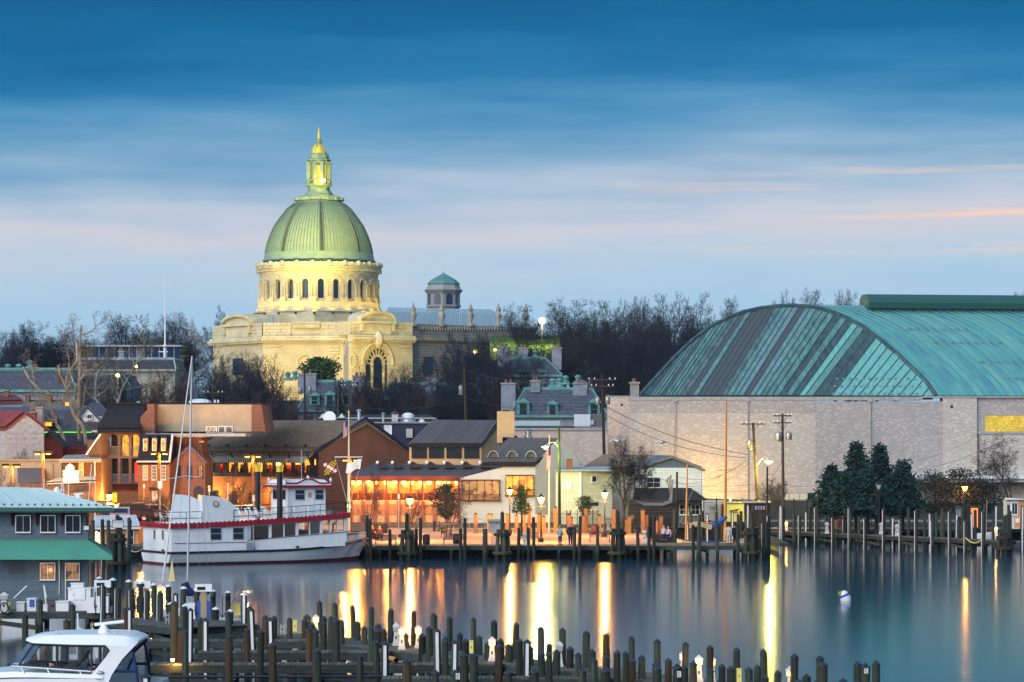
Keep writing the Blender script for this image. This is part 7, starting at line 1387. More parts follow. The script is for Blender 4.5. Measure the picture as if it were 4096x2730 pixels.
for t_ in (3.6,1.8): f = bbox(.03,.11,t_-.1,t_+.2,2.0,2.75,'port_slit','alu'); bbox(.01,.04,t_-.05,t_+.15,2.05,2.7,'pane','glass_dark',f)
bbox(.05,.1,2.2,3.2,1.15,2.9,'stern_door','white_paint'); bbox(6.2,14.3,.18,.2,1.88,1.93,'grab_rail','rail_black',z0b=2.42,z1b=2.47); bbox(.3,6,.18,.2,1.72,1.76,'grab_rail','rail_black')
# top deck and scalloped red trim
td = []
for k in range(15): s_ = -.05+14.5*k/14; td.append([bl(s_,.02,top(max(0,s_))),bl(s_,BB-.1,top(max(0,s_)))])
MB().grid(td).bd('top_deck','white_paint',boat); MB().grid([[p-V3((0,0,.08)) for p in r] for r in td]).bd('deck_underside','white_paint',boat)
def scallop(p0,p1,n,zf,nm):
    m1 = MB(); a = []
    for k in range(n*6+1):
        f = k/(n*6); p = p0.lerp(p1,f); z = zf(f); w_ = abs(math.sin(PI*k/6)); a.append((V3((p.x,p.y,z+.06+.11*w_)),V3((p.x,p.y,z-.20-.11*w_))))
    m1.grid([[x for x,_ in a],[y for _,y in a]]); return m1.bd(nm,'trim_red',boat)
scallop(bl(-.1,-.02,0),bl(14.45,-.02,0),42,lambda f: top(14.5*f),'scalloped_trim'); scallop(bl(-.1,BB-.1,0),bl(-.1,-.02,0),18,lambda f: top(0),'stern_trim'); scallop(bl(14.5,-.02,0),bl(14.5,BB-.1,0),14,lambda f: top(14.5),'bow_trim')
# rails round the top deck
for (s0,s1) in ((0.0,2.45),(5.0,14.4)):
    for dz in (.5,1.0): MB().path([bl(s0+(s1-s0)*k/8,.1,top(s0+(s1-s0)*k/8)+dz) for k in range(9)],.028,5).bd('deck_rail','rail_black',boat)
    n = int((s1-s0)/1.15)
    for k in range(n+1): s_ = s0+(s1-s0)*k/n; MB().tube(bl(s_,.1,top(s_)),bl(s_,.1,top(s_)+1.0),.025,n=5).bd('stanchion','rail_black',boat)
for dz in (.5,1.0):
    MB().tube(bl(0,.1,top(0)+dz),bl(0,BB-.2,top(0)+dz),.028,n=5).bd('deck_rail','rail_black',boat); MB().path([bl(14.4*k/8,BB-.2,top(14.4*k/8)+dz) for k in range(9)],.028,5).bd('deck_rail','rail_black',boat); MB().path([bl(14.4+.5*math.sin(PI*k/6),.1+(BB-.3)*k/6,top(14.4)+dz) for k in range(7)],.028,5).bd('deck_rail','rail_black',boat)
for k in range(6): MB().tube(bl(0,.1+k*1.25,top(0)),bl(0,.1+k*1.25,top(0)+1),.025,n=5).bd('stanchion','rail_black',boat)
for dz in (.35,.7): MB().path([bl(BL*(.84+.15*k/6),BB/2-halfw(BL*(.84+.15*k/6))*.95,sheer(BL*.9)+.4+dz*.6) for k in range(7)]+[bl(BL*(.99-.15*k/6),BB/2+halfw(BL*(.99-.15*k/6))*.95,sheer(BL*.9)+.4+dz*.6) for k in range(7)],.03,5).bd('bow_rail','rail_black',boat)
# paddle box panels
def fin(t_,s0,s1,h):
    z0 = top(s0); pts = [bl(s0,t_,z0),bl(s0,t_,z0+h)]
    for k in range(11): a = PI/2*k/10; pts.append(bl(s0+.35+(s1-s0-.35)*math.sin(a),t_,z0+h*.98*math.cos(a)**.8 if k < 10 else z0))
    c = MB().prism(pts,(pt.x*.14,pt.y*.14,0)).bd('paddle_box','white_paint',boat); return c
f1 = fin(.12,2.6,5.5,2.3); p = bl(3.55,.08,top(3)+1.6); MB().tube(p,p+V3((pt.x*-.06,pt.y*-.06,0)),.24,n=16).bd('porthole','rail_black',f1); MB().tube(p+V3((-pt.x*.06,-pt.y*.06,0)),p-V3((pt.x*.08,pt.y*.08,0)),.19,n=16).bd('pane','cream_paint',f1)
fin(BB-.4,2.5,5.4,2.3); bbox(2.52,2.6,.1,.7,top(2.5),top(2.5)+2.3,'box_end','white_paint',f1)
# stacks with gold crowns
for (s_,t_,m0,h) in ((9.1,1.0,0,4.3),(8.9,4.9,0,4.3)):
    c = bl(s_,t_,top(s_)); st = MB().lathe([(.24,0),(.24,h-.45)],c,16).bd('smoke_stack','rail_black',boat,smooth=True); MB().lathe([(.26,h-.45),(.26,h-.12),(.30,h)],c,16).bd('crown_band','gold',st,smooth=True); cr = MB()
    for k in range(9): a = 2*PI*k/9; q = [V3((c.x+.29*math.cos(a+d),c.y+.29*math.sin(a+d),c.z+h-.02)) for d in (-.33,.33)]; cr.add(q+[V3((c.x+.37*math.cos(a),c.y+.37*math.sin(a),c.z+h+.34))],[(0,1,2)])
    cr.bd('crown_points','gold',st)
hq = MB(); a,b = bl(9.05,1.3,top(9)+2.2),bl(8.9,4.6,top(9)+2.2); hq.tube(a,b,.03,n=4).tube(a+V3((0,0,.7)),b+V3((0,0,.7)),.03,n=4)
for k in range(6): hq.tube(a.lerp(b,k/6),a.lerp(b,(k+1)/6)+V3((0,0,.7)),.02,n=4)
hq.bd('stack_truss','rail_black',boat); tm = a.lerp(b,.62); text('H',.62,tm+V3((-.1,-.05,.35)),'trim_red',boat,'letter_h'); tm = a.lerp(b,.2); text('Q',.62,tm+V3((.2,-.05,.35)),'trim_red',boat,'letter_q')
# wheelhouse
zw = top(12)+.02; ph = bbox(10.0,13.1,1.5,4.9,zw-.2,zw+2.35,'wheelhouse','white_paint')
for (s0,s1) in ((10.55,11.35),(12.2,12.9)): f = bbox(s0,s1,1.44,1.5,zw+1.35,zw+2.2,'window','alu'); bbox(s0+.05,s1-.05,1.42,1.45,zw+1.4,zw+1.78,'pane','glass_dark',f); bbox(s0+.05,s1-.05,1.42,1.45,zw+1.84,zw+2.15,'pane','glass_dark',f)
for (t0,t1) in ((1.9,2.9),(3.3,4.4)): f = bbox(9.94,10.0,t0,t1,zw+1.35,zw+2.2,'window','alu'); bbox(9.92,9.95,t0+.05,t1-.05,zw+1.4,zw+2.15,'pane','glass_dark',f)
d = bbox(11.45,12.1,1.45,1.5,zw+.1,zw+2.2,'door','white_paint'); bbox(11.62,11.92,1.43,1.455,zw+1.55,zw+1.95,'door_light','orange_paint',d)
bbox(9.55,13.55,1.1,5.3,zw+2.35,zw+2.55,'wheelhouse_eave','trim_red',ph); MB().hexa([bl(9.6,1.15,zw+2.55),bl(13.5,1.15,zw+2.55),bl(13.5,5.25,zw+2.55),bl(9.6,5.25,zw+2.55),bl(10.1,1.6,zw+3.0),bl(13.0,1.6,zw+3.0),bl(13.0,4.8,zw+3.0),bl(10.1,4.8,zw+3.0)]).bd('wheelhouse_roof','white_paint',ph)
cp = [bl(9.7+3.7*k/12,1.2,zw+2.62+.36*math.exp(-((k-6)/2.6)**2)+.10*abs(math.cos(k*.52))) for k in range(13)]; MB().path(cp,.07,5).bd('scroll_crest','trim_red',ph); MB().grid([cp,[V3((p.x,p.y,zw+2.5)) for p in cp]]).bd('crest_board','white_paint',ph)
for s_,t_ in ((11.5,1.2),(9.7,1.2),(13.4,1.2),(9.8,4.9),(13.2,4.9)): MB().lathe([(.05,0),(.05,.1),(.12,.2),(.10,.32),(.01,.42)],bl(s_,t_,zw+2.75 if s_ != 11.5 else zw+2.95),8).bd('finial','white_paint',ph,smooth=True)
MB().tube(bl(11.4,2.2,zw+2.9),bl(11.4,2.2,zw+5.4),.02,n=4).bd('antenna','alu',ph)
# ladder and deck gear
ld = MB(); a0,a1 = bl(6.0,.02,1.15),bl(6.0,.02,3.1); b0_,b1_ = bl(6.55,.02,1.15),bl(6.55,.02,3.1); ld.tube(a0,a1,.03,n=5).tube(b0_,b1_,.03,n=5)
for k in range(7): ld.tube(a0.lerp(a1,(k+.5)/7),b0_.lerp(b1_,(k+.5)/7),.02,n=4)
ld.bd('ladder','alu',boat); bbox(6.0,6.55,.0,.08,1.1,1.7,'ladder_box','steel')
for s_ in (6.6,10.2,15.6): p = bl(s_,BB/2-halfw(s_)+.15,sheer(s_)); MB().lathe([(.07,0),(.07,.3)],p,8).tube(p+V3((-.15,-.05,.22)),p+V3((.15,.05,.22)),.04,n=6).bd('bollard','rail_black',boat)
MB().path([bl(-.02,1.4,1.05),bl(-.15,1.4,1.25),bl(-.2,1.4,1.1)],.06,6).bd('exhaust','rail_black',boat); MB().ball(bl(6.9,-.05,top(7)+.15),.14,8,6).bd('horn','trim_red',boat,smooth=True); bbox(13.1,13.6,.4,1.3,top(13)+.02,top(13)+.45,'deck_locker','plastic_grey')
MB().tube(bl(15.3,2.6,sheer(15)),bl(15.3,2.6,sheer(15)+1.5),.06,n=6).tube(bl(15.6,3.4,sheer(15)),bl(15.6,3.4,sheer(15)+1.5),.06,n=6).tube(bl(15.3,2.6,sheer(15)+1.5),bl(15.6,3.4,sheer(15)+1.5),.06,n=6).tube(bl(15.45,3.0,sheer(15)+1.5),bl(15.45,3.0,sheer(15)+3.6),.03,n=5).bd('bow_gantry','dark_wood',boat)
# deck chairs: stand on the boat, each a thing
def deck_chair(s_,t_,label):
    p = bl(s_,t_,top(s_)+.01); o = thing('deck_chair',label,'chair',p,'white deck chairs on the boat'); d3 = V3((ax.x,ax.y,0)); n3 = V3((pt.x,pt.y,0))
    def q(a,b,c): return p+d3*a+n3*b+V3((0,0,c))
    MB().hexa([q(-.25,-.25,.38),q(.25,-.25,.42),q(.25,.25,.42),q(-.25,.25,.38),q(-.25,-.25,.41),q(.25,-.25,.45),q(.25,.25,.45),q(-.25,.25,.41)]).bd('seat','cap_white',o); MB().hexa([q(-.25,-.26,.38),q(-.21,-.26,.38),q(-.21,.26,.38),q(-.25,.26,.38),q(-.5,-.26,1.0),q(-.47,-.26,1.0),q(-.47,.26,1.0),q(-.5,.26,1.0)]).bd('backrest','cap_white',o)
    for b in (-.27,.27):
        MB().tube(q(.22,b,0),q(.25,b,.62),.018,n=4).bd('leg','cap_white',o); MB().tube(q(-.28,b,0),q(-.22,b,.42),.018,n=4).bd('leg','cap_white',o); MB().tube(q(-.3,b,.6),q(.27,b,.62),.02,n=4).bd('armrest','cap_white',o)
i = 0
for t_,ss,lb in ((.75,(.5,1.3,2.1),'aft of the paddle box'),(.75,(7.4,8.1,9.7,10.5,11.6),'by the near rail'),(2.2,(7.2,8.0,8.8,9.4),'in the second row'),(4.0,(7.3,8.2,9.3),'in the far row'),(3.0,(.6,1.5),'at the stern')):
    for k,s_ in enumerate(ss): deck_chair(s_,t_,'white deck chair %s %s, counted from the stern' % (ordn(k+1),lb))
for k,(a,b) in enumerate(((bl(17.2,BB/2,1.9),V3((X(1490,246),246,1.6))),(bl(16.9,BB/2-.6,1.7),V3((X(1505,246),246,1.2))),(bl(-.1,BB-.6,1.1),V3((X(505,244),244,1.2))))):
    pts = [a.lerp(b,i/8)-V3((0,0,.35*4*(i/8)*(1-i/8))) for i in range(9)]; q = tag(MB().path(pts,.035,5).bd('mooring_line','cream_paint'),['bow mooring line of the excursion boat','slacker bow mooring line of the excursion boat','stern mooring line of the excursion boat'][k],'rope','mooring lines'); rebase(q,a)
# ---------------------------------------------------------------- floating store with white roof and lit column behind the caution sign
o = thing('dock_store','small orange store with white corrugated roof behind the caution sign','kiosk',(X(470,250),250.6,GZ)); SYY = 251.; MB().box(X(405,SYY),X(556,SYY),SYY,SYY+5,GZ,Z(2105,SYY)).bd('wall','orange_paint',o); A,B,C,D = P(372,2106,SYY-.6),P(562,2104,SYY-.6),P(545,2062,SYY+4),P(376,2064,SYY+4); MB().slab([A,B,C,D],.12).bd('roof','white_paint',o); roof_panels(o,A,B,C,D,26,['cap_white'],.04,.05,.01); w = Wall(405,SYY,556,SYY); window(o,w,524,534,2120,2180,nx=1,ny=2,name='door'); boards(o,w,538,555,2112,2180,10,'orange_paint',t=.04)
o = thing('lit_column','row of blazing yellow tubes at the corner of the boat house','lamp',P(390,2192,190)); 
for i in range(4): MB().tube(P(384+i*4,2126+2*i,190),P(384+i*4,2188,190),.05,n=6).bd('tube_lamp','lamp_small',o)
MB().pbox(380,402,2188,2194,189.9,.3).bd('tray','dark_wood',o); MB().tube(P(391,2194,190.1),(X(391,190),190.1,-1),.06,n=6).bd('post','dark_wood',o); lamp('light',P(392,2160,189),120,(1,.75,.1),.2,o)
# ---------------------------------------------------------------- wooden sailboat in the slip
o = thing('wooden_sailboat','wooden sailboat with tan and blue sail covers in the slip','sailboat',(X(2845,266),266,0)); rows = []; yb = 266.
for k in range(15):
    f = k/14; x = X(2708,yb)+(X(2985,yb)-X(2708,yb))*f; hw = 1.0*math.sin(PI*min(1,f*.75+.18))**.8 if k else .05; sh = .75+.35*(2*f-.9)**2; rows.append([(x,yb-hw,sh),(x,yb-hw*.8,.3),(x,yb-.05,-.3),(x,yb+hw*.8,.3),(x,yb+hw,sh)])
MB().grid(rows).bd('hull','cap_white',o,smooth=True); MB().grid([[r[0] for r in rows],[r[4] for r in rows]]).bd('deck','flag_yellow',o); MB().path([V3(r[0])+V3((0,0,.02)) for r in rows],.06,5).bd('gunwale','canvas_blue',o); MB().path([V3(r[0])+V3((0,-.02,-.12)) for r in rows],.07,5).bd('sheer_stripe','flag_yellow',o)
for (u,vt,r,lb) in ((2905,1604,.15,'main'),(2749,1858,.11,'mizzen')): MB().tube((X(u-5,yb),yb,.5),P(u,vt,yb),r,r*.55,10).bd('mast','spar_wood',o,smooth=True)
MB().tube(P(2730,2095,yb),P(2900,2090,yb),.06,n=6).bd('boom','spar_wood',o); rows = [[P(2758+i*10,2098-12*math.sin(PI*min(1,i/8+.1)) + (20 if a else 0),yb+(-.3 if a == 1 else .3 if a == 2 else 0)) for a in (1,0,2)] for i in range(10)]; MB().grid(rows).bd('tan_cover','canvas_tan',o,smooth=True); MB().path([P(2850+i*8,2098-(i**1.75)*1.05+4*(i<3),yb-.05) for i in range(8)],.30,8,.16).bd('blue_cover','canvas_blue',o,smooth=True)
for a in ((2712,2110),(2985,2110)): MB().tube(P(2905,1620,yb),P(*a,yb),.018,n=4).bd('stay','steel',o)
MB().tube(P(2870,1882,yb),P(2940,1880,yb),.035,n=5).bd('spreader','spar_wood',o); MB().add([P(2872,1906,yb),P(2878,1900,yb),P(2874,1918,yb)],[(0,1,2)]).bd('pennant','flag_red',o)
# ---------------------------------------------------------------- vehicles and sheds behind the basin
o = thing('box_truck','yellow box truck seen from behind with dark lettering squiggles','truck',(X(2940,296),296,GZ)); MB().pbox(2903,2978,2010,2088,296,5).bd('box','truck_yellow',o); MB().pbox(2905,2976,2012,2016,295.95,.1).bd('top_rail','plastic_grey',o); MB().pbox(2906,2975,2088,2098,296.3,4).bd('chassis','rail_black',o)
for u in (2912,2966): MB().tube(P(u,2100,296.4),P(u+6,2100,296.4),.4,n=14).bd('wheel','tyre',o)
for i in range(4): MB().pbox(2922+i*9,2930+i*9,2042-i*2,2045-i*2,295.96,.03).bd('logo_dash','ink_red' if i % 2 else 'ink',o)
MB().path([P(2922,2042,295.95),P(2918,2046,295.95),P(2950,2041,295.95),P(2938,2052,295.95),P(2968,2048,295.95)],.03,4).bd('script_mark','ink',o)
o = thing('box_trailer','white box trailer with striped awning left of the yellow truck','trailer',(X(2860,300),300.5,GZ)); MB().pbox(2818,2902,2005,2085,300.5,4).bd('box','white_paint',o); MB().prism([P(2826,2012,300.4),P(2826,2010,300.4),P(2826,2028,299.6)],(X(2858,300)-X(2826,300),0,0)).bd('awning','cream_paint',o); MB().tube(P(2835,2095,300.4),P(2842,2095,300.4),.35,n=12).bd('wheel','tyre',o)
o = thing('bin_shelter','long dark shelter with meter boxes behind the basin piles','shelter',(X(3020,293),292.8,GZ)); MB().pbox(2978,3080,2012,2090,292.8,.6).bd('wall','dark_wood',o); MB().pbox(2972,3084,2006,2013,292.3,1.5).bd('roof','concrete',o)
for i in range(5): MB().pbox(3020+i*11,3027+i*11,2024,2040,292.6,.2).bd('meter_box','steel',o)
o = thing('kiosk','pale green and orange dock kiosk at the right edge','kiosk',(X(4080,288),288,GZ)); MB().pbox(4034,4110,2003,2116,288,3).bd('wall','clap_white',o); MB().pbox(4076,4115,2004,2116,287.9,3).bd('orange_wall','orange_paint',o); MB().hexa([P(4018,2000,287.5),P(4120,2000,287.5),P(4120,2000,291.5),P(4018,2000,291.5),P(4018,1992,287.5),P(4120,1998,287.5),P(4120,1998,291.5),P(4018,1992,291.5)]).bd('roof','cap_white',o); w = Wall(4034,287.98,4076,287.98); window(o,w,4048,4068,2014,2058,nx=2,ny=1)
o = thing('round_board','round topped brown notice board beside the kiosk','notice board',(X(4070,284),284,GZ)); MB().pbox(4058,4082,2070,2112,284,.06).bd('board','orange_paint',o); MB().tube(P(4070,2072,284.06),P(4070,2072,284),12*284/F,n=16).bd('head','orange_paint',o); MB().pbox(4062,4078,2074,2092,283.95,.04).bd('notice','white_paint',o)
o = thing('tool_shed','dark shed with glowing orange doorway near the shrubs','shed',(X(3890,292),292.0,GZ)); MB().pbox(3870,3930,2028,2110,292.9,1.5).bd('wall','dark_wood',o); MB().pbox(3884,3912,2033,2110,292.8,.1).bd('doorway',mat('orange_door',(.7,.2,.08),.6,emis=(1,.3,.08),estr=.35),o); MB().hexa([P(3820,2030,292),P(3858,2034,292),P(3858,2034,294),P(3820,2030,294),P(3822,2024,292),P(3858,2030,292),P(3858,2030,294),P(3822,2024,294)]).bd('lean_to_roof','plastic_grey',o); MB().pbox(3826,3856,2034,2068,293,1).bd('cabinet','steel',o)
o = thing('planter','terracotta planter with red foliage on the back boardwalk','planter',(X(3345,294.5),294.5,GZ)); MB().lathe([(.35,0),(.45,.5),(.5,.8),(.48,.85)],o.location,12).bd('pot','brick_red',o,smooth=True); c = MB()
for k in range(160): p = V3(o.location)+V3((R.gauss(0,.25),R.gauss(0,.25),.95+abs(R.gauss(0,.22)))); e = V3((R.gauss(0,1),R.gauss(0,1),R.gauss(0,1))).normalized()*.14; c.add([p,p+e,p+e.orthogonal()*.5],[(0,1,2)])
c.bd('foliage','boot_red',o)
o = thing('life_ring','red life ring on a post behind the right pier','life ring',P(3518,2085,291)); rr_ = []
for k in range(17): a = 2*PI*k/16; rr_.append(P(3518,2085,291)+V3((.38*math.cos(a),0,.38*math.sin(a))))
MB().path(rr_,.08,6).bd('ring','trim_red',o,smooth=True)
o = thing('skiff','small white skiff moored behind the right pier head','boat',(X(3950,282),282,0)); rows = []
for k in range(9): f = k/8; x = X(3910,282)+(X(3985,282)-X(3910,282))*f; hw = .6*math.sin(PI*min(1,f*.7+.2)); rows.append([(x,282-hw,1.0+.15*f),(x,282-hw*.7,.3),(x,282,-.1),(x,282+hw*.7,.3),(x,282+hw,1.0+.15*f)])
MB().grid(rows).bd('hull','cap_white',o,smooth=True); MB().tube((X(3945,282),282,1.0),P(3948,2000,282),.04,n=5).bd('pole','steel',o)
o = thing('dark_skiff','dark grey skiff hull at the far right edge','boat',(X(4075,268),268,0)); rows = []
for k in range(9): f = k/8; x = X(4046,268)+3.0*f; hw = .75*math.sin(PI*min(1,f*.7+.2)); rows.append([(x,268-hw,.75),(x,268-hw*.7,.15),(x,268,-.2),(x,268+hw*.7,.15),(x,268+hw,.75)])
MB().grid(rows).bd('hull','plastic_grey',o,smooth=True); MB().grid([[r[0] for r in rows],[r[4] for r in rows]]).bd('deck','steel',o)
a = P(*zH(1850,1075),pierY(3862)-1.4); b = P(*zH(2002,1080),pierY(3932)-1.4); q = tag(MB().path([a.lerp(b,i/10)-V3((0,0,.45*4*(i/10)*(1-i/10))) for i in range(11)],.04,5).bd('yellow_rope','plastic_yellow'),'slack yellow rope between two piles of the right pier','rope'); rebase(q,a)
# mooring buoy
o = thing('mooring_buoy','white mooring buoy with blue band tilted on open water','buoy',(X(3383,YG(2404,0)),YG(2404,0),0)); yb = YG(2404,0); 
for mb_,nm,mm in ((MB().lathe([(.02,-.35),(.25,-.25),(.34,0),(.33,.2),(.24,.45),(.10,.55)],(0,0,0),14),'float','buoy_white'),(MB().lathe([(.335,.18),(.345,.18),(.30,.33),(.29,.33)],(0,0,0),14),'band','buoy_blue'),(MB().ball((-.16,0,.42),.2,8,6),'weed','weed')): place(mb_,nm,mm,o,o.location+V3((0,0,.1)),(0,rad(-22),0))
# ---------------------------------------------------------------- people
def skin_mesh(name,pts,edges,radii,m,parent,root=0):
    me = bpy.data.meshes.new(name); me.from_pydata(pts,edges,[]); me.update(); o = bpy.data.objects.new(name,me); col.objects.link(o); o.parent = parent; o.modifiers.new('skin','SKIN'); sv = me.skin_vertices[0].data
    for i,r in enumerate(radii): sv[i].radius = (r,r) if not isinstance(r,tuple) else r; sv[i].use_root = (i == root)
    s_ = o.modifiers.new('sub','SUBSURF'); s_.levels = 1; s_.render_levels = 2; me.materials.append(M[m]); return o
def person(label,loc,rz,h,coat,legs,hair,sit=False,long_hair=False,arms=((-.25,.05,.80),(.25,.05,.80)),skirt=False):
    o = thing('person',label,'person',loc,'people on the quay'); k = h/1.75; o.rotation_euler = (0,0,rz)
    S = lambda L_: [tuple(c*k for c in p) for p in L_]; hip = .95 if not sit else .52; dz = hip-.95
    kn = [(-.10,.02,.50),(.10,.02,.50)] if not sit else [(-.11,-.42,.50),(.11,-.42,.50)]; an = [(-.10,.04,.08),(.10,.04,.08)] if not sit else [(-.11,-.40,.08),(.11,-.40,.08)]
    pts = [(0,0,.95+dz),(0,0,1.15+dz),(0,0,1.38+dz),(0,-.01,1.48+dz),(0,-.02,1.56+dz),(0,-.02,1.66+dz),(0,-.01,1.73+dz),(-.10,0,.90+dz),kn[0],an[0],(an[0][0],an[0][1]-.16,.04),(.10,0,.90+dz),kn[1],an[1],(an[1][0],an[1][1]-.16,.04),(-.20,0,1.40+dz),(-.25,.04,1.12+dz),(arms[0][0],arms[0][1]-.05,arms[0][2]+dz),(arms[0][0],arms[0][1]-.08,arms[0][2]-.12+dz),(.20,0,1.40+dz),(.25,.04,1.12+dz),(arms[1][0],arms[1][1]-.05,arms[1][2]+dz),(arms[1][0],arms[1][1]-.08,arms[1][2]-.12+dz)]
    ed = [(0,1),(1,2),(2,3),(3,4),(4,5),(5,6),(0,7),(7,8),(8,9),(9,10),(0,11),(11,12),(12,13),(13,14),(2,15),(15,16),(16,17),(17,18),(2,19),(19,20),(20,21),(21,22)]
    r = [.13,.12,.13,.05,.075,.10,.07,.09,.06,.045,.04,.09,.06,.045,.04,.06,.045,.035,.04,.06,.045,.035,.04]; skin_mesh('body',S(pts),ed,[x*k for x in r],'skin',o)
    skin_mesh('coat',S([pts[0],pts[1],pts[2],(0,0,1.44+dz),pts[15],pts[16],pts[17],pts[19],pts[20],pts[21]]+([(0,0,.72+dz)] if skirt else [(0,0,.86+dz)])),[(0,1),(1,2),(2,3),(2,4),(4,5),(5,6),(2,7),(7,8),(8,9),(0,10)],[x*k for x in (.165,.15,.165,.08,.085,.07,.055,.085,.07,.055,.18 if skirt else .15)],coat,o)
    skin_mesh('trousers',S([pts[0],pts[7],pts[8],pts[9],pts[11],pts[12],pts[13]]),[(0,1),(1,2),(2,3),(0,4),(4,5),(5,6)],[x*k for x in (.14,.11,.085,.07,.11,.085,.07)],legs,o)
    hb = MB().ball((0,.015*k,(1.67+dz)*k),.112*k,10,6,1.1); 
    if long_hair: hb.lathe([(.06*k,-.22*k),(.10*k,-.05*k),(.09*k,.05*k)],(0,.04*k,(1.64+dz)*k),8)
    q = hb.bd('hair',hair); q.parent = o; q.data.transform(Matrix.Translation((0,.025*k,.03*k)))
    q = MB().lathe([(.02*k,0),(.005*k,.03*k)],(0,-.125*k,(1.63+dz)*k),6).ball((-.04*k,-.105*k,(1.665+dz)*k),.012*k,6,4).ball((.04*k,-.105*k,(1.665+dz)*k),.012*k,6,4).bd('face','skin'); q.parent = o
    for s_ in (-1,1): q = MB().hexa([(x*k+s_*.10*k,y*k+(an[0][1])*k,z*k) for x,y,z in ((-.05,-.22,0),(.05,-.22,0),(.05,.06,0),(-.05,.06,0),(-.04,-.20,.06),(.04,-.20,.06),(.04,.06,.10),(-.04,.06,.10))]).bd('shoe','rail_black'); q.parent = o
    return o
pu = zF(1883,1300); person('woman in pale blue jacket and dark trousers standing at the quay',(X(pu[0],249.3),249.3,GZ),rad(150),1.62,'cloth_blue','denim','hair_fair',long_hair=True,arms=((-.22,-.12,.95),(.22,-.10,.95)))
pu = zF(1975,1298); person('man in dark navy suit standing right of the woman',(X(pu[0],249.6),249.6,GZ),rad(200),1.82,'cloth_navy','cloth_navy','hair_grey'); MB().box(-.04,.04,-.18,-.165,1.18,1.42).bd('shirt','flag_white').parent = bpy.data.objects['person.001']
pu = zG(1030,1140); yq = 260.6; person('person with dark hair seated on the bench under a striped blanket',(X(pu[0]-4,yq),yq,GZ),rad(-30),1.72,'blanket','denim','hair_dark',sit=True,skirt=True); person('second person leaning over on the blanket bench',(X(pu[0]+14,yq),yq-.1,GZ),rad(-40),1.62,'blanket','cloth_navy','hair_dark',sit=True,long_hair=True,skirt=True)
pu = zG(1600,1145); person('person in a long pale coat standing at the pier edge',(X(pu[0],250.5),250.5,GZ),rad(160),1.72,'cloth_pale','cloth_pale','hair_dark',skirt=True); pu = zG(1655,1145); person('person in dark clothes beside the pale coat',(X(pu[0],251),251,GZ),rad(200),1.7,'cloth_navy','cloth_navy','hair_dark')
pu = zF(265,1215); person('person in dark red top seated at the left end of the plaza',(X(pu[0],262),262,GZ),rad(20),1.68,'maroon','denim','hair_dark',sit=True); pu = zF(200,1200); person('faint seated person half behind the quay pile',(X(pu[0],263),263,GZ),rad(40),1.68,'boot_red','cloth_navy','hair_dark',sit=True)
q = thing('low_wall_seat','low dark wall seat under the two left plaza sitters','seat',(X(1503,262.3),262.3,GZ)); MB().box(X(1482,262.3),X(1530,262.3),262.25,262.9,GZ,GZ+.43).bd('seat','dark_wood',q)
# ---------------------------------------------------------------- boat house with green roof on the fuel dock
HY = 156.; o = thing('boat_house','blue clapboard boat house with green metal roof and green awning','boat house',(X(100,HY),HY,GZ)); w = Wall(-80,HY,352,HY); q = MB(); w.panel(q,-80,352,2040,2452,-.3,0); q.bd('wall','clap_blue',o)
boards(o,w,-80,350,2042,2160,10,'clap_blue',t=.035); boards(o,w,-80,350,2232,2450,18,'clap_blue',t=.035); q = MB(); w.panel(q,340,353,2040,2452,0,.06); w.panel(q,-80,352,2155,2162,0,.08); q.bd('corner_board','clap_blue',o); bs = MB(); bs.prism([(X(352,HY),HY,GZ),(X(349,HY+8),HY+8,GZ),(X(349,HY+8),HY+8,Z(2040,HY)),(X(352,HY),HY,Z(2040,HY))],(-.05,0,0)); bs.bd('side_wall','clap_blue',o)
for u in (66,165,265): window(o,w,u,u+56,2064,2128,nx=2,ny=1,frame='alu',fw=2.5)
window(o,w,164,220,2254,2318,nx=2,ny=1,frame='alu',fw=2.5,pane='room_dim'); window(o,w,264,318,2254,2318,nx=2,ny=1,frame='alu',fw=2.5,pane='room_dim')
A,B,C,D = P(-90,2030,HY-1.1),P(452,2032,HY-1.1),P(160,1955,HY+6),P(-90,1948,HY+6); MB().slab([A,B,C,D],.12).bd('roof','green_dark',o); roof_panels(o,A,B,C,D,17,['green_metal'],.03,.02,.004,seam=.028); e = V3((X(446,HY+8),HY+8,Z(2032,HY-1.1))); MB().slab([B,e,C],.12).bd('roof_hip','green_dark',o); q = MB(); q.box(A.x,B.x,HY-1.16,HY-1.06,A.z-.22,A.z-.02);  q.bd('gutter','green_dark',o)
for i in range(17):
    p = A.lerp(B,(i+.5)/17).lerp(D.lerp(C,(i+.5)/17),.07); MB().cbox((p.x,p.y,p.z+.03),.10,.10,.10).bd('snow_guard','green_dark',o)
for u in (45,145,244,345):      # curved brackets under the eave
    p = w.at(u,.02); MB().prism([(p.x,p.y,Z(2102,HY)),(p.x,p.y,Z(2042,HY)),(p.x,p.y-.9,Z(2042,HY)),(p.x,p.y-.62,Z(2050,HY)),(p.x,p.y-.3,Z(2066,HY)),(p.x,p.y-.14,Z(2102,HY))],(.09,0,0)).bd('bracket','maroon',o)
a,b = w.at(-80,.02),w.at(352,.02); zt_,zl_ = Z(2160,HY),Z(2226,HY-1.6); c,d = V3((a.x-.5,HY-1.6)),V3((X(450,HY-1.6),HY-1.6)); A,B = V3((c.x,c.y,zl_)),V3((d.x,d.y,zl_)); C,D = V3((b.x,b.y,zt_)),V3((a.x,a.y,zt_)); aw = MB().add([A,B,C,D,(X(352,HY+6),HY+6,zt_),(X(446,HY+6),HY+6,zl_)],[(0,1,2,3),(1,5,4,2)]).bd('awning','awning_green',o); MB().add([A,B,B-V3((0,0,.18)),A-V3((0,0,.18))],[(0,1,2,3)]).bd('valance','awning_green',aw)
q = MB()
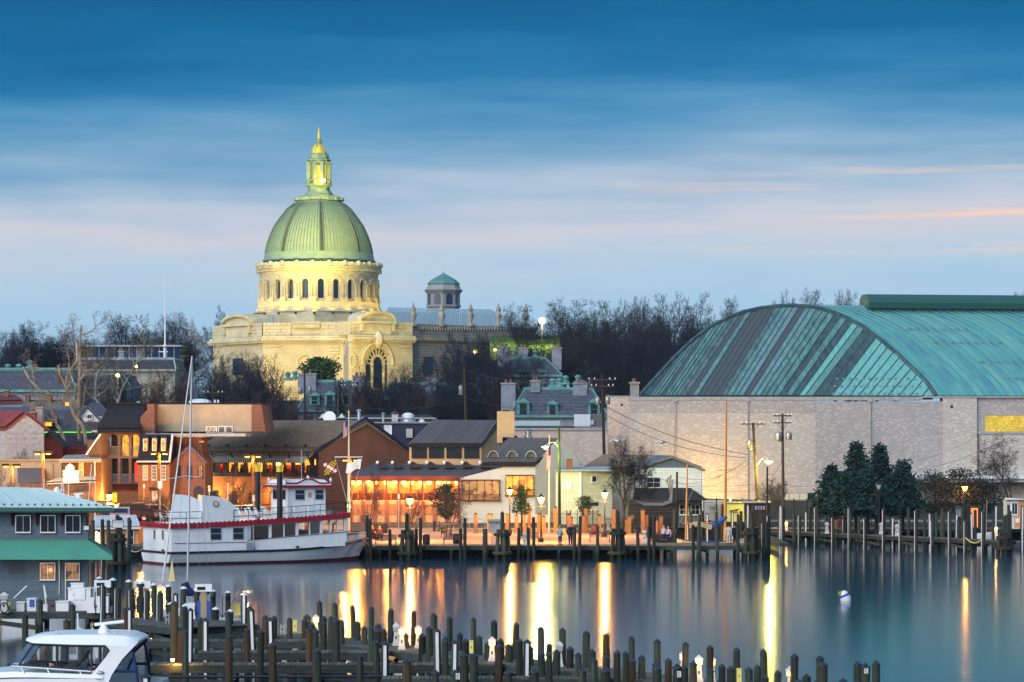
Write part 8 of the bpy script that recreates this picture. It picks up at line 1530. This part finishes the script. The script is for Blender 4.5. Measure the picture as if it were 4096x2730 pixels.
for i in range(13): v = 2264+i*2.3; w.panel(q,36,98,v,v+1.2,0,.06)
w.panel(q,33,101,2260,2263,0,.08); w.panel(q,33,101,2294,2297,0,.08); q.bd('louvre','plastic_grey',o)
MB().path([P(236,2240,HY-.1),P(238,2300,HY-.1),P(236,2380,HY-.1)],.02,4).bd('boat_hook','white_paint',o); MB().path([P(245,2240,HY-.1),P(258,2330,HY-.1)],.02,4).bd('boat_hook','rail_black',o); MB().tube(P(262,2250,HY-.2),P(262,2400,HY-.2),.03,n=5).bd('drain_pipe','white_paint',o); MB().cbox(P(346,2120,HY-.2),.25,.2,.2).bd('security_camera','cap_white',o); lamp('inside_light',P(190,2285,HY-.6),6,(1,.6,.3),.1,o)
# satellite domes and radars showing over the roof: another yacht lies behind
o = thing('motor_yacht','white motor yacht top with radar domes behind the boat house roof','yacht',(X(300,182),182,0)); yb = 182.; rows = []
for k in range(9): f = k/8; x = X(150,yb)+(X(325,yb)-X(150,yb))*f; z = 3.2+.9*math.sin(PI*f)**.5; rows.append([(x,yb-1.6,2.6),(x,yb-1.3,z+1.2),(x,yb+1.3,z+1.2),(x,yb+1.6,2.6)])
MB().grid(rows).bd('flybridge','white_hull',o,smooth=True); rows = []
for k in range(9): f = k/8; x = X(20,yb)+(X(335,yb)-X(20,yb))*f; hw = 2*math.sin(PI*min(1,.2+.7*f)); rows.append([(x,yb-hw,2.6),(x,yb-hw*.8,.3),(x,yb,-.3),(x,yb+hw*.8,.3),(x,yb+hw,2.6)])
MB().grid(rows).bd('hull','white_hull',o,smooth=True)
for u,v,r in ((228,1975,.26),(236,1984,.26)): MB().lathe([(r*.8,-.1),(r,.1),(r*.9,.3),(r*.4,.48),(.02,.52)],P(u,v+6,yb),12).bd('radar_dome','white_hull',o,smooth=True)
for u0,u1,v in ((165,213,1980),(296,332,1979)): MB().tube(P(u0,v,yb),P(u1,v-3,yb),.07,n=8).bd('radar_bar','white_hull',o); MB().lathe([(.3,0),(.2,.2),(.12,.35)],P((u0+u1)/2,v+24,yb),10).bd('radar_base','white_hull',o,smooth=True)
for u,v0,u1 in ((178,1915,172),(254,1930,257),(274,1905,274),(366,1858,354)): MB().tube(P(u,v0,yb),P(u1,2010,yb),.03,n=5).bd('whip_antenna','white_paint',o)
# ---------------------------------------------------------------- fuel dock
def dpt(u,v): Y = YG(v); return V3((X(u,Y),Y))
deck('fuel_dock','timber fuel dock before the boat house',(X(-100,152.8),152.8),(X(425,152.8),152.8),3.6,GZ,.22,posts=2.6,group='marina docks')
deck('fuel_dock','angled timber fuel dock with two pumps',dpt(400,2478),dpt(700,2512),4.6,GZ,.18,posts=2.4,group='marina docks'); deck('fuel_dock','end of the fuel dock with the blue pump',dpt(702,2502),dpt(968,2500),3.4,GZ-.01,.18,posts=1.6,group='marina docks')
def pump(label,u,v,m,h=1.5):
    Y = YG(v); p = V3((X(u,Y),Y,GZ)); o = thing('fuel_pump',label,'fuel pump',p,'fuel pumps'); MB().cbox(p,.62,.42,h*.55).bd('cabinet',m,o); MB().cbox((p.x+.02,p.y-.22,GZ),.3,.04,h*.55).bd('panel','canvas_tan' if m == 'pump_blue' else m,o); MB().cbox((p.x,p.y,GZ+h*.55),.3,.3,h*.3).bd('neck','canvas_tan',o); hd = MB().cbox((p.x,p.y,GZ+h*.85),.85,.45,.36).bd('head','cap_white',o); MB().cbox((p.x-.1,p.y-.23,GZ+h*.85+.08),.4,.03,.16).bd('display','glass_dark',hd); MB().cbox((p.x-.6,p.y,GZ),.4,.35,.8).bd('hose_cabinet','cap_white',o); MB().path([p+V3((-.35,-.2,1.1)),p+V3((-.42,-.25,.5)),p+V3((-.38,-.25,.15)),p+V3((-.3,-.25,.4))],.025,5).bd('hose','rail_black',o)
pump('blue and tan fuel pump at the dock end',815,2477,'pump_blue',1.62); pump('dark blue fuel pump on the angled dock',572,2452,'canvas_navy',1.5); pump('pale fuel pump with white head beside the boat house corner',412,2452,'cap_white',1.55)
# dock clutter before the house
def clutter(nm,label,cat,u0,u1,v0,v1,Y,m,lid=None,d=.7,parts=()):
    o = thing(nm,label,cat,(X((u0+u1)/2,Y),Y,GZ),'fuel dock clutter'); zt = Z(v0,Y); MB().box(X(u0,Y),X(u1,Y),Y,Y+d,GZ,zt-.06).bd('body',m,o); MB().box(X(u0-2,Y),X(u1+2,Y),Y-.04,Y+d+.04,zt-.06,zt).bd('lid',lid or m,o)
    for pn,a,b,c,e,pm in parts: MB().pbox(a,b,c,e,Y-.05,.06).bd(pn,pm,o)
    return o
clutter('ice_freezer','white slanted front ice freezer by the boat house wall','freezer',272,362,2352,2448,153.9,'cap_white',d=1.0,parts=[('door',293,340,2356,2400,'white_paint'),('handle',294,297,2374,2386,'steel')]); clutter('ice_freezer','second white freezer at the house corner','freezer',364,398,2352,2446,154.2,'cap_white',d=1.0); clutter('air_conditioner','grey window air conditioner on top of the freezer','air conditioner',284,333,2332,2351,154.3,'alu',d=.5).location.z += 0
clutter('dock_box','white fibreglass dock box with sloped lid','dock box',223,273,2405,2451,153.4,'cap_white'); clutter('hose_reel','dark grey hose reel box','hose reel',190,220,2398,2451,153.5,'plastic_grey',parts=[('crank',204,214,2420,2428,'rail_black')]); clutter('hose_cabinet','white cabinet with coiled blue hose','cabinet',107,143,2394,2438,153.4,'cap_white',parts=[('hose_coil',118,136,2400,2428,'pump_blue')]); clutter('dock_step','white moulded dock step left of the hose cabinet','dock step',66,97,2408,2452,153.3,'cap_white'); clutter('dock_step','white moulded dock step behind the white rail','dock step',145,190,2420,2452,153.6,'cap_white'); clutter('storage_bin','white cube bin beside the freezers','bin',422,450,2378,2428,152.6,'cap_white'); clutter('bucket','grey lidded pail on the dock','pail',425,450,2426,2456,152.0,'plastic_grey')
o = pedestal('white dock pedestal with coiled black hose at the left edge',17,2455,152.4,1.05,False,.42,'fuel dock clutter'); rr_ = []
for k in range(14): rr_.append(P(17,2432,152)+V3((.22*math.cos(k),0,.28*math.sin(k))))
MB().path(rr_,.03,5).bd('hose_coil','rail_black',o); c = thing('fender','yellow round fender beside the left pedestal','fender',P(32,2425,152.6)); MB().ball(P(32,2420,152.6),.2,10,6,1.2).bd('ball','plastic_yellow',c,smooth=True)
for i,(a,b) in enumerate((((55,2394),(108,2344)),((175,2341),(188,2450)),((186,2392),(176,2342)))): q = tag(MB().tube(P(*a,153.2),P(*b,153.2),.035,n=6).bd('white_pipe','white_paint'),['slanting white pipe at the left dock','white leg of the leaning pipe frame','white brace of the leaning pipe frame'][i],'pipe','white pipes on the dock'); rebase(q,P(*a,153.2))
o = thing('dock_crane','bent white davit beside the cruiser radar','davit',P(338,2560,138)); MB().path([P(310,2455,138),P(314,2512,138),P(368,2543,138)],.05,6).bd('arm','cap_white',o); MB().tube(P(312,2455,138),(X(312,138),138,-1),.04,n=6).bd('post','steel',o)
def ladder(label,u0,u1,v0,v1,Y):
    o = thing('dock_ladder',label,'ladder',P((u0+u1)/2,v1,Y),'dock ladders')
    for u in (u0,u1): MB().path([P(u,v1,Y),P(u,v0+8,Y),P(u+2,v0,Y+.2),P(u+3,v0+6,Y+.4)],.025,5).bd('stile','alu',o)
    for i in range(5): v = v0+10+(v1-v0-12)*i/4; MB().tube(P(u0,v,Y),P(u1,v,Y),.02,n=4).bd('rung','alu',o)
ladder('aluminium ladder at the fuel dock corner',664,676,2452,2536,143.2); ladder('aluminium ladder at the head of the marina walkway',1123,1137,2498,2592,134.8)
# ---------------------------------------------------------------- marina walkway and finger piers
a = dpt(1095,2536); b = dpt(2840,2743); dW = (b-a).normalized(); deck('marina_walkway','long diagonal marina walkway with lit pedestals',(a.x-.3,a.y-.9),(b.x+4*dW.x-.3,b.y+4*dW.y-.9),2.3,GZ,.17,posts=3.0,group='marina docks')
for k,(v,u0,u1,lb) in enumerate(((2562,540,1330,'farthest'),(2607,795,1560,'second farthest'),(2656,540,2010,'middle'),(2711,1530,2440,'nearest'))):
    Y = YG(v); deck('finger_pier','%s of the narrow finger piers in the foreground' % lb,(X(u0,Y),Y-.5),(X(u1,Y),Y-.5),1.1,GZ+.02,.16,posts=3.4,group='finger piers')
Y = 113.; q = tag(MB().tube(P(560,2708,Y),P(1560,2706,Y),.06,n=8).bd('water_pipe','rail_black'),'black water pipe slung below the finger piers','pipe'); rebase(q,P(560,2708,Y)); o = thing('drain_pipe','open clear drain pipe end under the finger pier','pipe',P(1575,2640,119)); MB().tube(P(1562,2634,120),P(1586,2642,117.4),.10,n=12,caps=False).bd('pipe','orange_paint',o); MB().tube(P(1585,2642,117.45),P(1586,2642,117.3),.11,n=12,caps=False).bd('rim','glass_clear',o)
# foreground piles: (u, v top, depth, cap, strip, wood)
def z4(x,y): return 550+x/3.267,2250+y/3.267
def z0_(x,y): return x/3.267,2250+y/3.267
def z5(x,y): return 1000+x/3.922,2370+y/3.922
def z6(x,y): return 1550+x/3.922,2400+y/3.922
def z7(x,y): return 2100+x/2.941,2470+y/2.941
def z8(x,y): return 2800+x/2.941,2500+y/2.941
def lay(cluster,text_,items,group,dia=.29):
    for i,it in enumerate(sorted(items)):
        u,v,Y = it[:3]; k = dict(cap='black'); k.update(it[3] if len(it) > 3 else {}); at = ('white capped ' if k['cap'] == 'white' else '')+('ruled ' if k.get('strip') == 'f' else '')+('brown ' if k.get('m') == 'wood_pile_brown' else '')
        pile(u,v,Y,dia*(.86+.26*R.random()),'%spile, %s from the left %s' % (at,ordn(i+1),text_),group,lean=1,**k)
W_ = dict(cap='white'); WS = dict(cap='white',strip='f'); S_ = dict(strip='f'); SL = dict(strip='l'); BR = dict(m='wood_pile_brown')
back = [z0_(x,y)+(YG(2440+.085*(x/3.267-330)),W_) for x,y in ((1300,178),(1472,197),(1678,220),(1845,243))]+[z4(x,y)+(YG(2452+.12*(x/3.267)/3),W_) for x,y in ((235,262),(415,283),(590,305),(790,325),(990,347),(1180,367))]+[z4(1390,390)+(143.5,WS)]+[z4(640,533)+(149,W_),z4(1028,575)+(146,W_),z4(1225,607)+(143,W_),z4(425,512)+(151,W_)]
lay('fuel','along the outer edge of the fuel dock',back,'piles along the fuel dock')
near = [z0_(x,y)+(Y,k) for x,y,Y,k in ((1343,290,150.3,{}),(1540,310,149,SL),(1725,333,147.8,SL),(1920,355,146.5,SL))]+[z4(295,373)+(145.2,SL),z4(492,397)+(144,S_)]+[z0_(530,480)+(152,{})]; lay('fueln','along the inner edge of the fuel dock',near,'piles along the fuel dock')
left = [z0_(x,y)+(Y,k) for x,y,Y,k in ((325,665,126,{}),(945,540,131,{}),(880,738,128,BR),(605,870,131,{}),(702,888,128,{}),(95,1328,106,{}),(195,1370,112,{}),(20,1480,104,{}),(1340,765,131,{}),(1605,875,127,{}),(1640,592,141,BR),(1692,590,138,S_))]+[z4(125,1447)+(89,S_)]; lay('left','around the white cruiser',left,'piles around the cruiser')
outer = [z5(x,y) for x,y in ((1108,128),(1348,158),(1640,198),(1910,218),(2205,248))]+[z6(x,y) for x,y in ((400,165),(723,205),(980,250),(1365,275),(1688,312),(2002,348))]+[z7(x,y) for x,y in ((195,100),(445,125),(715,158),(960,177),(1268,222),(1565,255),(1865,288),(2180,325))]+[z8(x,y) for x,y in ((433,268),(755,280),(1095,338),(1422,358),(1840,423),(2063,418))]
lay('outer','in the outer row along the walkway',[(u,v,YG(2557+.1314*(u-1418))+.5,BR if i in (5,14,18) else {}) for i,(u,v) in enumerate(outer)],'outer row of marina piles',.27)
mid = [z4(475,507)+(120,BR),z4(622,570)+(134,{}),z4(685,597)+(127,S_),z4(828,720)+(127,{}),z4(890,728)+(124.8,S_),z4(1200,638)+(133.5,{}),z4(555,857)+(119.4,BR),z4(1430,850)+(120,BR),z4(1470,570)+(128.5,BR)]+[z5(x,y)+(Y,k) for x,y,Y,k in ((60,237,126.5,S_),(245,360,126.3,BR),(340,400,122,S_),(375,365,133.4,{}),(620,393,132.8,{}),(865,408,132.6,BR),(905,345,134.5,{}),(965,475,132.2,{}),(930,537,120,BR),(1160,372,133,{}),(1155,452,130,{}),(1260,370,127,{}),(1355,397,120,{}),(1440,425,135,{}),(1452,470,129,{}),(1705,447,131.4,{}),(1800,533,128.6,{}),(1895,530,120,{}),(2005,487,131,{}),(1995,560,126.5,{}),(2095,570,129,BR))]
lay('mid','among the far finger piers',mid,'piles among the far finger piers')
front = [z4(633,880)+(113.5,{}),z4(1193,930)+(111.5,BR)]+[z5(x,y)+(Y,k) for x,y,Y,k in ((150,575,115,{}),(365,780,113,BR),(1015,570,115,{}),(1060,870,112,{}),(1725,965,110,{}),(2000,750,113.5,{}),(2115,765,112.6,S_))]; lay('front','in front of the middle finger pier',front,'nearest foreground piles',.30)
cen = [z6(x,y)+(Y,k) for x,y,Y,k in ((290,525,126.6,BR),(535,527,123.2,{}),(665,415,122.6,{}),(790,445,115.3,S_),(903,572,123.8,{}),(923,615,115,{}),(1042,632,113,S_),(1132,510,126.6,{}),(1217,608,122,{}),(1455,558,122.6,{}),(1568,652,119.6,{}),(1798,602,120,{}),(1735,690,109.5,BR),(1922,690,118.4,{}),(2075,607,116,{}),(2180,620,112.8,S_),(2258,732,116.6,{}))]; lay('cen','along the middle of the walkway',cen,'piles along the middle of the walkway')
low = [z6(x,y)+(Y,k) for x,y,Y,k in ((318,915,106,BR),(727,1100,105,{}),(1080,1097,106,{}),(1212,820,108.8,{}),(1357,835,108.4,{}),(1900,1090,104.5,{}),(2300,1073,105,{}))]+[z7(x,y)+(Y,k) for x,y,Y,k in ((665,598,104.5,{}),(962,585,101.5,{}),(1548,565,100.5,{}),(1795,543,100.8,{}))]; lay('low','in the nearest row at the bottom edge',low,'nearest foreground piles',.31)
rt = [z7(x,y)+(Y,k) for x,y,Y,k in ((280,305,117.6,{}),(365,378,113.4,{}),(520,340,115.6,{}),(203,397,111,{}),(290,408,109.2,{}),(632,413,111,{}),(787,373,113.6,{}),(825,478,107,{}),(940,447,109,{}),(1080,385,109,{}),(1185,395,108,{}),(1255,482,110.2,BR),(1380,443,110.4,{}),(1535,518,107,{}),(1685,480,107.6,BR),(1878,562,104.5,{}),(1985,515,106.6,BR),(2170,597,103,{}),(2315,550,104,{}))]+[z8(x,y)+(Y,k) for x,y,Y,k in ((375,485,102.4,{}),(580,495,102,{}),(672,467,102.8,{}),(758,587,100.6,{}),(912,535,100.2,{}),(1255,578,98.6,{}),(1160,635,96.5,{}),(565,653,97,{}),(1438,432,96,{}),(1680,625,94.5,{}),(1360,660,95.5,{}),(1858,652,93.5,{}),(1940,447,97,{}))]
lay('rt','along the right half of the walkway',rt,'piles along the right half of the walkway')
# paper notices nailed to piles
for i,(u,v,Y) in enumerate((z6(1102,1155)+(105.75,),z7(1812,635)+(100.55,),z8(1954,502)+(96.75,))):
    o = thing('notice','white printed notice on the %s of three signed piles' % ('left','middle','right')[i],'notice',P(u+6,v+24,Y),'notices on piles'); MB().pbox(u-7.5,u+8,v,v+24,Y-.02,.015).bd('sheet','flag_white',o); q = MB()
    for k in range(6): q.pbox(u-5.5,u+(5.5 if k % 2 else 3),v+3+k*3.4,v+4.6+k*3.4,Y-.024,.003)
    q.bd('print_lines','ink',o,kind='stuff')
# pedestals on the walkway
for (zz,x,y,lit,h,lb) in ((z5,1035,690,1,1.0,'lit pedestal at the head of the walkway'),(z6,135,720,0,1.0,'white pedestal left of the lit lamp head pair'),(z6,225,780,1,1.0,'lit pedestal in front of the first pedestal'),(z6,482,760,1,1.0,'brightest round capped lit pedestal on the walkway'),(z6,1640,965,1,1.0,'lit pedestal mid walkway'),(z7,405,580,0,1.0,'unlit pedestal right of the mid walkway'),(z7,950,620,1,1.0,'lit pedestal half behind a pile on the right'),(z7,1862,705,1,1.0,'brightest lit pedestal on the right half'),(z7,2045,760,1,1.0,'lit pedestal with slim white column on the right'),(z7,2195,770,1,1.0,'lit pedestal behind a pile near the right end'),(z8,1060,820,1,1.0,'white pedestal head at the bottom edge')):
    u,v = zz(x,y); pedestal(lb,u,v,YG(v),h,bool(lit),.27,'marina pedestals',power=9)
for i,(zz,x0,x1,y0,y1,Y) in enumerate(((z5,672,732,445,615,132.4),(z6,1285,1345,650,840,121.6),(z8,435,488,522,680,102.0))):
    u0,v0 = zz(x0,y0); u1,v1 = zz(x1,y1); o = thing('dock_locker_box','cream box fixed to the %s pile of the walkway' % ('far','middle','right')[i],'box',P((u0+u1)/2,v1,Y),'cream boxes on piles'); MB().pbox(u0,u1,v0,v1,Y,.22).bd('box','plastic_yellow',o); MB().pbox(u0-1,u1+1,v0-2,v0,Y-.02,.26).bd('lid','plastic_yellow',o); MB().pbox((u0+u1)/2-2,(u0+u1)/2+2,(v0+v1)/2-4,(v0+v1)/2+4,Y-.01,.02).bd('label','ink_red',o)
# low lamp on the finger pier glowing orange
p = P(*z4(458,1275),117.2); o = thing('dock_lamp','glaring orange dock lamp on the middle finger pier','lamp',(p.x,p.y,GZ)); MB().tube((p.x,p.y,GZ),(p.x,p.y,p.z-.05),.03,n=6).bd('stem','rail_black',o); MB().ball(p,.075,10,6).bd('bulb','lamp_hot',o,smooth=True); MB().lathe([(.10,.05),(.02,.12)],p,10).bd('shade','rail_black',o); lamp('light',(p.x+.15,p.y-.12,p.z),70,(1,.45,.06),.06,o)
# ---------------------------------------------------------------- sloop behind the fuel dock
o = thing('sloop','sloop with tall silver mast and navy sail cover behind the fuel dock','sailboat',(X(745,158),158,0)); yb = 158.; rows = []
for k in range(13):
    f = k/12; x = X(640,yb)+(X(850,yb)-X(640,yb))*f; hw = .95*math.sin(PI*min(1,f*.72+.16)) if k else .04; rows.append([(x,yb-hw,1.0-.15*f),(x,yb-hw*.75,.3),(x,yb,-.3),(x,yb+hw*.75,.3),(x,yb+hw,1.0-.15*f)])
MB().grid(rows).bd('hull','white_hull',o,smooth=True); MB().grid([[r[0] for r in rows],[r[4] for r in rows]]).bd('deck','cap_white',o); MB().box(X(735,yb),X(810,yb),yb-.5,yb+.5,.85,1.3).bd('cabin','cap_white',o)
MB().tube((X(748,yb),yb,1.0),P(768,1425,yb),.06,.045,8).bd('mast','spar_alu',o,smooth=True); MB().tube(P(650,2330,yb-.1),P(766,1440,yb-.1),.055,.025,8).bd('furled_jib','flag_white',o,smooth=True); MB().path([P(738,2332,yb),P(745,2350,yb),P(752,2372,yb)],.2,10,.24).bd('sail_cover_luff','canvas_navy',o,smooth=True); MB().path([P(742,2365,yb-.05),P(775,2372,yb-.05),P(838,2366,yb-.05)],.26,10,.14).bd('sail_cover','canvas_navy',o,smooth=True)
MB().tube(P(735,1905,yb-.05),P(800,1910,yb-.05),.03,n=5).tube(P(735,1905,yb-.05),P(668,1918,yb-.05),.03,n=5).bd('spreader','spar_alu',o)
for a in ((700,2380),(800,2380),(835,2360),(868,2380)): MB().tube(P(767,1430,yb),P(*a,yb),.008,n=3).bd('shroud','steel',o)
MB().prism([P(672,2328,yb-.3),P(700,2326,yb-.3),P(688,2238,yb-.3)],(0,.04,0)).bd('small_sail','sail_yellow',o)
# runabout with dark canopy
o = thing('runabout','small runabout with black canopy at the fuel dock end','motorboat',(X(885,150),150,0)); yb = 149.5; rows = []
for k in range(9): f = k/8; x = X(835,yb)+(X(968,yb)-X(835,yb))*f; hw = .9*math.sin(PI*min(1,f*.6+.3)); rows.append([(x,yb-hw,.95),(x,yb-hw*.8,.25),(x,yb,-.1),(x,yb+hw*.8,.25),(x,yb+hw,.95)])
MB().grid(rows).bd('hull','white_hull',o,smooth=True); rows = [[P(835+i*14,2393-9*math.sin(PI*i/8),yb+j) for i in range(9)] for j in (-.8,.8)]; MB().grid(rows).bd('canopy','canvas_navy',o,smooth=True)
for u,v in ((840,2392),(890,2384),(944,2392)): MB().path([P(u,v,yb-.8),P((u+890)/2,2430,yb-.8),P(890,2470,yb-.8)],.02,5).bd('canopy_frame','rail_black',o)
MB().cbox(P(945,2460,yb),.4,.4,.6).bd('outboard','plastic_yellow',o)
# ---------------------------------------------------------------- white hardtop cruiser, close, bottom left
CYY = 96.; o = thing('cabin_cruiser','white hardtop cabin cruiser with radar in the near left corner','cruiser',(X(250,CYY),CYY,0)); k = CYY/F
def cp_(u,v,dy=0): return P(u-20,v,CYY)+V3((0,dy,0))
BW = 1.9
def loft(stations,nm,m,smooth=True,close=True):      # stations: list of (u, [(v, half width)...])
    rows = []
    for u,pr in stations:
        l = [V3((X(u-20,CYY),CYY+BW-hw,Z(v,CYY))) for v,hw in pr]; r = [V3((X(u-20,CYY),CYY+BW+hw,Z(v,CYY))) for v,hw in reversed(pr)]; rows.append(l+r)
    mb = MB().grid(rows)
    if close: mb.add(rows[0],[tuple(range(len(rows[0])))]); mb.add(rows[-1],[tuple(range(len(rows[-1])))])
    return mb.bd(nm,m,o,smooth=smooth)
loft([(-260,[(2760,.1),(2800,.1),(2900,.05)]),(-150,[(2735,1.0),(2800,.9),(2930,.2)]),(0,[(2722,1.6),(2800,1.5),(2960,.5)]),(120,[(2716,1.85),(2800,1.8),(2980,.9)]),(400,[(2716,1.95),(2800,1.9),(2990,1.1)]),(450,[(2740,1.95),(2800,1.9),(2990,1.1)]),(640,[(2748,1.9),(2800,1.85),(2990,1.1)])],'hull','white_hull'); loft([(-200,[(2735,.3),(2722,.25)]),(-60,[(2722,1.2),(2700,1.0)]),(20,[(2715,1.55),(2694,1.45)]),(75,[(2712,1.7),(2690,1.6)]),(160,[(2712,1.75),(2694,1.65)]),(360,[(2716,1.8),(2700,1.7)]),(430,[(2716,1.8),(2706,1.7)])],'foredeck','white_hull')
loft([(108,[(2570,1.15),(2560,1.0)]),(140,[(2577,1.4),(2553,1.15)]),(220,[(2582,1.55),(2546,1.3)]),(330,[(2584,1.6),(2544,1.35)]),(430,[(2586,1.65),(2544,1.4)]),(510,[(2592,1.68),(2548,1.4)]),(552,[(2588,1.6),(2560,1.35)]),(565,[(2575,1.4),(2568,1.3)])],'hardtop','white_hull')
# radar arch: the broad raked white leg each side
for s_,dy in ((-1,BW-1.72),(1,BW+1.62)):
    pl_ = [(440,2584),(520,2586),(560,2582),(505,2640),(465,2700),(450,2735),(350,2735),(400,2680),(445,2625),(458,2605)]; MB().prism([cp_(u,v,dy) for u,v in pl_],(0,.12,0)).bd('arch_leg','white_hull',o)
e = cp_(418,2692,BW-1.76); place(MB().lathe([(.03,0),(.06,.03),(.03,.06)],(0,0,0),8),'emblem','steel',o,e,(rad(90),0,0),(2.2,1,1))
# glazing: clear side panes with black frames
def pane(pts,dy,nm='window_pane'): MB().add([cp_(u,v,dy) for u,v in pts],[tuple(range(len(pts)))]).bd(nm,'glass_clear',o)
for s_,dy in ((0,BW-1.6),(1,BW+1.6)):
    dk_ = dy-.0; sil = [(90,2665),(240,2674),(380,2684)]; pane([(92,2664),(240,2674),(240,2588),(145,2582)],dk_); pane([(245,2674),(378,2684),(380,2586),(245,2588)],dk_); pane([(384,2684),(440,2640),(458,2605),(445,2590),(384,2588)],dk_)
    fr = MB()
    for a,b in (((88,2664),(240,2675)),((240,2675),(385,2685)),((242,2588),(242,2676)),((380,2586),(382,2685)),((146,2580),(90,2664)),((140,2580),(300,2586)),((300,2586),(440,2588)),((440,2588),(456,2600)),((456,2600),(446,2634)),((446,2634),(388,2684))): fr.tube(cp_(*a,dk_-.02),cp_(*b,dk_-.02),.042,n=5)
    fr.bd('window_frame','rail_black',o)
pane([(92,2664),(60,2662),(118,2580),(145,2582)],BW-1.4,'windscreen'); MB().add([cp_(92,2664,BW-1.6),cp_(92,2664,BW+1.6),cp_(145,2582,BW+1.6),cp_(145,2582,BW-1.6)],[(0,1,2,3)]).bd('windscreen','glass_clear',o); fr = MB()
for a in ((96,2666),(200,2672),(330,2680),(385,2684)): fr.tube(cp_(*a,BW-1.62),cp_(a[0]+15,a[1]+28,BW-1.66),.025,n=5)
fr.tube(cp_(60,2668,BW-1.64),cp_(380,2690,BW-1.64),.03,n=5).bd('sill_rail','alu',o); rows = [[cp_(60,2694,BW+t) for t in (-1.6,1.6)],[cp_(380,2712,BW+t) for t in (-1.7,1.7)]]; MB().grid(rows).bd('cabin_floor','white_hull',o)
MB().hexa([cp_(250,2690,BW-.6),cp_(360,2692,BW-.6),cp_(360,2692,BW+.6),cp_(250,2690,BW+.6),cp_(285,2655,BW-.5),cp_(310,2655,BW-.5),cp_(310,2655,BW+.5),cp_(285,2655,BW+.5)]).bd('helm','cap_white',o); rr_ = []
for q_ in range(13): t_ = 2*PI*q_/12; rr_.append(cp_(352,2672,BW-.3)+V3((.05*math.sin(t_),.16*math.cos(t_),.16*math.sin(t_))))
MB().path(rr_,.018,5).bd('steering_wheel','rail_black',o); MB().path([cp_(300,2684,BW-.9),cp_(345,2640,BW-.9),cp_(375,2600,BW-.9)],.05,5).bd('seat_frame','rail_black',o)
# aft enclosure of clear vinyl with black frame
for dy in (BW-1.6,BW+1.6):
    pane([(455,2730),(470,2690),(510,2635),(545,2600),(562,2688),(566,2735)],dy,'vinyl_panel'); fr = MB()
    for a,b in (((448,2735),(465,2692)),((465,2692),(508,2632)),((508,2632),(556,2588)),((544,2600),(562,2690)),((475,2688),(562,2688)),((562,2690),(566,2740))): fr.tube(cp_(*a,dy-.02),cp_(*b,dy-.02),.05,n=5)
    fr.bd('enclosure_frame','canvas_navy',o)
p = cp_(408,2544,BW-.3); MB().lathe([(.2,0),(.17,.12),(.10,.2),(.07,.30)],p,12).bd('radar_base','white_hull',o,smooth=True); MB().tube(cp_(370,2512,BW-.3),cp_(490,2499,BW-.3),.055,n=10).bd('radar_bar','white_hull',o,smooth=True); MB().tube(cp_(390,2545,BW),cp_(394,2350,BW),.018,.01,6).bd('whip_antenna','white_paint',o); MB().tube(cp_(455,2548,BW-.5),cp_(455,2540,BW-.5),.03,n=6).bd('anchor_light','alu',o)
